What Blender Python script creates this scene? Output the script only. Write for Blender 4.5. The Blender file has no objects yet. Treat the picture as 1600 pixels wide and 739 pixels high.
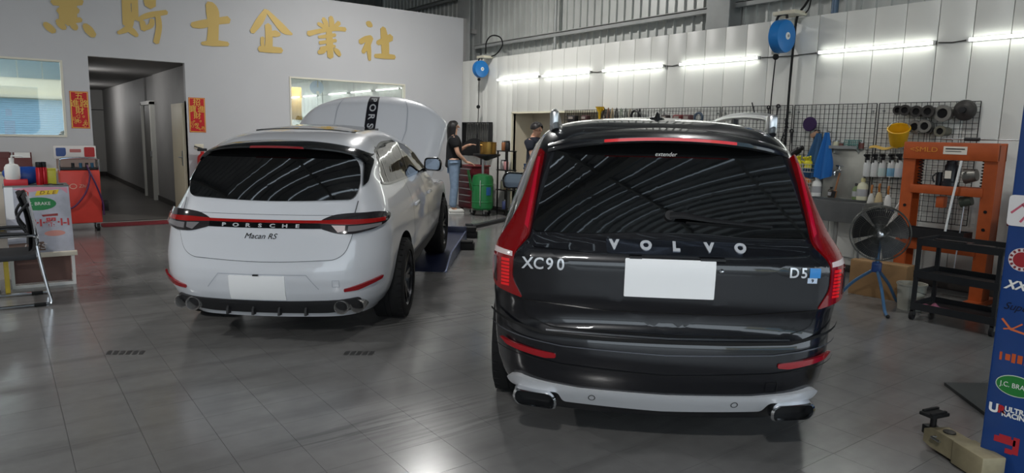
import bpy, bmesh, math, random
import numpy as np
from mathutils import Vector, Matrix

random.seed(7)
scene = bpy.context.scene
COL = scene.collection
PI = math.pi

# ------------------------------------------------------------------ camera
# world: X runs along the lettered back wall, Y along the panelled wall, Z up; the camera stands above the origin
YAW, PITCH, ROLL, FPX, CAMH = math.radians(36.6), math.radians(8.352), math.radians(-1.282), 1083.8, 1.62
cp, sp, cr, sr = math.cos(PITCH), math.sin(PITCH), math.cos(ROLL), math.sin(ROLL)
_right, _down, _fwd = Vector((1, 0, 0)), Vector((0, -sp, -cp)), Vector((0, cp, -sp))
_r2, _d2 = cr*_right + sr*_down, -sr*_right + cr*_down
RZ = Matrix.Rotation(-YAW, 3, 'Z')
CX, CY, CZ = RZ @ _r2, RZ @ _d2, RZ @ _fwd
cam = bpy.data.cameras.new('camera')
cam.sensor_width, cam.lens = 36.0, 36.0*FPX/1600.0
cam.clip_start, cam.clip_end = 0.05, 200
camo = bpy.data.objects.new('camera', cam)
COL.objects.link(camo)
m = Matrix((CX, -CY, -CZ)).transposed().to_4x4()
m.translation = (0, 0, CAMH)
camo.matrix_world = m
scene.camera = camo

# ------------------------------------------------------------------ sky and exposure
w = bpy.data.worlds.new('sky'); scene.world = w; w.use_nodes = True
bg = w.node_tree.nodes['Background']
bg.inputs['Color'].default_value = (0.80, 0.91, 1.0, 1)
bg.inputs['Strength'].default_value = 1.9
scene.view_settings.view_transform = 'Standard'
scene.view_settings.look = 'None'
scene.view_settings.exposure = 0.58
scene.view_settings.gamma = 1.0
scene.view_settings.use_curve_mapping = False

# the wide open front of the building lets the sky in
pl = bpy.data.lights.new('front_opening_portal', 'AREA')
pl.shape, pl.size, pl.size_y = 'RECTANGLE', 17.0, 4.6
pl.cycles.is_portal = True
plo = bpy.data.objects.new('front_opening_portal', pl); COL.objects.link(plo)
plo.location = (-0.3, -6.9, 2.3); plo.rotation_euler = (PI/2, 0, 0)

p2 = bpy.data.lights.new('rooflight_portal', 'AREA')
p2.shape, p2.size, p2.size_y = 'RECTANGLE', 7.4, 8.2
p2.cycles.is_portal = True
p2o = bpy.data.objects.new('rooflight_portal', p2); COL.objects.link(p2o)
p2o.location = (.5, 1.5, 6.42)

# ------------------------------------------------------------------ helpers
def cam2w(X, Y, z=0.0):
    v = RZ @ Vector((X, Y, 0)); return Vector((v.x, v.y, z))
def ray(px, py):
    return CX*((px-800)/FPX) + CY*((py-369.5)/FPX) + CZ
C0 = Vector((0, 0, CAMH))
VB, UR = 13.5, 8.54           # back wall plane (y) and panelled wall plane (x)
def onB(px, py, y=VB):
    d = ray(px, py); return C0 + d*(y/d.y)
def onR(px, py, x=UR):
    d = ray(px, py); return C0 + d*(x/d.x)
def onZ(px, py, z=0.0):
    d = ray(px, py); return C0 + d*((z-CAMH)/d.z)

def s2l(c):
    return tuple((k/255/12.92 if k/255 <= .04045 else ((k/255+.055)/1.055)**2.4) for k in c)

MATS = {}
def mat(name, rgb, rough=0.5, metal=0.0, noise=0.0, nscale=8.0, emit=None, estr=0.0, coat=0.0, spec=0.5, trans=0.0, bump=0.0, bscale=60.0, alpha=1.0, ior=1.45):
    if name in MATS: return MATS[name]
    m = bpy.data.materials.new(name); m.use_nodes = True
    nt = m.node_tree; b = nt.nodes['Principled BSDF']
    col = s2l(rgb)
    b.inputs['Base Color'].default_value = (*col, 1)
    b.inputs['Roughness'].default_value = rough
    b.inputs['Metallic'].default_value = metal
    b.inputs['Specular IOR Level'].default_value = spec
    b.inputs['Coat Weight'].default_value = coat
    b.inputs['Coat Roughness'].default_value = 0.03
    b.inputs['Transmission Weight'].default_value = trans
    b.inputs['IOR'].default_value = ior
    b.inputs['Alpha'].default_value = alpha
    if emit:
        b.inputs['Emission Color'].default_value = (*s2l(emit), 1); b.inputs['Emission Strength'].default_value = estr
    tc = nt.nodes.new('ShaderNodeTexCoord')
    if noise > 0:
        n = nt.nodes.new('ShaderNodeTexNoise'); n.inputs['Scale'].default_value = nscale; n.inputs['Detail'].default_value = 6
        nt.links.new(tc.outputs['Object'], n.inputs['Vector'])
        mr = nt.nodes.new('ShaderNodeMapRange'); mr.inputs['From Min'].default_value = .3; mr.inputs['From Max'].default_value = .7
        mr.inputs['To Min'].default_value = 1-noise; mr.inputs['To Max'].default_value = 1+noise
        nt.links.new(n.outputs['Fac'], mr.inputs['Value'])
        mx = nt.nodes.new('ShaderNodeVectorMath'); mx.operation = 'SCALE'
        mx.inputs[0].default_value = col
        nt.links.new(mr.outputs['Result'], mx.inputs['Scale']); nt.links.new(mx.outputs['Vector'], b.inputs['Base Color'])
    if bump > 0:
        n2 = nt.nodes.new('ShaderNodeTexNoise'); n2.inputs['Scale'].default_value = bscale
        nt.links.new(tc.outputs['Object'], n2.inputs['Vector'])
        bp = nt.nodes.new('ShaderNodeBump'); bp.inputs['Strength'].default_value = bump; bp.inputs['Distance'].default_value = .01
        nt.links.new(n2.outputs['Fac'], bp.inputs['Height']); nt.links.new(bp.outputs['Normal'], b.inputs['Normal'])
    MATS[name] = m
    return m

class MB:
    """collects shapes, builds ONE mesh object"""
    def __init__(s): s.v, s.f, s.sm = [], [], []
    def add(s, vs, fs, smooth=False):
        o = len(s.v); s.v += [tuple(p) for p in vs]; s.f += [tuple(i+o for i in f) for f in fs]; s.sm += [smooth]*len(fs); return s
    def box(s, c, d, rot=None, bev=0.0):
        x, y, z = d[0]/2, d[1]/2, d[2]/2
        if bev <= 0:
            vs = [(a*x, b*y, k*z) for a in (-1, 1) for b in (-1, 1) for k in (-1, 1)]
            fs = [(0,1,3,2), (4,6,7,5), (0,4,5,1), (2,3,7,6), (0,2,6,4), (1,5,7,3)]
            sm = False
        else:
            bm = bmesh.new(); bmesh.ops.create_cube(bm, size=1)
            for v in bm.verts: v.co = Vector((v.co.x*d[0], v.co.y*d[1], v.co.z*d[2]))
            bmesh.ops.bevel(bm, geom=list(bm.edges), offset=min(bev, x*.98, y*.98, z*.98), segments=2, affect='EDGES', profile=.5)
            bm.verts.index_update(); vs = [v.co[:] for v in bm.verts]; fs = [[v.index for v in f.verts] for f in bm.faces]; bm.free(); sm = True
        M = rot.to_matrix() if rot is not None and hasattr(rot, 'to_matrix') else rot
        out = []
        for p in vs:
            p = Vector(p)
            if M is not None: p = M @ p
            out.append(p + Vector(c))
        return s.add(out, fs, sm)
    def lohi(s, lo, hi, bev=0.0):
        return s.box([(a+b)/2 for a, b in zip(lo, hi)], [abs(b-a) for a, b in zip(lo, hi)], None, bev)
    def cyl(s, p0, p1, r0, r1=None, n=14, cap=True, smooth=True):
        r1 = r0 if r1 is None else r1
        p0, p1 = Vector(p0), Vector(p1); a = (p1-p0)
        if a.length < 1e-9: return s
        a.normalize(); u = a.orthogonal().normalized(); w_ = a.cross(u)
        vs = []
        for k in range(n):
            t = 2*PI*k/n; d = u*math.cos(t) + w_*math.sin(t)
            vs += [p0+d*r0, p1+d*r1]
        fs = [(2*k, 2*((k+1) % n), 2*((k+1) % n)+1, 2*k+1) for k in range(n)]
        s.add(vs, fs, smooth)
        if cap:
            o = len(s.v)-2*n
            s.f.append(tuple(o+2*k for k in range(n))[::-1]); s.sm.append(False)
            s.f.append(tuple(o+2*k+1 for k in range(n))); s.sm.append(False)
        return s
    def tube(s, path, r, n=8, closed=False, smooth=True, flat=1.0):
        P = [Vector(p) for p in path]; N = len(P); rr = r if isinstance(r, (list, tuple)) else [r]*N
        prev = None; vs = []
        for i in range(N):
            if closed: t = P[(i+1) % N]-P[i-1]
            else: t = P[min(i+1, N-1)]-P[max(i-1, 0)]
            if t.length < 1e-9: t = Vector((0, 0, 1))
            t.normalize()
            if prev is None: u = t.orthogonal().normalized()
            else:
                u = prev - t*prev.dot(t); u = u.normalized() if u.length > 1e-6 else t.orthogonal().normalized()
            prev = u; w_ = t.cross(u)
            for k in range(n):
                a = 2*PI*k/n; vs.append(P[i] + u*(math.cos(a)*rr[i]) + w_*(math.sin(a)*rr[i]*flat))
        fs = []
        for i in range(N if closed else N-1):
            j = (i+1) % N
            for k in range(n): fs.append((i*n+k, i*n+(k+1) % n, j*n+(k+1) % n, j*n+k))
        s.add(vs, fs, smooth)
        if not closed:
            o = len(s.v)-len(vs)
            s.f.append(tuple(o+k for k in range(n))[::-1]); s.sm.append(False)
            s.f.append(tuple(o+(N-1)*n+k for k in range(n))); s.sm.append(False)
        return s
    def lathe(s, prof, c=(0, 0, 0), axis='Z', n=24, smooth=True, M=None):
        """prof: (r, h) pairs along axis"""
        vs, fs = [], []; c = Vector(c)
        for r, h in prof:
            for k in range(n):
                a = 2*PI*k/n; q = (max(r, 1e-5)*math.cos(a), max(r, 1e-5)*math.sin(a), h)
                if axis == 'X': q = (q[2], q[0], q[1])
                elif axis == 'Y': q = (q[0], q[2], -q[1])
                q = Vector(q)
                if M is not None: q = M @ q
                vs.append(c+q)
        for i in range(len(prof)-1):
            for k in range(n): fs.append((i*n+k, i*n+(k+1) % n, (i+1)*n+(k+1) % n, (i+1)*n+k))
        return s.add(vs, fs, smooth)
    def sphere(s, c, r, n=14, m=10, sc=(1, 1, 1), M=None):
        vs, fs = [], []
        for i in range(m+1):
            th = PI*i/m
            for k in range(n):
                a = 2*PI*k/n
                q = Vector((r*sc[0]*math.sin(th)*math.cos(a), r*sc[1]*math.sin(th)*math.sin(a), r*sc[2]*math.cos(th)))
                if M is not None: q = M @ q
                vs.append(Vector(c)+q)
        for i in range(m):
            for k in range(n): fs.append((i*n+k, (i+1)*n+k, (i+1)*n+(k+1) % n, i*n+(k+1) % n))
        return s.add(vs, fs, True)
    def prism(s, poly, f0, f1, smooth=False):
        """poly: 2D points; f0, f1 map (a, b) to 3D for the two faces"""
        n = len(poly); vs = [f0(*p) for p in poly] + [f1(*p) for p in poly]
        fs = [tuple(range(n))[::-1], tuple(range(n, 2*n))] + [(k, (k+1) % n, n+(k+1) % n, n+k) for k in range(n)]
        return s.add(vs, fs, smooth)
    def grid(s, fn, nu, nv, smooth=True, thick=None):
        vs = [fn(i/nu, j/nv) for i in range(nu+1) for j in range(nv+1)]
        fs = [(i*(nv+1)+j, (i+1)*(nv+1)+j, (i+1)*(nv+1)+j+1, i*(nv+1)+j+1) for i in range(nu) for j in range(nv)]
        return s.add(vs, fs, smooth)
    def data(s, name, mats, sharp=None, fixn=True, merge=False):
        me = bpy.data.meshes.new(name); me.from_pydata([tuple(p) for p in s.v], [], s.f)
        me.polygons.foreach_set('use_smooth', s.sm)
        if fixn or merge:
            bm = bmesh.new(); bm.from_mesh(me)
            if merge: bmesh.ops.remove_doubles(bm, verts=bm.verts, dist=1e-5)
            if fixn: bmesh.ops.recalc_face_normals(bm, faces=bm.faces)
            bm.to_mesh(me); bm.free()
        for mm in (mats if isinstance(mats, (list, tuple)) else [mats]): me.materials.append(mm)
        if sharp: me.set_sharp_from_angle(angle=math.radians(sharp))
        me.update(); return me
    def build(s, name, m_, parent=None, sharp=40, fixn=True, merge=False):
        return link(name, s.data(name, m_, sharp, fixn, merge), parent)

def link(name, me, parent=None):
    o = bpy.data.objects.new(name, me); COL.objects.link(o)
    if parent is not None: o.parent = parent
    return o
def tag(o, label=None, cat=None, group=None, kind=None):
    if label: o['label'] = label
    if cat: o['category'] = cat
    if group: o['group'] = group
    if kind: o['kind'] = kind
    return o
def thing(name, label, cat, loc=(0, 0, 0), rz=0.0, group=None, rot=None):
    o = bpy.data.objects.new(name, None); COL.objects.link(o)
    o.empty_display_size = .1
    o.location = loc; o.rotation_euler = rot if rot is not None else (0, 0, rz)
    return tag(o, label, cat, group)
def solo(name, mb, m_, label, cat, loc=(0, 0, 0), rz=0.0, group=None, rot=None, sharp=40):
    o = mb.build(name, m_, None, sharp); o.location = loc; o.rotation_euler = rot if rot is not None else (0, 0, rz)
    return tag(o, label, cat, group)
def structure(name, mb, m_, label=None, cat=None, sharp=40):
    o = mb.build(name, m_, None, sharp); return tag(o, label, cat, None, 'structure')
RW = -PI/2       # things on the panelled wall: local x runs to the viewer's right along it, local y into it

def text_mesh(body, size=1.0, extrude=0.0, shear=0.0, offset=0.0, spacing=1.0, align='CENTER'):
    cu = bpy.data.curves.new('t', 'FONT'); cu.body = body; cu.size = size; cu.extrude = extrude; cu.shear = shear
    cu.offset = offset; cu.space_character = spacing; cu.align_x = align; cu.align_y = 'CENTER'; cu.resolution_u = 4
    ob = bpy.data.objects.new('t', cu); COL.objects.link(ob)
    bpy.context.view_layer.update()
    me = bpy.data.meshes.new_from_object(ob.evaluated_get(bpy.context.evaluated_depsgraph_get()))
    vs = [v.co.copy() for v in me.vertices]; fs = [tuple(p.vertices) for p in me.polygons]
    bpy.data.objects.remove(ob); bpy.data.curves.remove(cu); bpy.data.meshes.remove(me)
    return vs, fs
def text_on(mb, body, F, x0, z0, size, off=.001, extrude=.0015, wide=1.0, rot=0.0, **k):
    """lay lettering on a surface F(x, z) -> (point, normal)"""
    vs, fs = text_mesh(body, size, extrude, **k); c_, s_ = math.cos(rot), math.sin(rot)
    out = []
    for v in vs:
        x, z = v.x*wide, v.y
        p, n = F(x0 + c_*x - s_*z, z0 + s_*x + c_*z); out.append(p + n*(off+extrude+v.z))
    return mb.add(out, fs, False)

def round_poly(pts, r, n=4):
    out = []; N = len(pts)
    rs = r if isinstance(r, (list, tuple)) else [r]*N
    for i in range(N):
        p, a, b = Vector((*pts[i], 0)), Vector((*pts[i-1], 0)), Vector((*pts[(i+1) % N], 0))
        d0, d1 = (a-p), (b-p); k = min(rs[i], d0.length*.48, d1.length*.48)
        if k < 1e-6: out.append((p.x, p.y)); continue
        q0, q1 = p+d0.normalized()*k, p+d1.normalized()*k
        for j in range(n+1):
            t = j/n; q = q0*(1-t)**2 + p*2*t*(1-t) + q1*t*t; out.append((q.x, q.y))
    return out
def cut_poly(poly, step):
    bm = bmesh.new(); vs = [bm.verts.new((p[0], p[1], 0)) for p in poly]; bm.faces.new(vs)
    xs = [p[0] for p in poly]; ys = [p[1] for p in poly]
    bmesh.ops.triangulate(bm, faces=list(bm.faces))
    bmesh.ops.dissolve_limit(bm, angle_limit=.001, verts=bm.verts, edges=bm.edges) if False else None
    sx, sy = step if isinstance(step, tuple) else (step, step)
    for k in range(int(math.ceil(min(xs)/sx)), int(math.floor(max(xs)/sx))+1):
        bmesh.ops.bisect_plane(bm, geom=bm.verts[:]+bm.edges[:]+bm.faces[:], plane_co=(k*sx, 0, 0), plane_no=(1, 0, 0), dist=1e-6)
    for k in range(int(math.ceil(min(ys)/sy)), int(math.floor(max(ys)/sy))+1):
        bmesh.ops.bisect_plane(bm, geom=bm.verts[:]+bm.edges[:]+bm.faces[:], plane_co=(0, k*sy, 0), plane_no=(0, 1, 0), dist=1e-6)
    bm.verts.index_update()
    V = [(v.co.x, v.co.y) for v in bm.verts]; Fs = [tuple(v.index for v in f.verts) for f in bm.faces]
    bd = []
    for e in bm.edges:
        if len(e.link_faces) == 1:
            f = e.link_faces[0]; l = [x for x in f.loops if x.edge == e][0]
            bd.append((l.vert.index, l.link_loop_next.vert.index))
    bm.free(); return V, Fs, bd
def patch(mb, poly, F, off=.004, base=-.004, step=.03):
    """a plate that follows surface F, with its own edge"""
    V, Fs, bd = cut_poly(poly, step)
    P = [F(*p) for p in V]
    top = [p+n*off for p, n in P]
    mb.add(top, Fs, True)
    o = len(mb.v)-len(top)
    low = {}
    for a, b in bd:
        for k in (a, b):
            if k not in low: low[k] = len(mb.v); p, n = P[k]; mb.v.append(tuple(p+n*base))
        mb.f.append((o+b, o+a, low[a], low[b])); mb.sm.append(False)
    return mb
def dense(path, step):
    out = []
    for a, b in zip(path[:-1], path[1:]):
        n = max(1, int(math.hypot(b[0]-a[0], b[1]-a[1])/step))
        out += [(a[0]+(b[0]-a[0])*k/n, a[1]+(b[1]-a[1])*k/n) for k in range(n)]
    return out+[path[-1]]
def smooth_path(pts, n=6):
    out = []; P = [Vector(p) for p in pts]
    for i in range(len(P)-1):
        p0, p1, p2, p3 = P[max(i-1, 0)], P[i], P[i+1], P[min(i+2, len(P)-1)]
        for k in range(n):
            t = k/n
            out.append(.5*((2*p1)+(p2-p0)*t+(2*p0-5*p1+4*p2-p3)*t*t+(3*p1-p0-3*p2+p3)*t**3))
    return out+[P[-1]]
def ribbon(mb, path, F, width=.006, off=.002, step=.03):
    P = dense(path, step); vs = []
    for i, p in enumerate(P):
        a, b = P[max(i-1, 0)], P[min(i+1, len(P)-1)]
        t = Vector((b[0]-a[0], b[1]-a[1])); t = t.normalized() if t.length > 0 else Vector((1, 0)); nn = (-t.y, t.x)
        for s_ in (-.5, .5):
            q, n = F(p[0]+nn[0]*width*s_, p[1]+nn[1]*width*s_); vs.append(q+n*off)
    return mb.add(vs, [(2*i, 2*i+1, 2*i+3, 2*i+2) for i in range(len(P)-1)], True)
def plane_F(O, ex, ez, n):
    O, ex, ez, n = Vector(O), Vector(ex), Vector(ez), Vector(n)
    return lambda x, z: (O+ex*x+ez*z, n)
# ------------------------------------------------------------------ materials of the room
def floor_mat():
    m = bpy.data.materials.new('floor_tile_grey'); m.use_nodes = True; nt = m.node_tree; b = nt.nodes['Principled BSDF']
    g = nt.nodes.new('ShaderNodeNewGeometry')
    def noise(scale, detail, sx=1, sy=1, rot=0.0):
        mp = nt.nodes.new('ShaderNodeMapping'); mp.inputs['Scale'].default_value = (sx, sy, 1); mp.inputs['Rotation'].default_value = (0, 0, rot)
        nt.links.new(g.outputs['Position'], mp.inputs['Vector'])
        n = nt.nodes.new('ShaderNodeTexNoise'); n.inputs['Scale'].default_value = scale; n.inputs['Detail'].default_value = detail
        nt.links.new(mp.outputs['Vector'], n.inputs['Vector']); return n
    n1, n2, n3 = noise(.9, 5), noise(9, 6, 1, 1), noise(3.2, 6, .25, 1.6, .1)
    def rng(n, a, b_, lo=.3, hi=.7):
        r = nt.nodes.new('ShaderNodeMapRange'); r.inputs['From Min'].default_value = lo; r.inputs['From Max'].default_value = hi
        r.inputs['To Min'].default_value = a; r.inputs['To Max'].default_value = b_
        nt.links.new(n.outputs['Fac'], r.inputs['Value']); return r
    def mul(a, c):
        k = nt.nodes.new('ShaderNodeMath'); k.operation = 'MULTIPLY'
        nt.links.new(a.outputs[0], k.inputs[0]); nt.links.new(c.outputs[0], k.inputs[1]); return k
    f = mul(mul(rng(n1, .86, 1.12), rng(n2, .94, 1.06)), rng(n3, .80, 1.08, .28, .5))
    # tyre scuffs left where cars turn in
    n4 = noise(5, 8, .35, 6, .0)
    for (cu, cv, ru, rv) in ((1.75, 3.40, .75, .20), (1.95, 3.12, .5, .14), (3.0, 5.2, .8, .25)):
        sub = nt.nodes.new('ShaderNodeVectorMath'); sub.operation = 'SUBTRACT'; sub.inputs[1].default_value = (cu, cv, 0); nt.links.new(g.outputs['Position'], sub.inputs[0])
        dv = nt.nodes.new('ShaderNodeVectorMath'); dv.operation = 'DIVIDE'; dv.inputs[1].default_value = (ru, rv, 1); nt.links.new(sub.outputs['Vector'], dv.inputs[0])
        ln = nt.nodes.new('ShaderNodeVectorMath'); ln.operation = 'LENGTH'; nt.links.new(dv.outputs['Vector'], ln.inputs[0])
        mk = nt.nodes.new('ShaderNodeMapRange'); mk.inputs['From Min'].default_value = 1.0; mk.inputs['From Max'].default_value = .45; nt.links.new(ln.outputs['Value'], mk.inputs['Value'])
        st = rng(n4, 0, .42, .46, .56)
        a1 = mul(mk, st); sb = nt.nodes.new('ShaderNodeMath'); sb.operation = 'SUBTRACT'; sb.inputs[0].default_value = 1; nt.links.new(a1.outputs[0], sb.inputs[1])
        f = mul(f, sb)
    vm = nt.nodes.new('ShaderNodeVectorMath'); vm.operation = 'SCALE'; vm.inputs[0].default_value = s2l((114, 113, 112))
    nt.links.new(f.outputs[0], vm.inputs['Scale']); nt.links.new(vm.outputs['Vector'], b.inputs['Base Color'])
    r = rng(n1, .15, .25); nt.links.new(r.outputs[0], b.inputs['Roughness'])
    b.inputs['Specular IOR Level'].default_value = .55
    return m
M_floor = floor_mat()
M_grout = mat('floor_grout', (92, 91, 90), .5)
M_wallB = mat('painted_grey_wall', (199, 199, 201), .6, noise=.03, nscale=.7)
M_panel = mat('white_wall_panel', (222, 222, 216), .38, noise=.03, nscale=1.5)
M_joint = mat('panel_joint_dark', (70, 68, 64), .7)
M_siding = mat('metal_siding_grey', (196, 198, 194), .45, .3, noise=.08, nscale=2)
M_roof = mat('metal_roof_sheet', (176, 180, 184), .28, .8, noise=.1, nscale=2)
M_steel = mat('painted_steel_grey', (160, 162, 160), .5, .2, noise=.08, nscale=4)
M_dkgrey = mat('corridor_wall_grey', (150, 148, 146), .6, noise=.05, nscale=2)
M_beige = mat('beige_recess', (214, 204, 182), .6)
M_skirt = mat('dark_skirting', (62, 58, 56), .5)
M_white = mat('white_paint', (230, 230, 226), .45)
M_cream = mat('cream_office_wall', (232, 230, 222), .55)
M_black = mat('black_plastic', (26, 26, 28), .45)
M_rubber = mat('black_rubber', (22, 22, 23), .8)
M_chrome = mat('chrome', (220, 222, 225), .08, 1.0)
M_alu = mat('brushed_aluminium', (190, 192, 194), .28, 1.0)
M_stain = mat('stainless_steel', (170, 172, 172), .3, 1.0, noise=.1, nscale=6)
M_gold = mat('gold_vinyl_letter', (206, 176, 104), .42, .15)

def glass_mix(name, refl, tint=(225, 235, 238)):
    m = bpy.data.materials.new(name); m.use_nodes = True; nt = m.node_tree
    nt.nodes.remove(nt.nodes['Principled BSDF'])
    gl = nt.nodes.new('ShaderNodeBsdfGlossy'); gl.inputs['Roughness'].default_value = .015
    tr = nt.nodes.new('ShaderNodeBsdfTransparent'); tr.inputs['Color'].default_value = (*s2l(tint), 1)
    mx = nt.nodes.new('ShaderNodeMixShader'); mx.inputs['Fac'].default_value = refl
    nt.links.new(tr.outputs[0], mx.inputs[1]); nt.links.new(gl.outputs[0], mx.inputs[2])
    nt.links.new(mx.outputs[0], nt.nodes['Material Output'].inputs['Surface'])
    return m
M_coated = glass_mix('coated_window_glass', .36)

# ------------------------------------------------------------------ floor: dark grout bed and grey tiles
TS, TU0, TV0 = .323, .2, 3.36
fl = structure('floor', MB().lohi((-9, -7, -.12), (9.9, 26.2, -.004)), M_grout, 'polished grey tiled workshop floor', 'floor')
gap = .002
tme = MB().lohi((gap/2, gap/2, -.006), (TS-gap/2, TS-gap/2, 0)).data('tile', M_floor)
def inframe(p):
    d = Vector(p)-C0; z = d.dot(CZ)
    if z < .3: return None
    x, y = 800+FPX*d.dot(CX)/z, 369.5+FPX*d.dot(CY)/z
    return z if -20 < x < 1620 and y < 760 else None
cells, rest = [], MB()
for i in range(-28, 26):
    for j in range(-17, 32):
        a, b = TU0+i*TS, TV0+j*TS
        if a < -8.99 or a+TS > 8.56 or b < -2.2 or b > 13.5: continue
        zs = inframe((a+TS/2, b+TS/2, 0))
        cells.append((zs if zs else 99+b, a, b, zs is not None))
cells.sort()
for k, (zs, a, b, vis) in enumerate(cells):
    if k < 300 and vis:
        o = link('tile', tme, fl); o.location = (a, b, 0)
    else:
        rest.add([(a+gap/2, b+gap/2, 0), (a+TS-gap/2, b+gap/2, 0), (a+TS-gap/2, min(b+TS, 13.55)-gap/2, 0), (a+gap/2, min(b+TS, 13.55)-gap/2, 0)], [(0, 1, 2, 3)])
tag(rest.build('tile_field', M_floor, fl, fixn=False), kind='stuff')
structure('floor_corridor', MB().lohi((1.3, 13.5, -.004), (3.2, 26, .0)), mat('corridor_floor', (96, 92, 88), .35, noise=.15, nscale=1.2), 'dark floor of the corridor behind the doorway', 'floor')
structure('ground_outside', MB().lohi((-40, -60, -.2), (40, -7, -.02)), mat('concrete_apron', (150, 150, 146), .8, noise=.1, nscale=1), 'concrete apron in front of the workshop', 'ground')

# ------------------------------------------------------------------ back wall with doorway and two windows
DU0, DU1, DZ = 1.31, 2.77, 2.74
W1 = (-1.35, .95, 1.42, 2.64); W2 = (4.62, 7.10, 1.42, 2.63); TOPB = 4.15
mb = MB(); y0, y1 = VB, VB+.14
for (a, b, c, d) in ((-9, W1[0], 0, TOPB), (W1[0], W1[1], 0, W1[2]), (W1[0], W1[1], W1[3], TOPB), (W1[1], DU0, 0, TOPB), (DU0, DU1, DZ, TOPB),
                     (DU1, W2[0], 0, TOPB), (W2[0], W2[1], 0, W2[2]), (W2[0], W2[1], W2[3], TOPB), (W2[1], UR+.01, 0, TOPB)):
    mb.lohi((a, y0, c), (b, y1, d))
wb = structure('wall_back', mb, M_wallB, 'light grey wall with gold lettering, a doorway and two windows', 'wall')
# rooms behind the wall
mb = MB()
mb.lohi((-9, y1+3.2, 0), (1.2, y1+3.3, 3.0)); mb.lohi((1.2, y1, 0), (1.3, y1+3.3, 3.0)); mb.lohi((-9, y1, 2.95), (1.2, y1+3.3, 3.05))
structure('wall_office', mb, M_cream, 'pale wall of the office behind the wide window', 'wall')
mb = MB()
mb.lohi((3.35, y1+2.6, 0), (UR, y1+2.7, 3.0)); mb.lohi((3.25, y1, 0), (3.35, y1+2.7, 3.0)); mb.lohi((3.35, y1, 2.95), (UR+.01, y1+2.7, 3.05)); mb.lohi((UR, y1, 0), (UR+.1, y1+2.7, 3.05))
structure('wall_store', mb, M_cream, 'pale wall of the room behind the far window', 'wall')
def room_fill_lamp(name, label, lo, hi, power):  # added lamp that brightens a room behind the windows
    L = bpy.data.lights.new(name, 'AREA'); L.shape = 'RECTANGLE'; L.size, L.size_y = hi[0]-lo[0]-.04, hi[1]-lo[1]-.04; L.energy = power; L.color = (1, .98, .94)
    t = thing(name, label, 'added light', ((lo[0]+hi[0])/2, (lo[1]+hi[1])/2, lo[2]))
    dx, dy = (hi[0]-lo[0])/2, (hi[1]-lo[1])/2
    MB().lohi((-dx, -dy, .02), (dx, dy, .06)).build('lamp_housing', M_white, t)
    MB().lohi((-dx+.02, -dy+.02, .01), (dx-.02, dy-.02, .02)).build('diffuser', mat('fill_lamp_diffuser', (255, 255, 250), .5, emit=(255, 253, 246), estr=4), t)
    lo_ = bpy.data.objects.new(name+'_light', L); COL.objects.link(lo_); lo_.parent = t; lo_.location = (0, 0, -.01)
room_fill_lamp('office_fill_lamp', 'added flat fill lamp in the office behind the wide window', (-2.2, 15.0, 2.88), (.3, 15.6, 2.95), 70)
room_fill_lamp('store_fill_lamp', 'added flat fill lamp in the room behind the far window', (4.6, 14.6, 2.88), (6.8, 15.2, 2.95), 60)
for v_, pw, lb in ((16.5, 6, 'added fill lamp hidden in the corridor nearer the doorway'), (22.5, 14, 'added fill lamp hidden at the far end of the corridor')):  # fill lamps added out of view to lift the dark corridor
    t = thing('corridor_fill_lamp', lb, 'lamp', (1.31, v_, 2.3), group='added corridor fill lamps')
    MB().lohi((0, -.3, -.06), (.03, .3, .06)).build('lamp_housing', M_white, t); MB().cyl((.045, -.28, 0), (.045, .28, 0), .018).build('glow_tube', mat('corridor_fill_glow', (255, 255, 250), .5, emit=(255, 250, 240), estr=3), t)
    L = bpy.data.lights.new('corridor_fill_light', 'AREA'); L.shape = 'RECTANGLE'; L.size, L.size_y = .08, .56; L.energy = pw
    o = bpy.data.objects.new('corridor_fill_light', L); COL.objects.link(o); o.parent = t; o.location = (.08, 0, 0); o.rotation_euler = (0, -PI/2, 0)
# corridor
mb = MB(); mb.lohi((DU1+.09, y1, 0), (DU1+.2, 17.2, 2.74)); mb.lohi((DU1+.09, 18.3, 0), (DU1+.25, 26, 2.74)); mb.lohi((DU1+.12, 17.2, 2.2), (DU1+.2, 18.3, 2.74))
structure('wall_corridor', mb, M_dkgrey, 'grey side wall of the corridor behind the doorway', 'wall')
mb = MB(); mb.lohi((1.2, 26, 0), (3.2, 26.1, 2.74)); mb.lohi((1.2, y1, 0), (1.31, 26, 2.74))
structure('wall_corridor_end', mb, mat('corridor_end_panel', (196, 194, 190), .6), 'pale panelled end wall of the corridor', 'wall')
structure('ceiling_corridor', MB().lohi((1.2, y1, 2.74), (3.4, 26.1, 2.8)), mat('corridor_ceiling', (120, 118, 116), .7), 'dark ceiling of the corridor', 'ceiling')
mb = MB(); mb.lohi((DU1+.07, y1, 0), (DU1+.09, 17.2, .11)); mb.lohi((DU1+.07, 18.3, 0), (DU1+.09, 26, .11)); mb.lohi((1.3, 25.97, 0), (2.9, 26, .14))
structure('baseboard_corridor', mb, M_skirt, 'dark skirting along the corridor', 'baseboard')
mb = MB()
for u in (2.05, 2.42): mb.lohi((u-.008, 25.985, .14), (u+.008, 26, 2.74))
mb.lohi((1.3, 25.98, 2.1), (2.9, 26, 2.125))
structure('trim_1', mb, M_joint, 'dark joints of the corridor end wall', 'trim')
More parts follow.
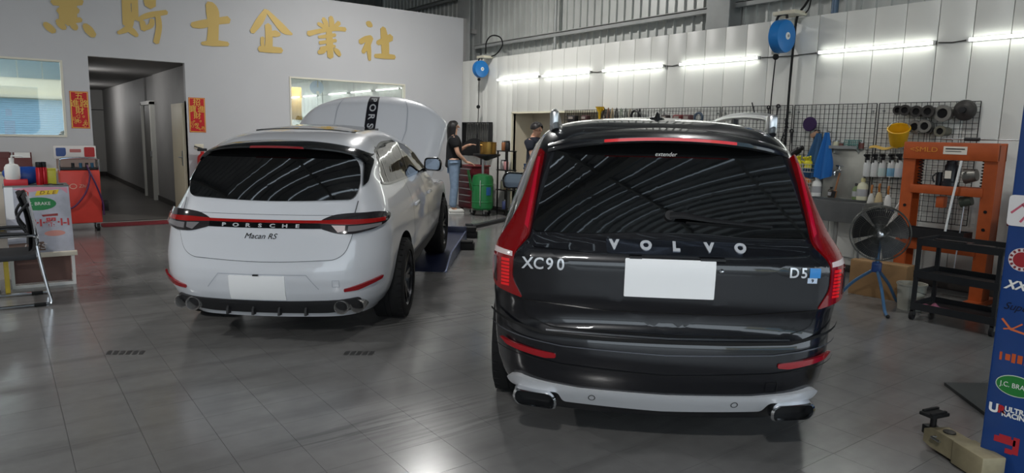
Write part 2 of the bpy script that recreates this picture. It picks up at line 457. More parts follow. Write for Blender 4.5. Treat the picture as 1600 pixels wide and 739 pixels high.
# inner door frame standing out of the corridor side wall
d1 = MB()
d1.lohi((DU1-.0, 17.1, 0), (DU1+.1, 17.22, 2.16)); d1.lohi((DU1-.0, 18.28, 0), (DU1+.1, 18.36, 2.16)); d1.lohi((DU1-.0, 17.1, 2.1), (DU1+.1, 18.36, 2.18))
dd = structure('door_1', d1, mat('white_door_frame', (214, 212, 204), .5), 'white door frame half way down the corridor', 'door')
MB().lohi((DU1+.05, 17.22, 0), (DU1+.09, 18.28, 2.1)).build('door_leaf', mat('door_leaf_grey', (120, 118, 114), .5), dd)
MB().box((DU1-.02, 17.16, 1.02), (.03, .05, .12)).build('door_lock', M_stain, dd)
# cream door leaf folded back inside the doorway, with a steel handle
d2 = thing('door_2', 'cream door leaf standing open at the side of the doorway', 'door', (DU1, VB+.14, 0)); tag(d2, kind='structure')
MB().lohi((-.05, .02, 0), (.0, .95, 2.05), .004).build('door_leaf', mat('cream_door', (226, 216, 190), .5), d2)
MB().lohi((.0, -.13, 0), (.06, .0, 2.08)).build('door_jamb', mat('cream_door', (226, 216, 190), .5), d2)
mb = MB(); mb.lohi((-.062, .07, .93), (-.05, .12, 1.2)); mb.tube([(-.06, .09, 1.08), (-.1, .09, 1.08), (-.1, .2, 1.08)], .01)
mb.build('door_handle', M_stain, d2)

def window(name, W, label, mull):
    t = thing(name, label, 'window', ((W[0]+W[1])/2, VB, W[2])); tag(t, kind='structure')
    hw, hh = (W[1]-W[0])/2, W[3]-W[2]; mb = MB(); b = .03
    mb.lohi((-hw-.0, -.015, 0), (hw, .1, b)); mb.lohi((-hw, -.015, hh-b), (hw, .1, hh)); mb.lohi((-hw, -.015, b), (-hw+b, .1, hh-b)); mb.lohi((hw-b, -.015, b), (hw, .1, hh-b))
    mb.build('window_frame', mat('cream_window_frame', (228, 224, 208), .5), t)
    xs = [-hw+b] + mull + [hw-b]
    for a, c in zip(xs[:-1], xs[1:]):
        MB().lohi((a+.004, .045, b), (c-.004, .05, hh-b)).build('pane', M_coated, t)
    for a in mull: MB().lohi((a-.004, .04, b), (a+.004, .055, hh-b)).build('glazing_joint', M_stain, t)
    return t
window('window_1', W1, 'wide mirrored office window reflecting pale blue sky', [-.0])
window('window_2', W2, 'mirrored window behind the raised white bonnet', [.1])
# pale blue sheet added as the outdoor reflection in the office window; papers taped to the glass
solo('outdoor_reflection_sheet', MB().prism(round_poly([(-.75, 0), (-.1, 0), (-.02, .08), (-.02, .74), (-.75, .74)], [0, .12, .1, .0, .0]), lambda a, b: Vector((a, 0, b)), lambda a, b: Vector((a, .004, b))),
     mat('pale_blue_reflection', (170, 206, 226), .6), 'pale blue sheet added in the wide office window as an outdoor reflection', 'sheet', (.62, VB+.09, 1.46))
for k, (u, z, w_, h_, lb) in enumerate(((.30, 1.44, .14, .22, 'pink paper slip low in the corner of the office window'), (.30, 1.74, .08, .1, 'small pink paper slip higher up on the office window'))):
    solo('paper_slip', MB().lohi((-w_/2, -.002, 0), (w_/2, 0, h_)), mat('pink_paper', (236, 150, 150), .7), lb, 'paper', (u-.1, VB+.08, z), group='paper slips on the office window')
pq, pr_ = onB(455, 187, VB+1.6), onB(471, 137, VB+1.6)
solo('storage_board', MB().lohi((0, 0, 0), (pr_.x-pq.x, .03, pr_.z-pq.z), .004), mat('ochre_panel', (226, 178, 96), .5), 'ochre yellow board seen through the far window', 'board', (pq.x, VB+1.6, pq.z))

# ------------------------------------------------------------------ lettering on the back wall (brush strokes, raised vinyl)
def stroke_char(name, sub, strokes, org, sc):
    mb = MB()
    for st in strokes:
        P = []
        for (x, y, wd) in st:
            q = onB(org[0]+x*sc, org[1]+y*sc); P.append((q.x, q.z, wd*sc*.0128))
        # smooth centre line and width
        D = smooth_path([Vector(p) for p in P], 7)
        Lp, Rp = [], []
        for i, p in enumerate(D):
            a, b = D[max(i-1, 0)], D[min(i+1, len(D)-1)]
            t = Vector((b.x-a.x, b.y-a.y)); t.normalize(); n = Vector((-t.y, t.x)); hw = max(p.z, .01)/2
            e = 1.0
            Lp.append((p.x+n.x*hw*e, p.y+n.y*hw*e)); Rp.append((p.x-n.x*hw*e, p.y-n.y*hw*e))
        a, b = D[0], D[-1]
        t0 = (Vector((D[1].x-a.x, D[1].y-a.y))).normalized(); t1 = (Vector((b.x-D[-2].x, b.y-D[-2].y))).normalized()
        cap0 = [(a.x-t0.x*a.z*.3, a.y-t0.y*a.z*.3)]; cap1 = [(b.x+t1.x*b.z*.3, b.y+t1.y*b.z*.3)]
        N = len(D)
        dpt = .012 + .0006*len(mb.f) / 60
        vs = []
        for l, r in zip(Lp, Rp): vs += [(l[0], VB-dpt, l[1]), (r[0], VB-dpt, r[1]), (l[0], VB, l[1]), (r[0], VB, r[1])]
        o = len(vs); vs += [(cap0[0][0], VB-dpt, cap0[0][1]), (cap1[0][0], VB-dpt, cap1[0][1])]
        fs = []
        for i in range(N-1):
            k = 4*i; fs += [(k, k+1, k+5, k+4), (k, k+4, k+6, k+2), (k+1, k+3, k+7, k+5)]
        fs += [(0, o, 1), (4*(N-1), 4*(N-1)+1, o+1)]
        mb.add(vs, fs)
    c = Vector(mb.v[0]); 
    t = solo(name, mb, M_gold, sub, 'lettering', group='gold characters on the grey wall')
    return t
Z2 = ((260, 0), .2375); Z1 = ((0, 0), .1625)
stroke_char('wall_character', 'first gold brush character on the grey wall, four dots along its foot', [
    [(505, 18, 50), (640, 22, 62), (780, 14, 56)], [(655, -260, 90), (655, -40, 110), (655, 205, 120)], [(560, 105, 46), (650, 108, 60), (745, 98, 50)],
    [(548, 208, 36), (650, 204, 44), (778, 190, 36)], [(430, 225, 34), (470, 262, 52), (520, 305, 40)], [(555, 215, 34), (590, 245, 46), (622, 275, 36)],
    [(700, 235, 44), (718, 262, 46), (728, 284, 30)], [(812, 238, 36), (850, 285, 62), (900, 345, 46)],
    [(520, -240, 50), (525, -150, 50), (540, -60, 50)], [(790, -240, 50), (785, -150, 50), (770, -60, 50)], [(515, -245, 46), (650, -250, 46), (795, -245, 46)], [(530, -75, 40), (650, -75, 46), (780, -80, 40)]], *Z1)
stroke_char('wall_character', 'second gold brush character on the grey wall, right above the doorway', [
    [(1200, -250, 60), (1210, -20, 62), (1222, 240, 64)], [(1285, -220, 44), (1295, 0, 46), (1298, 180, 50)], [(1205, -120, 44), (1300, -125, 44)], [(1200, 10, 44), (1300, 4, 44)], [(1205, 150, 52), (1260, 150, 56), (1305, 148, 44)],
    [(1262, 180, 44), (1230, 270, 50), (1135, 318, 26)], [(1215, 262, 40), (1270, 300, 50), (1318, 345, 30)],
    [(1425, -230, 70), (1430, -80, 100), (1445, 60, 80)], [(1340, -120, 30), (1440, -150, 40), (1560, -170, 34)], [(1320, 195, 24), (1420, 150, 44), (1600, 118, 38)], [(1365, 205, 40), (1385, 285, 50)], [(1385, 275, 34), (1450, 245, 40), (1462, 190, 36)],
    [(1512, 130, 40), (1528, 260, 44), (1500, 410, 44)]], *Z1)
stroke_char('wall_character', 'gold brush character shaped like a cross over a bar, between doorway and far window', [
    [(168, 165, 30), (230, 160, 46), (320, 142, 40), (408, 130, 42)], [(278, 24, 44), (302, 75, 72), (308, 180, 60), (302, 284, 66)], [(232, 286, 18), (310, 284, 36), (404, 290, 26)]], *Z2)
stroke_char('wall_character', 'gold brush character under a peaked roof stroke on the grey wall', [
    [(655, 68, 26), (612, 140, 44), (562, 210, 30)], [(660, 72, 20), (720, 140, 40), (775, 198, 46), (826, 226, 12)], [(668, 165, 40), (674, 240, 44), (672, 324, 46)], [(688, 225, 30), (716, 222, 40), (744, 228, 22)],
    [(632, 248, 24), (630, 282, 22), (636, 318, 24)], [(610, 322, 34), (680, 326, 40), (756, 332, 34)]], *Z2)
stroke_char('wall_character', 'gold brush character of many crossbars, next to last on the grey wall', [
    [(1030, 122, 26), (1046, 150, 34), (1052, 185, 30)], [(1080, 112, 28), (1086, 150, 36), (1084, 190, 30)], [(995, 155, 20), (1018, 166, 26), (1036, 180, 20)], [(1136, 150, 30), (1118, 166, 26), (1104, 182, 18)],
    [(932, 222, 34), (1000, 206, 28), (1100, 190, 28), (1176, 194, 28)], [(1000, 244, 18), (1060, 238, 24), (1110, 230, 22)], [(1006, 282, 22), (1060, 274, 22), (1114, 266, 22)], [(1012, 318, 18), (1060, 310, 22), (1108, 304, 18)],
    [(1068, 190, 36), (1072, 280, 46), (1078, 376, 40)], [(1052, 318, 22), (1026, 336, 34), (998, 346, 22)], [(1104, 322, 18), (1124, 342, 34), (1140, 366, 22)]], *Z2)
stroke_char('wall_character', 'last gold brush character, closest to the panelled wall', [
    [(1316, 150, 22), (1332, 158, 40), (1350, 172, 22)], [(1272, 278, 34), (1310, 256, 36), (1346, 244, 26)], [(1346, 246, 34), (1322, 296, 40), (1292, 345, 26)], [(1330, 290, 30), (1332, 340, 32), (1336, 396, 20)],
    [(1424, 186, 40), (1436, 270, 58), (1440, 368, 54)], [(1386, 284, 30), (1430, 268, 44), (1478, 246, 48)], [(1370, 368, 26), (1436, 370, 36), (1500, 376, 30)]], *Z2)

# ------------------------------------------------------------------ panelled wall
ALC = (8.95, 11.6, 2.065); TOPR = 3.21
mb = MB(); x0, x1 = UR+.02, UR+.1
mb.lohi((x0, -7, 0), (x1, ALC[0], TOPR-.01)); mb.lohi((x0, ALC[1], 0), (x1, VB, TOPR-.01)); mb.lohi((x0, ALC[0], ALC[2]), (x1, ALC[1], TOPR-.01))
wr = structure('wall_right', mb, M_joint, 'white panelled wall with strip lamps and tool grid', 'wall')
PW = .355; k0 = 3.62
cache = {}
for k in range(-24, 30):
    a = k0+k*PW; b = a+PW
    if a > VB or b < -4: continue
    b = min(b, VB); lo = 0.0
    segs = [(a, b, 0)]
    if b > ALC[0]+.01 and a < ALC[1]-.01:
        segs = []
        if a < ALC[0]: segs.append((a, ALC[0], 0)); segs.append((ALC[0], b, ALC[2]))
        elif b > ALC[1]: segs.append((a, ALC[1], ALC[2])); segs.append((ALC[1], b, 0))
        else: segs.append((a, b, ALC[2]))
    for (p, q, z) in segs:
        key = (round(q-p, 3), z)
        if key not in cache: cache[key] = MB().lohi((0, 0, z), (.025, q-p-.007, TOPR), .003).data('panel', M_panel, 40)
        o = link('panel', cache[key], wr); o.location = (UR, p+.0035, 0)
mb = MB(); mb.lohi((x1, ALC[0]-.05, 0), (UR+1.0, ALC[0], 2.5)); mb.lohi((x1-.06, ALC[1], 0), (UR+1.0, ALC[1]+.05, 2.5)); mb.lohi((UR+.55, ALC[0], 0), (UR+.6, ALC[1], 2.5)); mb.lohi((x1, ALC[0], 2.3), (UR+1, ALC[1], 2.35))
structure('wall_recess', mb, M_beige, 'beige recess in the panelled wall behind the second mechanic', 'wall')
mb = MB()
mb.lohi((UR-.012, ALC[1]-.03, 0), (UR+.03, ALC[1]+.0, ALC[2])); mb.lohi((UR-.012, ALC[0], ALC[2]-.02), (UR+.03, ALC[1], ALC[2]+.012))
structure('trim_2', mb, mat('cream_trim', (226, 220, 196), .5), 'cream edging around the wall recess', 'trim')
d3 = structure('door_3', MB().lohi((UR+.52, 9.7, 0), (UR+.55, 10.6, 1.95), .004), mat('beige_door', (206, 198, 180), .5), 'beige flush door at the back of the recess', 'door')
MB().tube([(UR+.5, 9.85, 1.0), (UR+.47, 9.85, 1.0), (UR+.47, 9.97, 1.0)], .012).build('door_handle', M_stain, d3)
mb = MB(); mb.lohi((UR-.008, -4, 0), (UR, ALC[0], .09)); mb.lohi((UR-.008, ALC[1], 0), (UR, VB, .09))
structure('baseboard_right', mb, M_skirt, 'dark skirting along the panelled wall', 'baseboard')

# corrugated metal siding above, roof, steel frame
def corrugated(name, label, n0, n1, z0, z1, pos, axis, pitch=.19, depth=.035, cat='wall', m_=None):
    prof = []; t = n0
    while t < n1:
        prof += [(t, 0), (t+pitch*.72, 0), (t+pitch*.76, depth), (t+pitch*.95, depth)]; t += pitch
    vs = []
    for (a, d) in prof:
        for zz in (z0, z1):
            if axis == 'Y': vs.append((pos-d, a, zz))
            elif axis == 'X': vs.append((a, pos-d, zz))
            else: vs.append((a, zz, pos-d))
    mb = MB(); mb.add(vs, [(2*i, 2*i+1, 2*i+3, 2*i+2) for i in range(len(prof)-1)])
    return structure(name, mb, m_ or M_siding, label, cat, None)
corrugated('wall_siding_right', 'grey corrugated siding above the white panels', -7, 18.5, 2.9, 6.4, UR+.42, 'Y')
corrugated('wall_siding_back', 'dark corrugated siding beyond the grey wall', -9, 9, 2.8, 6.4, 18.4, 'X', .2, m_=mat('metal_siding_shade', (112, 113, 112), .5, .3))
# roof sheet with a bank of narrow clear rooflights between the ribs
SKY = (-3.2, 4.2, -2.6, 5.6)
mb, sk = MB(), MB(); t = -7.0; pitch = .24; row = 0
while t < 18.4:
    cs = [(t, 6.35), (t+pitch*.70, 6.35), (t+pitch*.74, 6.29), (t+pitch*(.84 if row % 3 else .90), 6.29), (t+pitch, 6.35)]
    for (a, b) in ((-9, SKY[0]), (SKY[0], SKY[1]), (SKY[1], 9.2)):
        for i in range(4):
            q = [(a, cs[i][0], cs[i][1]), (b, cs[i][0], cs[i][1]), (b, cs[i+1][0], cs[i+1][1]), (a, cs[i+1][0], cs[i+1][1])]
            if i == 2 and row % 2 == 0 and a == SKY[0] and SKY[2] < t < SKY[3]: sk.add(q, [(0, 1, 2, 3)])
            else: mb.add(q, [(0, 1, 2, 3)])
    t += pitch; row += 1
structure('ceiling', mb, M_roof, 'corrugated metal roof of the workshop', 'ceiling', None)
structure('window_rooflight', sk, glass_mix('clear_rooflight', .06, (240, 245, 248)), 'bank of narrow clear rooflights', 'rooflight', None)
structure('wall_left', MB().lohi((-9.1, -7, 0), (-9, 18.5, 6.4)), mat('left_wall_paint', (196, 198, 198), .7), 'plain light wall on the side away from the panels', 'wall')
structure('wall_front', MB().lohi((-9, -7.1, 4.6), (9.2, -7, 6.4)), M_wallB, 'header above the open front of the workshop', 'wall')
structure('ceiling_office', MB().lohi((-9, VB+.02, TOPB-.3), (UR+.4, 17.2, TOPB-.2)), M_dkgrey, 'flat top of the office block', 'ceiling')
structure('wall_office_cap', MB().lohi((UR+.01, 13.5, 3.0), (UR+.09, 17, TOPB)), M_dkgrey, 'end of the office block beside the siding', 'wall')
def column(name, label, u, v, s=.34):
    mb = MB(); h = 6.3
    mb.lohi((u-.15, v-s/2, 0), (u-.135, v+s/2, h)); mb.lohi((u+.135, v-s/2, 0), (u+.15, v+s/2, h)); mb.lohi((u-.135, v-.012, 0), (u+.135, v+.012, h))
    return structure(name, mb, M_steel, label, 'column')
column('steel_column', 'grey steel column between the siding and the panels', 8.84-.06, 6.7, .4)
column('steel_column', 'grey steel column in the far corner beside the grey wall', 8.84-.06, 13.62, .5)
column('steel_column', 'grey steel column at the near end of the panelled wall', 8.84-.06, -.2, .4)
def purlin(name, label, p0, p1, s=.1):
    mb = MB(); p0, p1 = Vector(p0), Vector(p1)
    d = [abs(a-b)+.0 for a, b in zip(p0, p1)]; c = (p0+p1)/2
    k = d.index(max(d)); dims = [s*.6]*3; dims[k] = d[k]
    mb.box(c, dims); off = Vector((0, 0, s*.45)); dims2 = [s*1.1]*3; dims2[k] = d[k]; dims2[2] = .012; mb.box(c+off, dims2)
    return structure(name, mb, M_steel, label, 'beam')
purlin('steel_purlin', 'steel rail across the corrugated siding between the two columns', (8.80, 6.9, 3.53), (8.80, 13.4, 3.53))
purlin('steel_purlin', 'steel rail across the siding beyond the nearer column', (8.80, -5, 3.55), (8.80, 6.5, 3.55))
purlin('steel_purlin', 'higher steel rail across the corrugated siding', (8.80, -5, 4.7), (8.80, 18, 4.7))
for k, v in enumerate((-4.5, .5, 5.5, 10.5)):
    purlin('roof_beam', 'deep steel roof beam, number %s from the open front' % ['one', 'two', 'three', 'four'][k], (-9, v, 6.05), (8.9, v, 6.05), .3)
for k, u in enumerate((-6, -3, 0, 3, 6)):
    purlin('roof_rail', 'thin steel roof rail, the %s from the panelled wall' % ['fifth', 'fourth', 'third', 'second', 'nearest'][k], (u, -7, 6.24), (u, 18, 6.24), .1)
structure('trim_3', MB().tube([(8.8, 5.0, 3.2), (8.8, 5.0, 4.5), (8.8, 5.0, 6.2)], .045, 10), mat('blue_grey_pipe', (92, 112, 134), .4, .2), 'blue grey downpipe in front of the siding', 'pipe')
structure('trim_4', MB().tube([(8.8, 10.6, 3.2), (8.8, 10.6, 6.2)], .03, 8), M_steel, 'thin grey conduit on the siding', 'pipe')

# house across the street, mirrored in the office window
nb = thing('neighbour_house', 'house across the street with a pale blue roller shutter', 'building', (-.8, -21, 0))
MB().lohi((-5, -4, 0), (5.6, 0, 5.6)).build('house_wall', mat('house_cream', (236, 228, 200), .8), nb)
sm = MB().lohi((-3.6, .0, 0), (4.4, .05, .115), .01).data('shutter_slat', mat('shutter_pale_blue', (176, 212, 232), .5), 40)
for k in range(24): o = link('shutter_slat', sm, nb); o.location = (0, 0, .125*k)
for k in range(9): MB().lohi((-4.9+1.16*k, .0, 4.15), (-4.9+1.16*k+1.12, .06, 5.55), .01).build('fascia_panel', mat('fascia_teal', (120, 142, 146), .6), nb)
MB().lohi((-5.2, -.1, 3.05), (5.8, .5, 3.2)).build('awning', mat('house_cream', (236, 228, 200), .8), nb)

# ------------------------------------------------------------------ strip lamps on the panelled wall
M_tube = mat('strip_lamp_glow', (255, 255, 255), .4, emit=(250, 255, 248), estr=9)
ends = [(12.10, 10.70), (10.60, 9.24), (8.95, 7.56), (7.26, 5.86), (5.01, 3.62), (3.30, 1.9)]
who = ['farthest strip lamp, nearest the corner with the grey wall', 'second strip lamp from the far corner, butting against the first', 'third strip lamp from the far corner', 'fourth strip lamp, just before the bigger hose reel', 'fifth strip lamp, first one past the bigger hose reel', 'last strip lamp, cut off by the picture edge']
for (a, b), lb in zip(ends, who):
    t = thing('strip_lamp', 'lit white '+lb, 'lamp', (UR, (a+b)/2, 2.74), RW, 'strip lamps on the panelled wall')
    L = (a-b)/2
    MB().lohi((-L, -.022, -.018), (L, 0, .018)).build('lamp_housing', M_white, t)
    MB().cyl((-L+.02, -.036, 0), (L-.02, -.036, 0), .016, n=12).build('glow_tube', M_tube, t)
    for s in (-1, 1): MB().lohi((s*L-.02*(s > 0)-.0, -.055, -.02), (s*L+.02*(s < 0), 0, .02)).build('end_cap', M_white, t)
for (a, b), lb in zip(((9.24, 8.95), (7.56, 7.26), (5.86, 5.01), (3.62, 3.30)), ('second and third', 'third and fourth', 'fourth and fifth', 'fifth and last')):
    solo('lamp_cable', MB().tube([(0, a-.022, 0), (0, (a+b)/2, -.012), (0, b+.022, 0)], .006), M_joint, 'thin grey cable between the %s strip lamps' % lb, 'cable', (UR-.012, 0, 2.74))

# high bay lamps hung from the roof
def high_bay(label, u, v, power, z=5.2):
    t = thing('high_bay_lamp', label, 'lamp', (u, v, z), group='high bay lamps under the roof')
    MB().lathe([(.02, .42), (.07, .40), (.08, .25), (.24, .06), (.26, 0), (.25, 0), (.22, .05), (.0, .06)]).build('reflector', M_alu, t)
    MB().lathe([(0, .012), (.21, .014), (.21, .02), (0, .03)]).build('diffuser', mat('bay_lamp_glow', (255, 255, 255), .4, emit=(255, 252, 245), estr=10), t)
    MB().cyl((0, 0, .42), (0, 0, 6.1-z), .008).build('chain', M_stain, t)
    L = bpy.data.lights.new('high_bay_light', 'AREA'); L.shape = 'DISK'; L.size = .42; L.energy = power; L.color = (1, .985, .96)
    o = bpy.data.objects.new('high_bay_light', L); COL.objects.link(o); o.parent = t; o.location = (0, 0, -.01)
BAY = 165
high_bay('high bay lamp above the floor beyond the poster stand', -4.6, 7.6, BAY)
high_bay('high bay lamp beyond the white car', 5.8, 10.2, BAY*.7)
high_bay('high bay lamp above the dark car', 5.0, 3.5, BAY*.2)
high_bay('high bay lamp near the open front', -2.0, -1.5, BAY)
# ------------------------------------------------------------------ car body built from horizontal contours
class Body:
    """each column of tab: z, yr, yf, w, ax, ay, bow (rear corner), axf, ayf, bowf"""
    def __init__(s, tab, sig=.012):
        T = np.array(tab, float); s.z0, s.z1 = T[0, 0], T[-1, 0]
        zz = np.linspace(s.z0, s.z1, 600); dz = zz[1]-zz[0]
        k = np.arange(-60, 61); g = np.exp(-.5*(k*dz/sig)**2); g /= g.sum()
        s.zz, s.p = zz, []
        for c in range(1, T.shape[1]):
            q = np.interp(zz, T[:, 0], T[:, c]); q = np.convolve(np.pad(q, 60, mode='edge'), g, 'valid'); s.p.append(q)
    def par(s, z): return [float(np.interp(z, s.zz, q)) for q in s.p]
    def rear(s, x, z):
        yr, yf, w_, ax, ay, bow = s.par(z)[:6]; a = min(abs(x)/w_, .9995)
        x0 = 1-ax/w_; y = yr + bow*a*a
        if a > x0:
            t = (a-x0)/(1-x0); y += ay*(1-(1-t**2.3)**(1/2.3))
        return y
    def half(s, y, z):
        """half width of the side at distance y from the tail"""
        yr, yf, w_, ax, ay, bow, axf, ayf, bowf = s.par(z)
        a, b = yr+bow+ay, yf-bowf-ayf
        if a <= y <= b:
            t = (y-a)/max(b-a, 1e-6); return w_*(1-.03*(1-math.sin(PI*t)))+.0
        return w_*.97 if y > b else w_*.97*max(.3, 1-((a-y)/max(ay, .01))**2*ax/w_)
    def F(s, x, z):
        e = .004; y = s.rear(x, z)
        gx = (s.rear(x+e, z)-s.rear(x-e, z))/(2*e); gz = (s.rear(x, z+e)-s.rear(x, z-e))/(2*e)
        n = Vector((gx, -1, gz)); n.normalize(); return Vector((x, y, z)), n
    def side(s, sgn):
        def f(y, z):
            e = .01; x = s.half(y, z)
            gy = (s.half(y+e, z)-s.half(y-e, z))/(2*e); gz = (s.half(y, z+e)-s.half(y, z-e))/(2*e)
            n = Vector((sgn, -gy, -gz)); n.normalize(); return Vector((sgn*x, y, z)), n
        return f
    def slice(s, z, nr=46, ns=40):
        yr, yf, w_, ax, ay, bow, axf, ayf, bowf = s.par(z)
        out = []
        ww = w_*.97
        for k in range(nr+1):        # rear, left to right
            th = -PI/2+PI*k/nr; a = math.sin(th); a = math.copysign(abs(a)**.8, a)
            a = max(-1, min(1, a)); xx = a*ww
            aa = abs(a); x0 = 1-ax/w_; y = yr+bow*aa*aa
            if aa > x0:
                t = min(1, (aa-x0)/(1-x0)); y += ay*(1-(1-t**2.3)**(1/2.3))
            out.append((xx, y))
        a, b = yr+bow+ay, yf-bowf-ayf
        for k in range(1, ns):
            t = k/ns; y = a+(b-a)*t; out.append((w_*(1-.03*(1-math.sin(PI*t))), y))
        for k in range(nr+1):
            th = PI/2-PI*k/nr; q = math.sin(th); q = math.copysign(abs(q)**.8, q); aa = abs(q); x0 = 1-axf/w_; y = yf-bowf*aa*aa
            if aa > x0:
                t = min(1, (aa-x0)/(1-x0)); y -= ayf*(1-(1-t**2.3)**(1/2.3))
            out.append((q*ww, y))
        for k in range(1, ns):
            t = 1-k/ns; y = a+(b-a)*t; out.append((-w_*(1-.03*(1-math.sin(PI*t))), y))
        return out
    def mesh(s, name, m_body, m_arch, arches, ra, cutx=.6):
        zs = list(np.arange(s.z0, s.z1-.08, .018)) + list(np.linspace(s.z1-.08, s.z1, 16))
        S = [s.slice(z) for z in zs]; n = len(S[0]); mb = MB()
        vs = [(x, y, z) for z, sl in zip(zs, S) for (x, y) in sl]
        fs = [(i*n+k, i*n+(k+1) % n, (i+1)*n+(k+1) % n, (i+1)*n+k) for i in range(len(zs)-1) for k in range(n)]
        fs += [tuple(range(n))[::-1], tuple((len(zs)-1)*n+k for k in range(n))]
        mb.add(vs, fs, True); me = mb.data(name, [m_body, m_arch])
        o = bpy.data.objects.new('tmp', me); COL.objects.link(o)
        cu = MB()
        for (y, z) in arches:
            for sg in (-1, 1): cu.cyl((sg*cutx, y, z), (sg*1.3, y, z), ra, n=48)
        cme = cu.data('cut', m_arch); c = bpy.data.objects.new('cut', cme); COL.objects.link(c)
        bo = o.modifiers.new('b', 'BOOLEAN'); bo.operation = 'DIFFERENCE'; bo.object = c; bo.solver = 'EXACT'; bo.material_mode = 'TRANSFER'
        bpy.context.view_layer.update()
        me2 = bpy.data.meshes.new_from_object(o.evaluated_get(bpy.context.evaluated_depsgraph_get()))
        bpy.data.objects.remove(o); bpy.data.objects.remove(c)
        me2.name = name; me2.polygons.foreach_set('use_smooth', [True]*len(me2.polygons)); me2.set_sharp_from_angle(angle=math.radians(42))
        return me2
def mirror_poly(p): return [(-a, b) for a, b in p][::-1]
def make_wheel(parent, x, y, r, w_, m_rim, spokes=5, split=True, z=None):
    sg = 1 if x > 0 else -1; z = r if z is None else z
    prof = [(r*.70, -w_/2), (r*.90, -w_/2), (r*.975, -w_*.42), (r, -w_*.3), (r, -w_*.1), (r*.985, -w_*.09), (r*.985, -w_*.06), (r, -w_*.05), (r, w_*.05), (r*.985, w_*.06), (r*.985, w_*.09), (r, w_*.1), (r, w_*.3), (r*.975, w_*.42), (r*.90, w_/2), (r*.70, w_/2)]
    t = MB().lathe(prof, (0, 0, 0), 'X', 48)
    for k in range(36):          # tread blocks at the shoulders
        a = 2*PI*k/36
        for q in (-1, 1): t.box((q*w_*.37, math.cos(a)*r*.982, math.sin(a)*r*.982), (w_*.16, r*.13, .012), Matrix.Rotation(a-PI/2, 3, 'X'))
    tire = t.build('tire', M_rubber, parent); tire.location = (x, y, z)
    rm = MB().lathe([(r*.72, -w_*.45), (r*.70, -w_*.4), (r*.66, -w_*.3), (r*.66, w_*.3), (r*.70, w_*.40), (r*.72, w_*.47), (r*.69, w_*.47), (r*.66, w_*.40)], (0, 0, 0), 'X', 40)
    rm.lathe([(0, sg*w_*.36), (r*.14, sg*w_*.35), (r*.16, sg*w_*.28), (r*.16, sg*w_*.1)], (0, 0, 0), 'X', 20)
    for k in range(spokes):
        a0 = 2*PI*k/spokes
        for da in ((-.13, .13) if split else (0,)):
            a = a0+da; c_, s_ = math.cos(a), math.sin(a); a2 = a0+da*1.5
            p0 = Vector((sg*w_*.31, c_*r*.12, s_*r*.12)); p1 = Vector((sg*w_*.37, math.cos(a2)*r*.69, math.sin(a2)*r*.69))
            d = (p1-p0); nrm = Vector((0, -math.sin(a), math.cos(a))); wx = Vector((1, 0, 0))
            q = []
            for (p, hw) in ((p0, r*.05), (p1, r*.035)):
                for e, f in ((-1, -1), (1, -1), (1, 1), (-1, 1)): q.append(p+nrm*(e*hw)+wx*(f*.014))
            rm.add(q, [(0, 1, 2, 3), (4, 7, 6, 5), (0, 4, 5, 1), (1, 5, 6, 2), (2, 6, 7, 3), (3, 7, 4, 0)])
    rim = rm.build('rim', m_rim, tire)
    MB().lathe([(0, -sg*w_*.02), (r*.5, -sg*w_*.02), (r*.5, sg*w_*.05), (0, sg*w_*.05)], (0, 0, 0), 'X', 30).build('brake_disc', M_stain, tire)
    return tire

def door_mirror(parent, sg, c, d, m_):
    """housing tapering forward, glass set in the rear face"""
    prof = round_poly([(-.5, -.42), (.42, -.5), (.5, .1), (.36, .5), (-.42, .46), (-.5, .2)], .22, 5)
    rings = [(.86, -.5), (.97, -.42), (1.0, -.2), (.92, .15), (.7, .42), (.3, .5)]
    vs = [(sg*(c[0]+a*d[0]*k), c[1]+y*d[1], c[2]+b*d[2]*k) for k, y in rings for a, b in prof]; n = len(prof)
    fs = [(i*n+k, i*n+(k+1) % n, (i+1)*n+(k+1) % n, (i+1)*n+k) for i in range(len(rings)-1) for k in range(n)] + [tuple(range(n))[::-1], tuple((len(rings)-1)*n+k for k in range(n))]
    mb = MB().add(vs, fs, True); mb.tube([(sg*(c[0]-d[0]*.75), c[1]+.06, c[2]-d[2]*.55), (sg*(c[0]-d[0]*.3), c[1]+.02, c[2]-d[2]*.38)], .022)
    o = mb.build('door_mirror', m_, parent, 50)
    g = [(sg*(c[0]+a*d[0]*.8), c[1]-d[1]*.515, c[2]+b*d[2]*.8) for a, b in prof]
    MB().add(g, [tuple(range(n))]).build('mirror_glass', mat('mirror_glass', (92, 98, 106), .02, 1.0), o)
    return o
# ------------------------------------------------------------------ dark SUV
M_dark = mat('dark_metallic_paint', (16, 17, 22), .3, .15, coat=1.0, spec=.3)
M_tint = mat('tinted_glass', (8, 9, 10), .03, 0, spec=.8, ior=1.6)
M_red = mat('red_lamp_lens', (112, 6, 11), .1, coat=1.0, emit=(200, 8, 16), estr=.035)
M_letter = mat('bright_letter', (222, 224, 228), .25, .35)
M_redglow = mat('red_lamp_segment', (206, 24, 30), .2, coat=.6, emit=(255, 30, 34), estr=.12)
M_lampdark = mat('dark_lamp_housing', (40, 8, 10), .15, coat=1.0)
M_clear = mat('clear_lamp_lens', (226, 210, 208), .1, coat=1.0)
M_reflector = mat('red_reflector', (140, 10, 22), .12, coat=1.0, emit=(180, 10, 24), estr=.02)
M_trim = mat('gloss_black_trim', (12, 12, 14), .12, coat=.8)
M_silver = mat('silver_skid_plate', (206, 207, 210), .38, .35)
M_plate = mat('blank_white_plate', (250, 250, 250), .5)
M_seam = mat('shut_line', (6, 6, 7), .8)
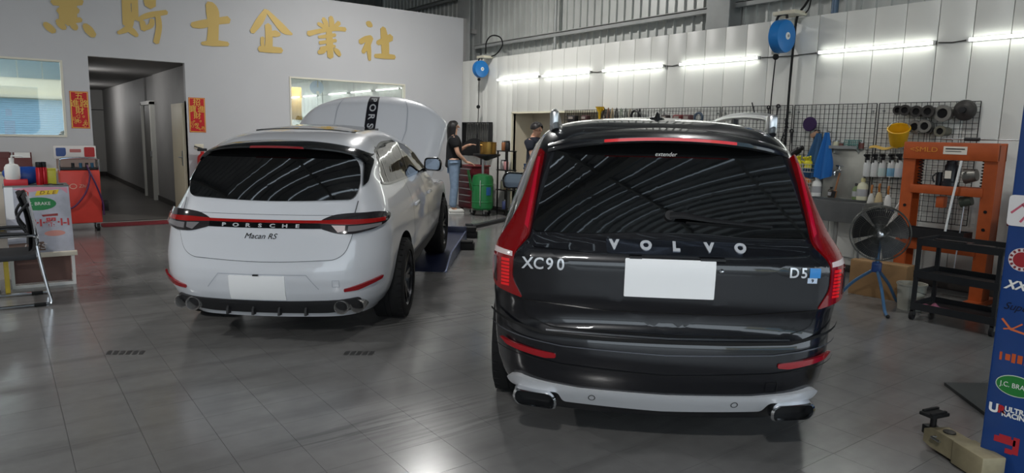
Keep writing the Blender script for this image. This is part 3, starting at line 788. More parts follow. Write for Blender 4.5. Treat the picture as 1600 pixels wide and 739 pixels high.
tabV = [ # z  yr    yf    w    ax   ay   bow  axf ayf bowf
 (.20, .12, 4.50, .78, .30, .34, .10, .3, .3, .2),
 (.26, .08, 4.58, .84, .30, .36, .10, .3, .3, .2),
 (.33, .035, 4.66, .875, .30, .36, .10, .3, .3, .2),
 (.42, .012, 4.70, .90, .30, .36, .10, .3, .3, .2),
 (.52, .0, 4.72, .915, .30, .36, .10, .3, .3, .2),
 (.615, .0, 4.72, .92, .30, .36, .10, .3, .3, .2),
 (.645, .02, 4.72, .922, .30, .36, .09, .3, .3, .2),
 (.68, .058, 4.72, .925, .28, .34, .06, .3, .3, .2),
 (.76, .058, 4.72, .928, .26, .34, .05, .3, .3, .2),
 (.80, .045, 4.71, .93, .25, .34, .05, .3, .3, .2),
 (.92, .038, 4.66, .925, .24, .34, .05, .3, .3, .2),
 (1.0, .032, 4.50, .915, .22, .34, .05, .3, .35, .2),
 (1.04, .045, 4.2, .905, .22, .34, .05, .25, .35, .2),
 (1.09, .095, 3.75, .905, .24, .40, .05, .2, .3, .2),
 (1.14, .125, 3.55, .89, .24, .46, .06, .15, .25, .2),
 (1.25, .182, 3.35, .855, .21, .50, .06, .12, .2, .18),
 (1.40, .260, 3.05, .805, .18, .50, .07, .12, .2, .16),
 (1.52, .322, 2.80, .755, .17, .46, .07, .12, .2, .14),
 (1.58, .353, 2.66, .725, .18, .44, .07, .14, .2, .14),
 (1.63, .390, 2.55, .69, .20, .42, .08, .16, .2, .14),
 (1.67, .450, 2.45, .64, .22, .40, .10, .2, .25, .14),
 (1.70, .560, 2.32, .56, .24, .40, .10, .2, .25, .12),
 (1.725, .74, 2.20, .44, .20, .36, .10, .2, .25, .12),
 (1.74, .98, 2.05, .27, .13, .3, .08, .12, .2, .1),
 (1.745, 1.3, 1.8, .08, .04, .1, .02, .04, .1, .02)]
BV = Body(tabV); FV = BV.F
loc = cam2w(.775, 3.30)
volvo = thing('car', 'dark grey sport utility car parked tail towards the viewer, blank white plate', 'car', loc, -YAW+math.radians(-4.6))
AXR, AXF, RWH = .98, 3.84, .362
link('body', BV.mesh('body', M_dark, M_rubber, ((AXR, RWH), (AXF, RWH)), .43), volvo)
for x in (-.82, .82):
    make_wheel(volvo, x, AXR, RWH, .235, M_alu); make_wheel(volvo, x, AXF, RWH, .235, M_alu)
# tailgate skin and rear glass
tg = round_poly([(-.700, 1.10), (-.770, 1.025), (-.778, .905), (-.722, .812), (-.700, .712), (-.575, .664), (0, .652), (.575, .664), (.700, .712), (.722, .812), (.778, .905), (.770, 1.025), (.700, 1.10)], .03)
tgate = patch(MB(), tg, FV, .005, -.01, .03).build('tailgate', M_dark, volvo)
mb = MB(); ribbon(mb, tg+[tg[0]], FV, .010, .0025); mb.build('shut_line', M_seam, volvo)
gl = round_poly([(-.575, 1.585), (0, 1.60), (.575, 1.585), (.690, 1.135), (.36, 1.135), (.18, 1.150), (-.18, 1.150), (-.36, 1.135), (-.690, 1.135)], [.05, .1, .05, .03, .06, .06, .06, .06, .03])
def FVG(x, z):
    k = .082+.155*(z-1.14); y = .125+.52*(z-1.14)+k*x*x-.012*math.sin(PI*(z-1.13)/.47)
    n = Vector((2*k*x, -1, .52+.155*x*x-.012*PI/.47*math.cos(PI*(z-1.13)/.47))); n.normalize(); return Vector((x, y, z)), n
gls = patch(MB(), gl, FVG, .008, -.02, .03).build('rear_window', M_tint, volvo)
# trim panel between window and tailgate with the chrome bar and the maker's letters
bar = round_poly([(-.69, 1.112), (-.36, 1.118), (.36, 1.118), (.69, 1.112), (.675, 1.06), (.36, 1.043), (-.36, 1.043), (-.675, 1.06)], .012)
hb = patch(MB(), bar, FV, .016, -.004, .03).build('handle_strip', M_dark, volvo)
patch(MB(), round_poly([(-.315, 1.108), (.35, 1.108), (.345, 1.044), (-.31, 1.044)], .008), FV, .021, .01, .04).build('chrome_strip', mat('bright_trim_strip', (78, 82, 92), .1, .9), hb)
for ch, x in zip('VOLVO', (-.275, -.12, .025, .185, .335)):
    mb = MB(); text_on(mb, ch, FV, x, 1.078, .058, .021, .003, wide=1.15, offset=.0035); mb.build('maker_letter', M_letter, hb)
for ch, x in zip('XC90', (-.70, -.645, -.590, -.535)):
    mb = MB(); text_on(mb, ch, FV, x, .985, .076, .006, .003, wide=1.0, offset=.001); mb.build('model_letter', M_letter, tgate)
for ch, x in zip('D5', (.592, .640)):
    mb = MB(); text_on(mb, ch, FV, x, .985, .064, .006, .003, wide=1.0, offset=.001); mb.build('model_letter', M_letter, tgate)
patch(MB(), [(.668, .965), (.720, .965), (.720, 1.01), (.668, 1.01)], FV, .008, .004, .03).build('blue_badge', mat('blue_badge', (60, 140, 210), .3), tgate)
patch(MB(), [(.660, .938), (.706, .938), (.706, .964), (.660, .964)], FV, .008, .004, .03).build('white_badge', mat('pale_badge', (200, 215, 235), .3), tgate)
mb = MB(); text_on(mb, '9', FV, .683, .951, .024, .009, .001); mb.build('badge_figure', M_seam, tgate)
# number plate, its lamp housing and the reverse camera
patch(MB(), round_poly([(-.22, .845), (.215, .845), (.215, 1.028), (-.22, 1.028)], .006), FV, .02, .0, .05).build('number_plate', M_plate, tgate)
for x in (-.17, .17, .23):
    p, n = FV(x, 1.033); MB().box(p+n*.014, (.06, .02, .012)).build('plate_lamp', M_black, tgate)
p, n = FV(.245, .985); MB().sphere(p+n*.006, .012).build('lock_cap', M_chrome, tgate)
mb = MB(); ribbon(mb, [(-.715, .80), (-.30, .762), (.30, .762), (.715, .80)], FV, .006, .0065); mb.build('crease_line', M_trim, tgate)
# wiper
mb = MB(); W = []
for (x, z, o, r) in ((.0, 1.225, .03, .022), (.06, 1.222, .045, .020), (.18, 1.205, .04, .013), (.36, 1.193, .03, .009), (.50, 1.186, .022, .007)):
    p, n = FV(x, z); W.append((p+n*o, r))
mb.tube([a for a, r in W], [r for a, r in W], 8, flat=.6); p, n = FV(0, 1.225); mb.cyl(p-n*.005, p+n*.035, .034, .026)
mb.build('wiper', M_black, gls)
mb = MB(); B = []
for k in range(9):
    x = .08+k*.052; p, n = FV(x, 1.196-.012*k/8); B.append(p+n*.014)
mb.tube(B, .006, 6, flat=1.8); mb.build('wiper_blade', M_rubber, gls)
mb = MB(); text_on(mb, 'extender', FVG, -.015, 1.532, .03, .007, .0006, shear=.3); mb.build('window_sticker', M_white, gls)
# spoiler with the high brake lamp
def spoil(i, j):
    x = (i*2-1)*.66; q = (x/.66)**2; s = [(.56, 1.685), (.42, 1.668), (.30, 1.645), (.262, 1.625), (.262, 1.606), (.285, 1.598), (.36, 1.590), (.40, 1.588)]
    k = j*(len(s)-1); a = int(min(k, len(s)-2)); t = k-a
    y = s[a][0]*(1-t)+s[a+1][0]*t; z = s[a][1]*(1-t)+s[a+1][1]*t
    return (x*(1-.05*q), y+.09*q+.05*q*q*q, z-.062*q-.012*q*q*q)
mb = MB().grid(spoil, 40, 14); spo = mb.build('roof_spoiler', M_dark, volvo, 60)
def spF(x, z):
    q = (x/.66)**2; return Vector((x, .262+.09*q+.05*q**3+(1.614-z)*.0, z-.062*q)), Vector((0, -1, 0))
patch(MB(), round_poly([(-.335, 1.607), (.335, 1.607), (.335, 1.622), (-.335, 1.622)], .006), spF, .006, -.02, .04).build('brake_lamp', M_redglow, spo)
# tail lamps
lampR = round_poly([(.652, 1.545), (.668, 1.540), (.742, 1.28), (.800, 1.165), (.862, 1.070), (.880, .985), (.882, .90), (.862, .846), (.722, .808), (.775, .905), (.770, 1.028), (.700, 1.118)], [.01, .01, .05, .05, .03, .03, .03, .02, .01, .03, .03, .03])
for sg in (1, -1):
    P = lampR if sg > 0 else mirror_poly(lampR)
    L = patch(MB(), P, FV, .012, -.02, .02).build('tail_lamp', M_red, volvo)
    wp = [(.775, 1.032), (.868, 1.042), (.870, 1.018), (.775, 1.012)]
    patch(MB(), wp if sg > 0 else mirror_poly(wp), FV, .015, .0, .02).build('reverse_lamp', M_clear, L)
    for c0 in (.788,):
        for k in range(8):
            z = .862+k*.018; q = [(c0, z), (c0+.04, z), (c0+.04, z+.012), (c0, z+.012)]
            patch(MB(), q if sg > 0 else mirror_poly(q), FV, .015, .0, .02).build('lamp_segment', M_redglow, L)
    q = [(.690, 1.14), (.700, 1.135), (.742, 1.22), (.668, 1.50), (.660, 1.50)]
    q = [(.705, 1.14), (.722, 1.16), (.670, 1.50), (.658, 1.50)]
    patch(MB(), q if sg > 0 else mirror_poly(q), FV, .015, .0, .03).build('light_blade', mat('deep_red_lens', (150, 6, 26), .1, coat=1, emit=(220, 10, 60), estr=.12), L)
    q = [(.852, .87), (.868, .885), (.870, 1.0), (.856, 1.0)]
    patch(MB(), q if sg > 0 else mirror_poly(q), FV, .0145, .0, .03).build('lamp_housing', M_lampdark, L)
    # rear reflectors and exhaust trims in the bumper
    q = round_poly([(.545, .510), (.60, .506), (.80, .542), (.845, .572), (.78, .563), (.545, .532)], .010)
    R_ = patch(MB(), q if sg > 0 else mirror_poly(q), FV, .006, -.01, .025).build('bumper_reflector', M_reflector, volvo)
    q = round_poly([(.535, .23), (.735, .235), (.765, .27), (.755, .322), (.57, .318), (.535, .29)], .03)
    q = q if sg > 0 else mirror_poly(q)
    ex = MB(); n_ = len(q); cx = sum(a for a, b in q)/n_; cz = sum(b for a, b in q)/n_
    ring = []
    for (sc, dy) in ((1.0, .05), (1.0, -.012), (.90, -.022), (.84, -.01), (.80, .06)):
        ring.append([Vector((cx+(a-cx)*sc, FV(cx, .36)[0].y+(a-cx)*sg*.18+dy-.01, cz+(b-cz)*sc*(.96 if sc < 1 else 1))) for a, b in q])
    vs = [p for r in ring for p in r]
    ex.add(vs, [(i*n_+k, i*n_+(k+1) % n_, (i+1)*n_+(k+1) % n_, (i+1)*n_+k) for i in range(4) for k in range(n_)], True)
    exo = ex.build('exhaust_trim', M_chrome, volvo)
    MB().add(ring[4], [tuple(range(n_))]).build('exhaust_opening', M_seam, exo)
# bumper lines, load lip, silver skid plate
sk = round_poly([(-.80, .355), (-.745, .385), (-.43, .352), (0, .345), (.43, .352), (.745, .385), (.80, .355), (.775, .318), (.53, .322), (.50, .262), (0, .245), (-.50, .262), (-.53, .322), (-.775, .318)], [.02]*14)
sko = patch(MB(), sk, FV, .012, -.02, .03).build('skid_plate', M_silver, volvo)
for x in (-.355, .355):
    mb = MB(); ring = []
    for k in range(16):
        a = 2*PI*k/16; ring.append((x+.016*math.cos(a), .308+.016*math.sin(a)))
    ribbon(mb, ring+[ring[0]], FV, .004, .0135, .01); mb.build('parking_sensor', M_black, sko)
mb = MB(); ribbon(mb, [(-.90, .70), (-.80, .672), (-.60, .632), (-.3, .624), (.3, .624), (.60, .632), (.80, .672), (.90, .70)], FV, .014, .003); mb.build('bumper_gap', M_seam, volvo)
mb = MB(); ribbon(mb, [(-.60, .646), (0, .638), (.60, .646)], FV, .007, .006); mb.build('load_lip_trim', mat('dark_chrome', (120, 122, 126), .25, 1.0), volvo)
mb = MB(); ribbon(mb, [(-.90, .63), (-.52, .575), (0, .56), (.52, .575), (.90, .63)], FV, .006, .003); mb.build('bumper_crease', mat('bumper_line', (96, 98, 104), .25, .6), volvo)
mb = MB(); ribbon(mb, [(-.88, .53), (-.52, .478), (0, .452), (.52, .478), (.88, .53)], FV, .005, .003); mb.build('bumper_crease', M_seam, volvo)
mb = MB(); q = [(.50, .375), (.555, .375), (.555, .43), (.50, .43), (.50, .375)]; ribbon(mb, q, FV, .004, .003, .02); mb.build('tow_cover', M_seam, volvo)
# side glass, chrome line, door seams, mirrors, roof rails, aerial
for sg in (1, -1):
    S = BV.side(sg)
    q = round_poly([(.62, 1.19), (3.3, 1.16), (3.0, 1.36), (2.55, 1.55), (1.2, 1.57), (.70, 1.50)], [.03, .02, .1, .15, .2, .08])
    sw = patch(MB(), q, S, .004, -.006, .08).build('side_window', M_tint, volvo)
    mb = MB(); ribbon(mb, q+[q[0]], S, .02, .006, .06); mb.build('window_trim', M_alu, sw)
    for y in (1.62, 2.62): mb = MB(); ribbon(mb, [(y, .36), (y, 1.15)], S, .008, .002, .08); mb.build('door_seam', M_seam, volvo)
    for y in (1.75, 2.75): p, n = S(y, .98); MB().box(p+n*.02, (.03, .22, .035), None, .01).build('door_handle', M_dark, volvo)
    mi = door_mirror(volvo, sg, (1.005, 3.02, 1.205), (.24, .12, .16), M_trim)
    # rails
    P = [(sg*.595, .62, 1.65), (sg*.605, .68, 1.72), (sg*.61, .80, 1.75), (sg*.62, 1.4, 1.775), (sg*.62, 2.0, 1.77), (sg*.61, 2.5, 1.72), (sg*.60, 2.6, 1.66)]
    r = MB().tube(smooth_path(P, 6), .020, 10, flat=1.3); rail = r.build('roof_rail', M_alu, volvo)
    MB().box((sg*.603, .67, 1.70), (.05, .09, .12), None, .015).build('rail_foot', M_alu, rail)
    MB().box((sg*.615, 1.6, 1.725), (.03, .06, .07)).build('rail_foot', M_black, rail)
mb = MB(); vs = []
for (y, h, wd) in ((.82, .0, .018), (.86, .045, .014), (.90, .056, .010), (.96, .04, .012), (1.05, 0, .016)):
    for (a, b) in ((-1, 0), (-.5, .7), (0, 1), (.5, .7), (1, 0)): vs.append((a*wd*1.6, y, 1.725+b*h))
mb.add(vs, [(i*5+k, i*5+k+1, (i+1)*5+k+1, (i+1)*5+k) for i in range(4) for k in range(4)], True); mb.sphere((0, .93, 1.727), .055, 14, 8, (1, 1.8, .35)); mb.build('roof_aerial', M_trim, volvo)
mb = MB(); mb.lathe([(0, 0), (.03, 0)], (0, 0, 0)); 
MB().lohi((-.7, .3, .17), (.7, 4.3, .24)).build('underbody', M_black, volvo)
# ------------------------------------------------------------------ white SUV with raised bonnet
M_wpaint = mat('white_car_paint', (218, 220, 225), .3, 0, coat=1.0)
M_smoke = mat('smoked_lamp_lens', (44, 40, 42), .1, coat=1.0)
M_redbar = mat('red_light_bar', (150, 20, 18), .12, coat=1.0, emit=(210, 30, 24), estr=.03)
tabM = [
 (.22, .17, 4.30, .76, .30, .40, .10, .3, .3, .2),
 (.28, .12, 4.38, .82, .32, .42, .11, .3, .3, .2),
 (.36, .05, 4.45, .87, .34, .42, .12, .3, .3, .2),
 (.44, .015, 4.50, .895, .34, .42, .12, .3, .3, .2),
 (.54, .0, 4.50, .91, .34, .42, .12, .3, .3, .2),
 (.62, .004, 4.48, .915, .34, .42, .12, .3, .3, .2),
 (.66, .018, 4.46, .918, .33, .42, .11, .3, .3, .2),
 (.72, .034, 4.44, .918, .32, .42, .11, .3, .3, .2),
 (.85, .070, 4.36, .912, .32, .42, .11, .3, .3, .2),
 (.90, .084, 4.26, .905, .32, .42, .11, .3, .3, .2),
 (.93, .098, 3.60, .90, .32, .42, .11, .2, .3, .2),
 (.95, .105, 3.42, .895, .32, .42, .11, .15, .2, .2),
 (1.02, .14, 3.34, .875, .30, .42, .11, .12, .2, .2),
 (1.09, .195, 3.22, .845, .26, .42, .11, .12, .2, .2),
 (1.16, .255, 3.08, .81, .20, .42, .10, .12, .2, .18),
 (1.25, .325, 2.92, .765, .14, .42, .10, .12, .2, .16),
 (1.35, .405, 2.72, .735, .135, .42, .10, .12, .2, .16),
 (1.44, .475, 2.55, .695, .15, .42, .10, .13, .2, .14),
 (1.49, .525, 2.44, .67, .18, .42, .10, .16, .2, .14),
 (1.53, .590, 2.34, .635, .20, .42, .10, .2, .24, .12),
 (1.57, .71, 2.22, .58, .22, .40, .10, .2, .24, .10),
 (1.605, .90, 2.10, .48, .22, .38, .10, .2, .24, .10),
 (1.63, 1.15, 1.95, .30, .15, .3, .08, .14, .2, .08),
 (1.64, 1.4, 1.75, .10, .05, .1, .02, .05, .1, .02)]
BM = Body(tabM); FM = BM.F
PT = math.radians(2.5); HD = math.radians(-1.3)
a_ = (math.sin(-HD)*1.0, math.cos(HD)*1.0)
piv = (-1.86+math.sin(-HD), 5.08+math.cos(HD))
org = (piv[0]-math.sin(-HD)*math.cos(PT), piv[1]-math.cos(HD)*math.cos(PT))
lc = cam2w(org[0], org[1], -math.sin(PT))
macan = thing('car', 'white sport utility car with its bonnet raised, nose on a low ramp', 'car', lc, rot=(PT, 0, -YAW+HD))
MXR, MXF, MR = .985, 3.70, .352
link('body', BM.mesh('body', M_wpaint, M_rubber, ((MXR, MR), (MXF, MR)), .415), macan)
M_brim = mat('black_machined_rim', (74, 75, 78), .25, .8)
for x in (-.80, .80):
    make_wheel(macan, x, MXR, MR, .27, M_brim, 5, True); make_wheel(macan, x, MXF, MR, .25, M_brim, 5, True)
# tailgate, rear window, light bar
tg = round_poly([(-.655, 1.02), (-.66, .90), (-.612, .755), (-.54, .705), (0, .680), (.54, .705), (.612, .755), (.66, .90), (.655, 1.02)], [.01, .05, .06, .06, .3, .06, .06, .05, .01])
mtg = patch(MB(), tg, FM, .004, -.01, .03).build('tailgate', M_wpaint, macan)
mb = MB(); ribbon(mb, tg+[tg[0]], FM, .007, .002); mb.build('shut_line', mat('grey_shut_line', (70, 72, 76), .7), macan)
for sg in (-1, 1):
    mb = MB(); ribbon(mb, [(sg*.655, 1.02), (sg*.665, 1.12)], FM, .006, .003); mb.build('shut_line', MATS['grey_shut_line'], macan)
gl = round_poly([(-.50, 1.475), (0, 1.49), (.50, 1.475), (.635, 1.40), (.668, 1.24), (.640, 1.132), (.0, 1.108), (-.640, 1.132), (-.668, 1.24), (-.635, 1.40)], [.1, .2, .1, .12, .12, .06, .3, .06, .12, .12])
def FMG(x, z):
    k = .152+.243*(z-1.16); y = .255+.786*(z-1.16)+k*x*x-.012*math.sin(PI*(z-1.10)/.4)
    n = Vector((2*k*x, -1, .786+.243*x*x-.012*PI/.4*math.cos(PI*(z-1.1)/.4))); n.normalize(); return Vector((x, y, z)), n
mgl = patch(MB(), gl, FMG, .008, -.03, .03).build('rear_window', M_tint, macan)
def mspoil(i, j):
    x = (i*2-1)*.70; q = (x/.70)**2; s = [(.74, 1.560), (.56, 1.545), (.47, 1.530), (.430, 1.518), (.430, 1.505), (.46, 1.496), (.52, 1.488)]
    k = j*(len(s)-1); a = int(min(k, len(s)-2)); t = k-a
    y = s[a][0]*(1-t)+s[a+1][0]*t; z = s[a][1]*(1-t)+s[a+1][1]*t
    return (x*(1-.04*q), y+.10*q+.03*q**4, z-.05*q-.07*q**4)
msp = MB().grid(mspoil, 44, 12).build('roof_spoiler', M_trim, macan, 60)
for sg in (-1, 1):
    P = [(sg*.66, 1.44), (sg*.70, 1.40), (sg*.705, 1.25), (sg*.68, 1.22), (sg*.655, 1.38), (sg*.62, 1.46)]
    patch(MB(), round_poly(P if sg > 0 else P, .03), FM, .008, -.01, .03).build('window_fin', M_trim, mgl)
def mspF(x, z):
    q = (x/.70)**2; return Vector((x, .430+.10*q, z-.05*q)), Vector((0, -1, 0))
patch(MB(), round_poly([(-.215, 1.503), (.215, 1.503), (.205, 1.520), (-.205, 1.520)], .006), mspF, .006, -.02, .04).build('brake_lamp', M_reflector, msp)
barp = round_poly([(-.47, .985), (.47, .985), (.47, .926), (-.47, .926)], .004)
mbar = patch(MB(), barp, FM, .008, -.01, .03).build('light_bar', M_trim, macan)
patch(MB(), [(-.47, .984), (.47, .984), (.47, .964), (-.47, .964)], FM, .012, .0, .03).build('red_strip', M_redbar, mbar)
for ch, x in zip('PORSCHE', [(-.303+k*.0925) for k in range(7)]):
    mb = MB(); text_on(mb, ch, FM, x, .942, .034, .009, .002, wide=1.75, offset=.001); mb.build('maker_letter', M_letter, mbar)
mb = MB(); text_on(mb, 'Macan RS', FM, -.02, .868, .056, .004, .002, wide=1.1, shear=.35); tag(mb.build('model_script', M_trim, mtg), kind='stuff')
for sg in (1, -1):
    P = round_poly([(.42, .988), (.50, 1.022), (.62, 1.036), (.80, 1.034), (.868, 1.012), (.872, .955), (.80, .915), (.66, .888), (.55, .890), (.42, .926)], [.02, .04, .05, .03, .03, .03, .04, .04, .04, .02])
    L = patch(MB(), P if sg > 0 else mirror_poly(P), FM, .010, -.02, .02).build('tail_lamp', M_smoke, macan)
    q = [(.42, .985), (.60, .992), (.848, .985), (.848, .958), (.60, .955), (.42, .962)]
    patch(MB(), q if sg > 0 else mirror_poly(q), FM, .014, .0, .02).build('red_strip', M_redbar, L)
    q = [(.50, .950), (.60, .948), (.60, .912), (.55, .900)]
    patch(MB(), q if sg > 0 else mirror_poly(q), FM, .014, .0, .02).build('reverse_lamp', M_clear if sg > 0 else mat('grey_lamp_lens', (130, 126, 128), .15, coat=1), L)
    q = [(.62, .945), (.83, .950), (.83, .930), (.68, .908), (.62, .905)]
    patch(MB(), q if sg > 0 else mirror_poly(q), FM, .013, .0, .02).build('grey_lens', mat('grey_lamp_lens', (130, 126, 128), .15, coat=1), L)
    q = round_poly([(.60, .458), (.70, .468), (.85, .525), (.86, .552), (.70, .505), (.60, .482)], .008)
    patch(MB(), q if sg > 0 else mirror_poly(q), FM, .005, -.01, .02).build('bumper_reflector', M_reflector, macan)
# plate recess, plate, sensor dots
mb = MB(); ribbon(mb, [(-.42, .482), (-.33, .592), (.33, .592), (.42, .482)], FM, .006, .002); mb.build('plate_recess', mat('soft_crease', (176, 180, 188), .4), macan)
patch(MB(), round_poly([(-.245, .398), (.175, .398), (.175, .582), (-.245, .582)], .006), FM, .014, .0, .05).build('number_plate', M_plate, macan)
MB().lohi((-.06, -.016, .584), (-.02, .0, .594)).build('plate_clip', M_black, macan)
mb = MB(); ribbon(mb, [(.52, .50), (.57, .50), (.57, .55), (.52, .55), (.52, .50)], FM, .004, .002, .02); mb.build('tow_cover', MATS['soft_crease'], macan)
# black diffuser with fins
df = round_poly([(-.72, .40), (-.50, .385), (0, .378), (.50, .385), (.72, .40), (.70, .30), (.45, .265), (-.45, .265), (-.70, .30)], [.05, .05, .3, .05, .05, .04, .04, .04, .04])
dif = patch(MB(), df, FM, .008, -.02, .03).build('diffuser', mat('matt_dark_plastic', (44, 44, 46), .55), macan)
for x in (-.30, -.1, .1, .30):
    p, n = FM(x, .32); MB().prism([(0, .255), (0, .36), (-.05, .30), (-.055, .26)], lambda a, b: Vector((x-.008, p.y+a+.02, b)), lambda a, b: Vector((x+.008, p.y+a+.02, b))).build('diffuser_fin', MATS['matt_dark_plastic'], dif)
for x in (-.68, -.57, .57, .68):
    y = FM(x, .36)[0].y-.02
    e = MB().lathe([(.056, .16), (.056, 0), (.052, -.008), (.047, 0), (.044, .12)], (x, y, .330), 'Y', 26).build('exhaust_tip', mat('smoked_steel', (190, 188, 186), .25, .75), macan)
    MB().lathe([(0, 0), (.046, 0)], (x, y+.09, .330), 'Y', 26).build('exhaust_bore', M_seam, e)
# sides
for sg in (1, -1):
    S = BM.side(sg)
    q = round_poly([(.60, 1.225), (.95, 1.185), (2.86, 1.145), (2.62, 1.30), (2.25, 1.44), (1.75, 1.505), (1.20, 1.512), (.82, 1.44), (.62, 1.32)], [.06, .08, .03, .1, .12, .15, .15, .12, .08])
    sw = patch(MB(), q, S, .005, -.006, .07).build('side_window', M_tint, macan)
    mb = MB(); ribbon(mb, q+[q[0]], S, .018, .007, .05); mb.build('window_trim', M_trim, sw)
    for y in (.93, 1.78):
        mb = MB(); ribbon(mb, [(y, 1.18), (y+.05, 1.49)], S, .02 if y < 1 else .07, .007, .05); mb.build('window_pillar', M_trim, sw)
    for y in (1.45, 2.28):
        mb = MB(); ribbon(mb, [(y, .48), (y+.02, 1.16)], S, .006, .002, .06); mb.build('door_seam', MATS['grey_shut_line'], macan)
    mb = MB(); ribbon(mb, [(1.45, .40), (3.25, .40)], S, .16, .012, .08); mb.build('side_sill', mat('matt_dark_plastic', (44, 44, 46), .55), macan)
    for y in (1.58, 2.42):
        p, n = S(y, .93); MB().box(p+n*.018, (.028, .2, .03), None, .01).build('door_handle', M_wpaint, macan)
    mi = door_mirror(macan, sg, (.925, 2.62, 1.215), (.20, .11, .15), M_wpaint if False else M_trim)
    mb = MB(); mb.box((sg*.93, 2.66, 1.165), (.19, .09, .06), None, .02); mb.build('mirror_cap', M_wpaint, mi)
# sunroof
def top_z(x, y):
    # height of the roof surface above (x, y): bisect on the contours
    lo, hi = 1.2, tabM[-1][0]
    for _ in range(26):
        mid = (lo+hi)/2
        yr, yf, w_, ax, ay, bow, axf, ayf, bowf = BM.par(mid)
        inside = abs(x) < w_*.985 and BM.rear(x, mid) < y < yf-bowf*(x/max(w_, .01))**2
        if inside: lo = mid
        else: hi = mid
    return lo
def FRoof(x, y):
    e = .03; z = top_z(x, y); gx = (top_z(x+e, y)-top_z(x-e, y))/(2*e); gy = (top_z(x, y+e)-top_z(x, y-e))/(2*e)
    n = Vector((-gx, -gy, 1)); n.normalize(); return Vector((x, y, z)), n
sr_ = patch(MB(), round_poly([(-.44, 1.12), (.44, 1.12), (.46, 2.05), (-.46, 2.05)], .05), FRoof, .006, -.01, .08).build('sunroof', M_tint, macan)
# raised bonnet with black centre stripe and lettering
OP = math.radians(52)
def bonnet(i, j, lift=0.0):
    x = (i*2-1); t = j
    half = .80+.14*math.sin(t*PI/2)-.30*max(0, t-.72)**2/.08*.6
    wx = x*half
    L = 1.12*t*(1-.16*x**4*t); crown = .075*(1-x*x)*(.4+.6*t) - .10*max(0, abs(x)-.78)**2/.05 - .16*max(0, t-.82)**2/.03*.5
    y = 3.30+L*math.cos(OP)-(crown+lift)*math.sin(OP); z = 1.06+L*math.sin(OP)+(crown+lift)*math.cos(OP)
    return (wx, y, z)
bo = MB().grid(bonnet, 40, 28)
bo.grid(lambda i, j: bonnet(i, j, -.03), 40, 28)
N1 = 41*29
rim_ = [k for k in range(0, 29)]
bd = [(0, j) for j in range(29)] + [(i, 28) for i in range(1, 41)] + [(40, j) for j in range(27, -1, -1)] + [(i, 0) for i in range(39, 0, -1)]
ids = [i*29+j for i, j in bd]
for a, b in zip(ids, ids[1:]+ids[:1]): bo.f.append((a, b, b+N1, a+N1)); bo.sm.append(False)
bon = bo.build('bonnet', M_wpaint, macan, 50)
def FB(a, t):
    i = a/2+.5; p = Vector(bonnet(i, t)); e = .01
    du = Vector(bonnet(i+e, t))-Vector(bonnet(i-e, t)); dv = Vector(bonnet(i, min(1, t+e)))-Vector(bonnet(i, t-e))
    n = du.cross(dv).normalized(); n = n if n.y < 0 else -n; return p, n
stp = patch(MB(), [(-.075, .05), (.075, .05), (.075, .97), (-.075, .97)], FB, .003, -.003, .05).build('bonnet_stripe', mat('black_vinyl_stripe', (24, 24, 32), .4), bon)
for k, ch in enumerate('PORSCHE'):
    mb = MB(); text_on(mb, ch, FB, .0, .90-k*.118, .12, .004, .001, wide=1.05, rot=-PI/2, offset=.002); mb.build('stripe_letter', M_letter, stp)
for sg in (-1, 1):
    mb = MB(); ribbon(mb, [(sg*.42, .05), (sg*.50, .5), (sg*.46, .95)], FB, .012, .004, .05); mb.build('bonnet_crease', MATS['soft_crease'], bon)
    MB().tube([(sg*.72, 3.55, 1.0), (sg*.70, 3.72, 1.42)], .011).build('gas_strut', M_black, macan)
# open engine bay
MB().lohi((-.66, 3.45, .905), (.66, 4.15, .935)).build('engine_cover', M_black, macan)
MB().lohi((-.64, .5, .20), (.64, 4.0, .26)).build('underbody', M_black, macan)
# ------------------------------------------------------------------ around the doorway
M_redp = mat('couplet_red', (196, 30, 34), .5, noise=.12, nscale=60)
M_goldp = mat('print_gold', (226, 184, 84), .4, .2)
def couplet(px0, px1, label, chars, dark):
    a, b = onB(*px0), onB(*px1); w_, h_ = b.x-a.x, a.z-b.z
    t = thing('festive_poster', label, 'poster', ((a.x+b.x)/2, VB, b.z), group='red posters beside the doorway')
    MB().lohi((-w_/2, -.006, 0), (w_/2, 0, h_)).build('sheet', M_redp, t)
    F = plane_F((0, -.006, 0), (1, 0, 0), (0, 0, 1), (0, -1, 0))
    mb = MB(); e = .012
    ribbon(mb, [(-w_/2+e, e), (w_/2-e, e), (w_/2-e, h_-e), (-w_/2+e, h_-e), (-w_/2+e, e)], F, .014, .001, .2); mb.build('gold_border', M_goldp, t)
    for ch, (x, z) in zip(chars, ((0, .86), (-.5, .66), (.5, .66), (0, .47))):
        mb = MB(); text_on(mb, ch, F, x*w_*.5, z*h_, .13, .001, .001, offset=.0006); mb.build('gold_character', M_goldp, t)
    for k in range(14):
        r = random.Random(k+len(label)); x, z = r.uniform(-.38, .38)*w_, r.uniform(.06, .34)*h_
        mb = MB(); n = r.randint(5, 9); R_ = r.uniform(.016, .034)
        ring = [(x+R_*math.cos(2*PI*q/n)*(1 if q % 2 else .6), z+R_*math.sin(2*PI*q/n)*(1 if q % 2 else .6)) for q in range(n)]
        ribbon(mb, ring+[ring[0]], F, .006, .001+.0002*k, .05); mb.build('gold_flourish', M_goldp, t)
couplet((108, 142), (141, 201), 'red and gold festive poster between the wide window and the doorway', '五進路財', 0)
couplet((294, 152), (322, 207), 'red and gold festive poster to the far side of the doorway', '招寶進財', 0)
p = onB(311, 229)
t = thing('light_switch', 'cream double light switch under a red poster', 'switch', (p.x, VB, p.z))
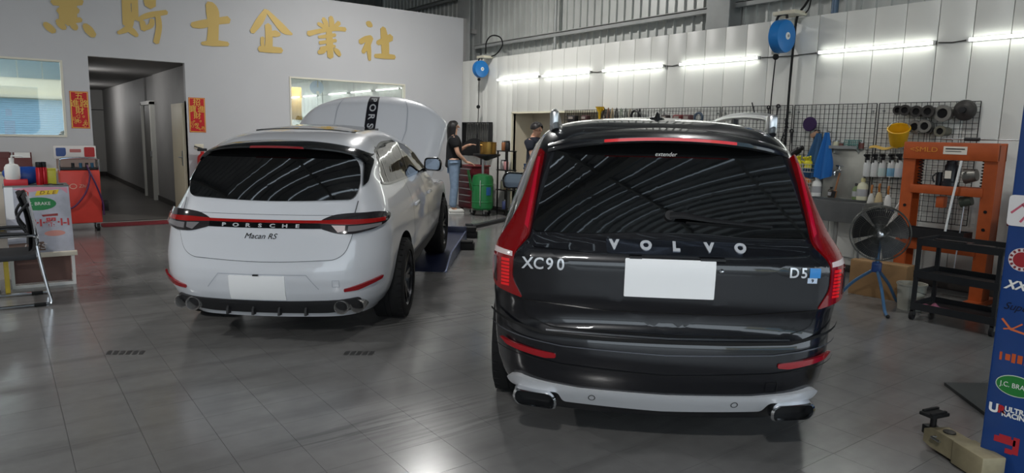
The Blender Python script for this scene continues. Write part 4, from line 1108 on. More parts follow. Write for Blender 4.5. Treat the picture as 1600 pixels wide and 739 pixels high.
MB().box((0, -.006, 0), (.15, .012, .09), None, .004).build('switch_plate', mat('cream_plastic', (222, 216, 196), .4), t)
for x in (-.03, .03): MB().box((x, -.014, 0), (.04, .008, .05), None, .002).build('rocker', mat('cream_plastic', (222, 216, 196), .4), t)
p = onB(313, 268)
t = thing('fire_extinguisher', 'red fire extinguisher by the wall behind the white car', 'extinguisher', (p.x+.02, VB-.12, 0))
MB().lathe([(0, .62), (.085, .62), (.09, .66), (.09, 1.06), (.075, 1.12), (.03, 1.16), (.03, 1.2), (0, 1.2)]).build('cylinder', mat('extinguisher_red', (190, 36, 34), .35), t)
MB().box((0, 0, 1.23), (.16, .05, .05), None, .01).tube([(.0, 0, 1.25), (-.13, 0, 1.29)], .012).build('valve', M_black, t)
MB().lohi((-.12, -.1, 0), (.12, .1, .62), .02).build('stand', mat('teal_box', (70, 110, 108), .5), t)
MB().tube(smooth_path([(.06, -.02, 1.2), (.13, -.05, 1.1), (.12, -.04, .8)], 6), .012).build('hose', M_rubber, t)
# red threshold mat
solo('floor_mat', MB().lohi((-.95, -.22, 0), (.95, .22, .012), .004), mat('dark_red_mat', (128, 34, 44), .7, noise=.15, nscale=20), 'dark red mat lying along the doorway', 'mat', (2.25, 13.02, 0))
solo('floor_strip', MB().lohi((-.9, -.06, 0), (.9, .06, .006)), mat('grey_threshold', (150, 148, 144), .5), 'pale threshold strip in front of the doorway', 'threshold', (2.2, 13.36, 0))

# ------------------------------------------------------------------ red service machine
rc = thing('service_machine', 'red wheeled service machine with hoses standing at the grey wall', 'machine', (1.0, 12.55, 0))
M_redm = mat('machine_red', (206, 66, 56), .4, noise=.06, nscale=6)
MB().lohi((-.26, -.2, .13), (.26, .2, .94), .02).build('cabinet', M_redm, rc)
MB().lohi((-.24, -.17, .94), (.24, .2, .975), .008).build('top_tray', M_black, rc)
MB().tube(smooth_path([(-.25, -.16, .9), (-.25, -.18, 1.06), (-.20, -.19, 1.12), (.20, -.19, 1.12), (.25, -.18, 1.06), (.25, -.16, .9)], 6), .013).build('push_handle', M_chrome, rc)
gp = MB().lohi((-.30, .14, 1.10), (.26, .2, 1.30), .008).build('gauge_panel', mat('gauge_panel_white', (224, 218, 214), .4), rc)
MB().lohi((-.27, .15, .95), (.24, .19, 1.1)).build('panel_support', mat('panel_support', (150, 130, 122), .5), rc)
F = plane_F((0, .14, 0), (1, 0, 0), (0, 0, 1), (0, -1, 0))
patch(MB(), round_poly([(-.27, 1.14), (-.16, 1.14), (-.14, 1.17), (-.14, 1.27), (-.27, 1.27)], .02), F, .004, 0, .1).build('blue_gauge', mat('badge_blue', (62, 84, 140), .4), gp)
patch(MB(), round_poly([(.10, 1.13), (.24, 1.13), (.24, 1.28), (.10, 1.28)], .02), F, .004, 0, .1).build('red_gauge', mat('badge_red', (178, 44, 44), .4), gp)
patch(MB(), round_poly([(-.09, 1.20), (.06, 1.20), (.06, 1.25), (-.09, 1.25)], .01), F, .004, 0, .1).build('display', mat('badge_rose', (180, 104, 100), .4), gp)
for x, c in ((-.08, 'a'), (.02, 'b'), (.1, 'c'), (.17, 'd')):
    MB().cyl((x, -.12, .975), (x, -.12, 1.05), .022).build('coupling', M_black if c in 'ac' else mat('valve_blue', (40, 90, 120), .4), rc)
for k, (P, c) in enumerate((([(.10, -.16, 1.02), (.12, -.23, .85), (.06, -.25, .62), (-.08, -.24, .42), (-.18, -.23, .36)], (92, 40, 84)), ([(.10, -.16, 1.0), (.13, -.24, .9), (.2, -.25, .7), (.27, -.22, .45), (.28, -.2, .25)], (70, 36, 80)))):
    MB().tube(smooth_path(P, 8), .013).build('hose', mat('hose_purple_%d' % k, c, .4), rc)
F = plane_F((0, -.2, 0), (1, 0, 0), (0, 0, 1), (0, -1, 0))
mb = MB()
ring = [(-.1+.045*math.cos(q*PI/8), .70+.035*math.sin(q*PI/8)) for q in range(17)]; ribbon(mb, ring, F, .01, .001, .05); mb.build('round_emblem', mat('faded_print', (214, 170, 150), .5), rc)
mb = MB(); text_on(mb, 'Zhi', F, .02, .70, .07, .001, .001, shear=.2); mb.build('front_print', MATS['faded_print'], rc)
for x in (-.2, .2):
    for y in (-.14, .14):
        w0 = MB().cyl((x-.02, y, .06), (x+.02, y, .06), .06, n=18).build('castor', M_rubber, rc)
        MB().lohi((x-.03, y-.025, .06), (x+.03, y+.025, .13)).build('castor_fork', M_stain, w0)
MB().lohi((.27, -.12, .30), (.36, .02, .46), .01).build('side_filter', M_black, rc)

# ------------------------------------------------------------------ leaflet holders and low cabinet under the wide window
cb = thing('low_cabinet', 'low pale cabinet against the wall under the wide window', 'cabinet', (.1, 13.25, 0))
MB().lohi((-.6, -.22, .05), (.62, .22, .86), .006).build('carcass', mat('pale_laminate', (206, 198, 184), .5), cb)
MB().lohi((-.64, -.25, .86), (.66, .24, .89), .004).build('worktop', mat('buff_worktop', (214, 202, 160), .5), cb)
for x in (-.3, .3): MB().lohi((x-.27, -.235, .1), (x+.27, -.22, .82), .004).build('cabinet_door', mat('pale_laminate', (206, 198, 184), .5), cb)
for k, (u, lb) in enumerate(((.06, 'maroon leaflet holder nearer the picture edge, under the wide window'), (.32, 'maroon leaflet holder with a white label, nearer the red machine'))):
    t = thing('leaflet_holder', lb, 'holder', (u, 13.2, .89), group='leaflet holders')
    M_mar = mat('maroon_leather', (98, 50, 48), .5)
    MB().box((0, 0, .15), (.24, .05, .28), Matrix.Rotation(-.12, 3, 'X'), .006).build('back', M_mar, t)
    MB().box((0, -.05, .11), (.24, .02, .2), Matrix.Rotation(-.12, 3, 'X'), .004).build('pocket', M_mar, t)
    MB().box((0, -.035, .24 if k else .25), (.2, .006, .1), Matrix.Rotation(-.12, 3, 'X')).build('label_sheet', M_white if k else M_mar, t)
    MB().box((0, 0, .02), (.25, .14, .03), None, .004).build('foot', M_mar, t)

# ------------------------------------------------------------------ poster stand
st = thing('poster_stand', 'white display stand with a sloping poster board of brake and tyre adverts', 'stand', (.305, 8.3, 0))
M_wf = mat('white_enamel_tube', (228, 226, 222), .35)
P0, P1 = Vector((0, .02, .345)), Vector((0, .24, 1.0)); ez = (P1-P0).normalized(); nn = Vector((0, -ez.z, ez.y))
H = (P1-P0).length
mb = MB(); mb.prism([(-.275, 0), (.275, 0), (.275, H), (-.275, H)], lambda a, b: P0+Vector((a, 0, 0))+ez*b, lambda a, b: P0+Vector((a, 0, 0))+ez*b-nn*.02); mb.build('board', mat('poster_print', (176, 178, 190), .35, noise=.28, nscale=5), st)
MB().lohi((-.295, -.03, .30), (.295, .03, .345), .004).build('ledge', mat('cream_ledge', (226, 216, 198), .45), st)
for x in (-.255, .255):
    MB().lohi((x-.014, -.014, 0), (x+.014, .014, .30)).build('leg', M_wf, st)
    MB().lohi((x-.014, .52, 0), (x+.014, .548, .96)).build('leg', M_wf, st)
    MB().lohi((x-.014, .0, .0), (x+.014, .53, .028)).build('side_rail', M_wf, st)
MB().lohi((-.241, -.014, .0), (.241, .014, .03)).build('bottom_rail', M_wf, st)
MB().lohi((-.241, .10, .03), (.241, .112, .3)).build('lower_panel', mat('brown_panel', (112, 82, 74), .6), st)
MB().lohi((-.28, .235, .975), (.28, .60, 1.0), .004).build('top_shelf', mat('grey_shelf', (120, 124, 122), .45), st)
F = plane_F(P0, (1, 0, 0), ez, nn)
def stick(poly, c, off, name='sticker', par=None, **k): return patch(MB(), poly, F, off, 0, .5).build(name, mat('print_%d_%d_%d' % c, c, .4), par or st)
stick([(-.27, .02), (.03, .02), (.02, .11), (-.27, .10)], (116, 92, 82), .001)
mb = MB(); text_on(mb, 'USS', F, -.06, .06, .08, .0015, .0005, wide=1.5, shear=.2); mb.build('print_letters', mat('print_pale', (206, 200, 198), .5), st)
e = stick([(.0+.155*math.cos(q*PI/12), .50+.068*math.sin(q*PI/12)) for q in range(24)], (36, 126, 70), .001, 'green_oval')
mb = MB(); text_on(mb, 'J.C. BRAKE', F, .0, .50, .048, .0016, .0005, wide=.95); tag(mb.build('oval_letters', M_white, e), kind='stuff')
y_ = stick([(-.02, .585), (.17, .600), (.19, .645), (.0, .635)], (232, 196, 60), .001)
mb = MB(); text_on(mb, 'D L E', F, .085, .615, .05, .0016, .0005, wide=1.2, shear=.3); mb.build('print_letters', mat('print_brown', (120, 74, 40), .5), y_)
mb = MB(); text_on(mb, 'S·I·器·I-I', F, .09, .30, .10, .0012, .0005, offset=.003); mb.build('print_letters', mat('print_red', (196, 70, 74), .5), st)
stick([(.12+.09*math.cos(q*PI/10), .19+.03*math.sin(q*PI/10)) for q in range(20)], (214, 150, 140), .001)
stick([(-.27, .15), (-.02, .17), (-.02, .185), (-.27, .165)], (236, 236, 236), .001)
stick([(-.20, .66), (-.02, .68), (.26, .665), (.26, .60), (.20, .655), (-.1, .62)], (214, 150, 168), .0006)
stick([(-.27, .35), (-.20, .35), (-.20, .68), (-.27, .68)], (236, 238, 242), .001)
stick([(.02, .385), (.16, .395), (.16, .37), (.03, .365)], (150, 60, 60), .001)
stick([(-.16, .55), (-.11, .66), (-.07, .62), (-.08, .53)], (196, 70, 54), .0012)
# things on the stand
def at_st(px, py, y=8.72, z=1.0): q = onB(px, py, y); return (q.x, y, z)
t = thing('pump_bottle', 'white pump dispenser bottle standing on the red box', 'bottle', (at_st(20, 280)[0], 8.66, 1.06))
MB().lathe([(0, 0), (.06, 0), (.066, .02), (.066, .12), (.05, .15), (.02, .16), (.02, .19), (0, .19)]).build('bottle_body', M_white, t)
MB().cyl((0, 0, .19), (0, 0, .215), .022).tube([(0, 0, .2), (0, 0, .235), (.07, 0, .238), (.1, 0, .225)], .009).build('pump', M_white, t)
solo('red_box', MB().lohi((-.10, -.07, 0), (.10, .07, .06), .006), mat('box_red', (206, 48, 56), .4), 'shallow red box at the front edge of the poster stand', 'box', (at_st(25, 290)[0], 8.66, 1.0))
mb = MB(); mb.grid(lambda i, j: (.17*math.cos(2*PI*i)*math.sin(PI*j)**.6*(1+.12*math.sin(9*i+5*j)), .08*math.sin(2*PI*i)*math.sin(PI*j)**.6, .09-.09*math.cos(PI*j)+.012*math.sin(14*i)*math.sin(PI*j)), 28, 14)
solo('blue_bag', mb, mat('blue_plastic_bag', (34, 72, 150), .35), 'crumpled blue plastic bag on the poster stand', 'bag', (at_st(42, 276)[0]-.02, 8.82, 1.0))
for k, (px, lb) in enumerate(((61, 'red vacuum flask with dark cap, first of two on the poster stand'), (69, 'red vacuum flask with dark cap, beside the yellow tin'))):
    t = thing('vacuum_flask', lb, 'flask', (at_st(px, 280)[0], 8.64+.04*k, 1.0), group='red flasks')
    MB().lathe([(0, 0), (.026, 0), (.028, .01), (.028, .17), (.024, .18), (0, .18)]).build('flask_body', mat('flask_red', (186, 24, 34), .2, .3), t)
    MB().lathe([(.024, .18), (.026, .185), (.026, .23), (.02, .235), (0, .235)]).build('cap', M_black, t)
t = thing('yellow_tin', 'yellow tin box at the end of the poster stand', 'tin', (at_st(80, 280)[0], 8.74, 1.0))
MB().lohi((-.045, -.04, 0), (.045, .04, .15), .005).build('tin_body', mat('tin_yellow', (214, 206, 70), .4), t)
MB().lohi((-.047, -.042, .15), (.047, .042, .165), .004).build('lid', mat('tin_yellow', (214, 206, 70), .4), t)
solo('key_bunch', MB().tube(smooth_path([(0, 0, .004), (.03, .01, .01), (.06, -.01, .006), (.1, .0, .004)], 4), .006).box((.12, 0, .006), (.05, .02, .008)).cyl((-.01, 0, .002), (-.01, 0, .01), .016), M_black, 'small dark bunch of keys lying by the red flasks', 'keys', (at_st(72, 289)[0], 8.58, 1.0))

# ------------------------------------------------------------------ tubular armchair and desk at the picture edge
ch = thing('armchair', 'black armchair with chrome tube frame beside the poster stand', 'chair', (.31, 7.66, 0), PI)
for y in (-.27, .27):
    MB().tube(smooth_path([(.50, y, .016), (.30, y, .016), (.06, y, .016), (.0, y, .03), (.02, y, .16), (.06, y, .42), (.075, y, .55)], 5), .014).build('leg', M_chrome, ch)
    MB().tube([(.04, y, .016), (.13, y, .016)], .0165).build('runner_sleeve', M_rubber, ch)
    MB().tube(smooth_path([(.075, y, .55), (.08, y, .63), (.2, y, .645), (.42, y, .635), (.5, y, .60), (.5, y, .44), (.46, y, .0)], 6), .013).build('arm_tube', M_chrome, ch)
    MB().tube(smooth_path([(.14, y, .655), (.3, y, .66), (.44, y, .648)], 5), .022, flat=.7).build('arm_pad', M_black, ch)
    MB().tube(smooth_path([(.13, y, .65), (.20, y, .80), (.12, y, .93)], 6), .012).build('back_loop', M_black, ch)
for y in (-.24, .24):
    MB().tube(smooth_path([(.075, y*1.1, .45), (.08, y, .7), (.12, y*.98, .99)], 5), .014).build('back_tube', M_chrome, ch)
mb = MB(); mb.grid(lambda i, j: (.09+.04*(2*i-1)**2-.03*math.sin(PI*j)+.055*j-.02, (2*i-1)*.25, .50+.52*j-.03*(2*i-1)**4*j), 14, 12)
mb.grid(lambda i, j: (.12+.04*(2*i-1)**2-.03*math.sin(PI*j)+.055*j-.02, (2*i-1)*.25, .50+.52*j-.03*(2*i-1)**4*j), 14, 12); mb.build('backrest', mat('black_mesh_fabric', (52, 52, 54), .75), ch)
MB().lohi((.08, -.25, .42), (.52, .25, .475), .02).build('seat', mat('black_mesh_fabric', (52, 52, 54), .75), ch)
dk = thing('desk', 'brown topped desk cut off by the picture edge behind the armchair', 'desk', (-.52, 8.36, 0))
MB().lohi((-.6, -.35, .72), (.5, .3, .76), .006).build('desktop', mat('brown_wood_top', (120, 88, 62), .5, noise=.15, nscale=12), dk)
MB().lohi((.42, -.3, .05), (.46, .28, .72)).build('side_panel', mat('pale_side_panel', (214, 212, 206), .5), dk)
MB().lohi((-.58, -.3, 0), (-.54, .28, .72)).build('side_panel', MATS['pale_side_panel'], dk)
MB().lohi((-.54, .24, .3), (.42, .26, .72)).build('back_panel', MATS['pale_side_panel'], dk)
for k, (y, c, lb) in enumerate(((-.25, (206, 178, 60), 'yellow ring binder standing under the desk edge'), (-.16, (60, 120, 80), 'green ring binder standing under the desk edge'), (-.07, (40, 60, 120), 'dark blue ring binder standing under the desk edge'))):
    solo('ring_binder', MB().lohi((-.02, -.04, 0), (.02, .04, .32), .004), mat('binder_%d' % k, c, .5), lb, 'binder', (.0, 8.4+y, .0), group='binders under the desk')
t = thing('drinks_cup', 'white paper cup standing on the brown desk', 'cup', (-.10, 8.16, .76))
MB().lathe([(0, 0), (.028, 0), (.04, .1), (.038, .1), (.027, .004), (0, .004)]).build('cup', M_white, t); MB().lathe([(.036, .1), (.042, .1), (.042, .108), (0, .112)]).build('lid', M_white, t)
# ------------------------------------------------------------------ far corner: tool cabinet, oil drainer, rack
M_dred = mat('cabinet_dark_red', (92, 26, 34), .4, noise=.08, nscale=6)
tc = thing('tool_cabinet', 'dark red tool cabinet the woman leans on', 'tool cabinet', (8.0, 12.18, 0), RW)
MB().lohi((-.27, -.19, .08), (.27, .22, .95), .008).build('cabinet_body', M_dred, tc)
MB().lohi((-.29, -.21, .95), (.29, .24, .98), .006).build('worktop', mat('worktop_red', (126, 54, 56), .5), tc)
for k in range(6):
    z = .12+.136*k; d_ = MB().lohi((-.25, -.202, z), (.25, -.19, z+.124), .003).build('drawer', M_dred, tc); MB().lohi((-.22, -.215, z+.09), (.22, -.202, z+.105)).build('drawer_pull', M_stain, d_)
for x in (-.2, .2):
    for y in (-.16, .16): MB().cyl((x-.02, y, .04), (x+.02, y, .04), .04).build('castor', M_rubber, tc)
for k, (x, y, lb) in enumerate(((-.02, .05, 'dark spray can on the red tool cabinet'), (.08, .1, 'silver can on the red tool cabinet'))):
    t = thing('spray_can', lb, 'can', (8.05+y, 12.0-x, .98), group='cans on the tool cabinet')
    MB().lathe([(0, 0), (.03, 0), (.03, .16), (.02, .18), (0, .18)]).build('can_body', M_dt2 if False else (M_black if k == 0 else M_stain), t); MB().lathe([(.018, .18), (.018, .21), (0, .212)]).build('nozzle_cap', M_white, t)
od = thing('oil_drainer', 'green waste oil drainer drum with black tray beside the red cabinet', 'oil drainer', (7.78, 11.50, 0))
M_grn = mat('drainer_green', (30, 112, 58), .4, noise=.05, nscale=5)
MB().lathe([(0, .12), (.18, .12), (.215, .16), (.215, .72), (.19, .80), (.08, .835), (0, .84)], (0, 0, 0), 'Z', 30).build('drum', M_grn, od)
for z in (.28, .62): MB().lathe([(.215, z-.012), (.222, z), (.215, z+.012)], (0, 0, 0), 'Z', 30).build('drum_band', M_grn, od)
d = Vector((-7.78, -11.5, 0)).normalized(); a0 = math.atan2(d.y, d.x)
MB().grid(lambda i, j: (.2185*math.cos(a0+.35+.5*i), .2185*math.sin(a0+.35+.5*i), .42+.16*j), 8, 4).build('blue_label', mat('label_blue', (40, 92, 150), .4), od)
MB().tube([(.2*math.cos(a0-.2), .2*math.sin(a0-.2), .2), (.235*math.cos(a0-.2), .235*math.sin(a0-.2), .24), (.235*math.cos(a0-.2), .235*math.sin(a0-.2), .68), (.2*math.cos(a0-.2), .2*math.sin(a0-.2), .72)], .01).build('sight_tube', mat('sight_tube_grey', (150, 166, 152), .3), od)
MB().cyl((0, 0, .84), (0, 0, 1.14), .025).build('pole', M_stain, od)
for k in range(3):
    a_ = a0+2*PI*k/3+.3; c_ = MB().cyl((.19*math.cos(a_)-.02, .19*math.sin(a_), .05), (.19*math.cos(a_)+.02, .19*math.sin(a_), .05), .05).build('castor', M_rubber, od); MB().lohi((.19*math.cos(a_)-.03, .19*math.sin(a_)-.02, .05), (.19*math.cos(a_)+.03, .19*math.sin(a_)+.02, .13)).build('castor_fork', M_stain, c_)
MB().tube([(-.22, .02, .5), (-.3, .05, .9), (-.3, .1, .9), (-.2, .12, .5)], .012).build('push_handle', M_grn, od)
MB().lathe([(.03, 1.10), (.1, 1.13), (.26, 1.19), (.27, 1.21), (.27, 1.23), (.255, 1.23), (.1, 1.15), (0, 1.14)], (.05, -.06, 0), 'Z', 30).build('drain_tray', M_black, od)
t = thing('brass_pot', 'brass coloured round pot standing in the black drain tray', 'pot', (7.85, 11.43, 1.20))
M_brass = mat('brass', (176, 138, 72), .3, .9)
MB().lathe([(0, 0), (.16, 0), (.165, .02), (.165, .25), (.172, .255), (.172, .265), (.155, .265), (.15, .02), (0, .02)], (0, 0, 0), 'Z', 30).build('pot', M_brass, t)
for s in (-1, 1): MB().tube(smooth_path([(s*.165, -.04, .2), (s*.2, 0, .21), (s*.165, .04, .2)], 4), .008).build('pot_handle', M_brass, t)
a, b = onR(726, 191, UR-.06), onR(768, 190, UR-.06); zb = onR(745, 244, UR-.06).z
rk = thing('belt_rack', 'black wall rack full of hanging belts in the far corner', 'rack', (UR-.03, (a.y+b.y)/2, zb), RW); hw = (a.y-b.y)/2; H_ = a.z-zb
MB().lohi((-hw, -.1, H_-.02), (hw, 0, H_)).lohi((-hw, -.1, 0), (-hw+.02, 0, H_)).lohi((hw-.02, -.1, 0), (hw, 0, H_)).lohi((-hw, -.02, 0), (hw, 0, .02)).build('rack_frame', M_black, rk)
for k in range(15):
    x = -hw+.06+(2*hw-.12)*k/14; L = H_*(.55+.3*((k*7) % 5)/5)
    MB().tube([(x-.012, -.06, H_-.02), (x-.016, -.06, H_-L+.05), (x, -.06, H_-L), (x+.016, -.06, H_-L+.05), (x+.012, -.06, H_-.02)], .007, 6).build('hanging_belt', M_rubber, rk)
MB().grid(lambda i, j: ((i-.5)*hw*1.9, -.1-.05*math.sin(PI*i)*math.sin(PI*j), .02+H_*.5*j*(1-.4*(2*i-1)**2)), 14, 8).build('belt_heap', M_rubber, rk)
# small parts stand by the recess
ps = thing('parts_stand', 'dark parts stand with trays by the edge of the wall recess', 'stand', (8.25, 11.35, 0), RW)
for x in (-.16, .16):
    for y in (-.1, .1): MB().lohi((x-.012, y-.012, 0), (x+.012, y+.012, 1.3)).build('post', M_black, ps)
for z in (.1, .5, .9, 1.28): MB().lohi((-.18, -.12, z), (.18, .12, z+.02)).build('tray', M_black, ps)
lst = (((-.06, 1.30), (150, 96, 60), 'copper coloured jar on the top tray of the parts stand'), ((.07, 1.30), (36, 36, 38), 'black jar on the top tray of the parts stand'), ((-.08, .92), (206, 200, 196), 'white roll on the parts stand, nearer the oil drainer'), ((.03, .92), (196, 140, 140), 'pinkish roll on the parts stand'), ((-.07, .52), (190, 184, 160), 'pale jar on the lower tray of the parts stand'), ((.08, .52), (120, 100, 70), 'brown jar on the lower tray of the parts stand'), ((.0, .12), (60, 70, 110), 'blue jar at the bottom of the parts stand'))
for k, ((x, z), c, lb) in enumerate(lst):
    t = thing('parts_jar', lb, 'jar', (8.22, 11.35-x, z), group='jars on the parts stand')
    MB().lathe([(0, 0), (.045, 0), (.05, .01), (.05, .15), (.035, .17), (0, .17)]).build('jar_body', mat('jar_%d' % k, c, .5), t); MB().lathe([(.037, .165), (.04, .168), (.04, .195), (0, .198)]).build('lid', M_black if k % 2 else M_stain, t)
# ------------------------------------------------------------------ ramps under the white car
M_blue = mat('lift_blue', (32, 38, 62), .4, .1, noise=.12, nscale=8)
def runway(label, X, hidden):
    o = cam2w(X, 8.02); t = thing('drive_on_ramp', label, 'ramp', o, -YAW+HD, 'low ramps under the white car')
    mb = MB(); mb.prism([(0, 0), (.55, .112), (2.6, .112), (2.6, 0)], lambda a, b: Vector((-.24, a, b)), lambda a, b: Vector((.24, a, b))); mb.build('deck', M_blue, t)
    for x in (-.25, .25):
        mb = MB(); mb.prism([(0, 0), (0, .012), (.55, .14), (2.6, .14), (2.6, 0)], lambda a, b: Vector((x-.01, a, b)), lambda a, b: Vector((x+.01, a, b))); mb.build('side_rail', mat('worn_blue_edge', (96, 106, 134), .35, .5, noise=.3, nscale=14), t)
    MB().lohi((-.26, 2.56, 0), (.26, 2.62, .2), .01).build('wheel_stop', M_blue, t)
runway('dark blue ramp under the white car on the side facing the dark car', -1.02, False)
runway('dark blue ramp under the white car on the side facing the doorway', -2.62, True)
for px, py, s, lb in ((724, 389, .22, 'black rubber block beside the ramp, the nearer one'), (729, 371, .24, 'black rubber block beside the ramp, the farther one')):
    q = onZ(px+5, py); b = thing('rubber_block', lb, 'block', q, -YAW, 'rubber blocks by the ramp')
    MB().lohi((-s/2, -.09, 0), (s/2, .09, .09), .01).build('block', M_rubber, b)
    MB().lohi((-s/2+.02, -.08, .09), (s/2-.02, .08, .12 if s < .23 else .17), .008).build('pad', M_rubber, b)
a, b = onZ(733, 358), onZ(790, 345)
mid = (a+b)/2; t = thing('floor_beam', 'flat dark steel beam lying on the floor between the cars', 'beam', mid, math.atan2(b.y-a.y, b.x-a.x)); L = (b-a).length/2
MB().lohi((-L, -.05, .0), (L, .05, .06), .008).build('beam', mat('dark_steel', (58, 60, 64), .45, .5), t); MB().cyl((-L, 0, 0), (-L, 0, .09), .07).build('beam_pivot', MATS['dark_steel'], t)

# ------------------------------------------------------------------ wire grid on the panelled wall
M_wire = mat('black_wire', (30, 30, 31), .5, .3)
CELL = .0583
gsp = [(9.9, 8.75), (8.72, 7.60), (7.57, 6.45), (6.42, 5.30), (5.27, 4.20), (4.17, 3.10)]
for k, (va, vb_) in enumerate(gsp):
    lb = ['at the recess, farthest from the orange press', 'second from the wall recess', 'third from the wall recess', 'behind the purple pad and blue cloths', 'behind the row of spray bottles', 'behind the orange press'][k]
    W_ = va-vb_; z0 = .74; H_ = 2.085-z0
    t = thing('wire_grid', 'black wire tool grid panel '+lb, 'wire grid', (UR-.03, (va+vb_)/2, z0), RW, 'tool grid panels')
    mb = MB(); r = .004
    for x in (-W_/2, W_/2): mb.lohi((x-r, -r, 0), (x+r, r, H_))
    for z in (0, H_): mb.lohi((-W_/2, -r, z-r), (W_/2, r, z+r))
    mb.build('grid_frame', M_wire, t)
    mb = MB(); n = int(W_/CELL)
    for i in range(1, n): x = -W_/2+W_*i/n; mb.lohi((x-.0024, -.0024, 0), (x+.0024, .0024, H_))
    n = int(H_/CELL)
    for i in range(1, n): z = H_*i/n; mb.lohi((-W_/2, .002, z-.0024), (W_/2, .007, z+.0024))
    tag(mb.build('grid_wires', M_wire, t), kind='stuff')
    mb = MB()
    for x in (-W_/2+.05, W_/2-.05):
        MB().lohi((x-.01, 0, H_-.1), (x+.01, .03, H_-.08)).build('wall_clip', M_stain, t)
GX = UR-.045
def W(px, py, d=0.0): return onR(px, py, GX-d)

# pipe pieces hung on the grid: axis pointing out from the wall towards the viewer
M_cast = mat('grey_alloy', (128, 126, 120), .4, .6, noise=.15, nscale=20)
M_dpipe = mat('dark_alloy', (62, 60, 58), .45, .5, noise=.15, nscale=20)
def pipe(px, py, r, L, m_, label, name='pipe_coupler', flange=1.15, bore=.68, yaw=.5):
    q = W(px, py, L)
    t = thing(name, label, 'pipe piece', (q.x, q.y, q.z), RW, 'pipe pieces on the tool grid')
    Mx = Matrix.Rotation(yaw, 3, 'Z')
    MB().lathe([(r*bore, 0), (r*flange, 0), (r*flange, .03), (r*.92, .035), (r*.92, L+.014), (r*bore, L+.014), (r*bore, 0)], (0, 0, 0), 'Y', 26, M=None).build('pipe_body', m_, t)
    MB().lathe([(0, .02), (r*bore, .02)], (0, 0, 0), 'Y', 26).build('bore', M_seam, t)
px2m = .0066
for (px, py, r, L, m_, lb) in ((1402, 172, 7, .10, M_dpipe, 'small dark pipe coupler, first in the upper row on the grid'), (1413, 172, 8, .14, M_dpipe, 'dark pipe coupler, second in the upper row on the grid'), (1431, 174, 8.5, .15, M_dpipe, 'dark pipe coupler, third in the upper row on the grid'),
        (1449, 174, 9, .16, M_dpipe, 'dark pipe coupler, fourth in the upper row on the grid'), (1472, 177, 12, .12, M_cast, 'big pale alloy pipe coupler next to the black disc'), (1428, 198, 9.5, .08, M_cast, 'pale pipe coupler just past the yellow bucket'),
        (1444, 197, 9.5, .12, M_cast, 'pale pipe coupler, second in the lower row on the grid'), (1468, 205, 8, .18, mat('olive_alloy', (112, 110, 96), .45, .4), 'long dull pipe piece at the end of the lower row'), (1451, 203, 5, .1, M_dpipe, 'tiny dark pipe piece in the lower row')):
    pipe(px, py, r*px2m, L, m_, lb)
q = W(1505, 172, .1)
t = thing('black_disc', 'round black disc tool at the end of the upper row on the grid', 'disc', q, RW)
MB().lathe([(0, -.0), (.05, -.005), (.06, .0), (.10, .01), (.112, .03), (.112, .06), (.09, .08), (0, .08)], (0, 0, 0), 'Y', 32).build('disc', M_dpipe, t); MB().lathe([(0, -.03), (.03, -.03), (.035, 0)], (0, 0, 0), 'Y', 16).build('hub', M_black, t)

# yellow bucket tipped towards the viewer
q = W(1404, 212, .14)
t = thing('bucket', 'yellow plastic bucket hung tilted on the tool grid', 'bucket', q, rot=(math.radians(32), 0, RW+.35))
M_yel = mat('bucket_yellow', (222, 170, 28), .4)
MB().lathe([(0, -.105), (.088, -.105), (.113, .085), (.122, .09), (.122, .098), (.108, .098), (.084, -.097), (0, -.097)], (0, 0, 0), 'Z', 30).build('pail', M_yel, t)
MB().tube([(-.118, 0, .088), (-.08, .07, .12), (0, .10, .14), (.08, .07, .12), (.118, 0, .088)], .004).build('bail', M_stain, t)

# polishing pad, sponge, cloths
q = W(1266, 194, .03); t = thing('polishing_pad', 'round purple polishing pad on the tool grid', 'pad', q, RW)
MB().lathe([(0, -.03), (.085, -.03), (.092, -.02), (.092, .0), (.085, .01), (0, .01)], (0, 0, 0), 'Y', 30).build('foam', mat('purple_foam', (54, 34, 74), .9), t); MB().lathe([(.0, .01), (.06, .01), (.06, .03), (0, .03)], (0, 0, 0), 'Y', 20).build('backing', M_black, t)
q = W(1273, 210, .03); solo('sponge', MB().box((0, 0, 0), (.11, .04, .06), Matrix.Rotation(-.5, 3, 'Y'), .012), mat('tan_sponge', (168, 132, 108), .9, noise=.2, nscale=60), 'small tan sponge below the purple pad', 'sponge', q, RW)
def cloth(px0, px1, py0, py1, label, c, sl, d=.03):
    a, b = W(px0, py0, d), W(px1, py1, d); t = thing('hanging_cloth', label, 'cloth', (a.x, (a.y+b.y)/2, a.z), RW, 'cloths on the tool grid')
    w_, h_ = abs(a.y-b.y), a.z-b.z
    def f(i, j, o=0): return ((i-.5)*w_*(.25+.75*min(1, j*1.4))+sl*j, -.02-.02*math.sin(i*11+j*2)*(.3+j)-o, -h_*j*(1-.16*abs(i-.35)*j))
    mb = MB().grid(f, 24, 18); mb.grid(lambda i, j: f(i, j, .004), 24, 18); mb.build('fabric', mat('cloth_%d' % c[2], c, .85), t)
    MB().cyl((0, -.03, .02), (0, .12, .0), .006).build('hook', M_stain, t)
cloth(1266, 1290, 208, 281, 'slate blue cloth hanging on the grid, half behind the brighter one', (52, 92, 132), -.05)
cloth(1280, 1301, 207, 282, 'bright blue cloth hanging on the tool grid above the sink', (34, 104, 176), .0, .10)
q = W(1274, 225, .02); solo('black_strap', MB().box((0, 0, 0), (.07, .02, .36), Matrix.Rotation(.08, 3, 'Y'), .006), M_black, 'black strap hanging behind the blue cloths', 'strap', q, RW)
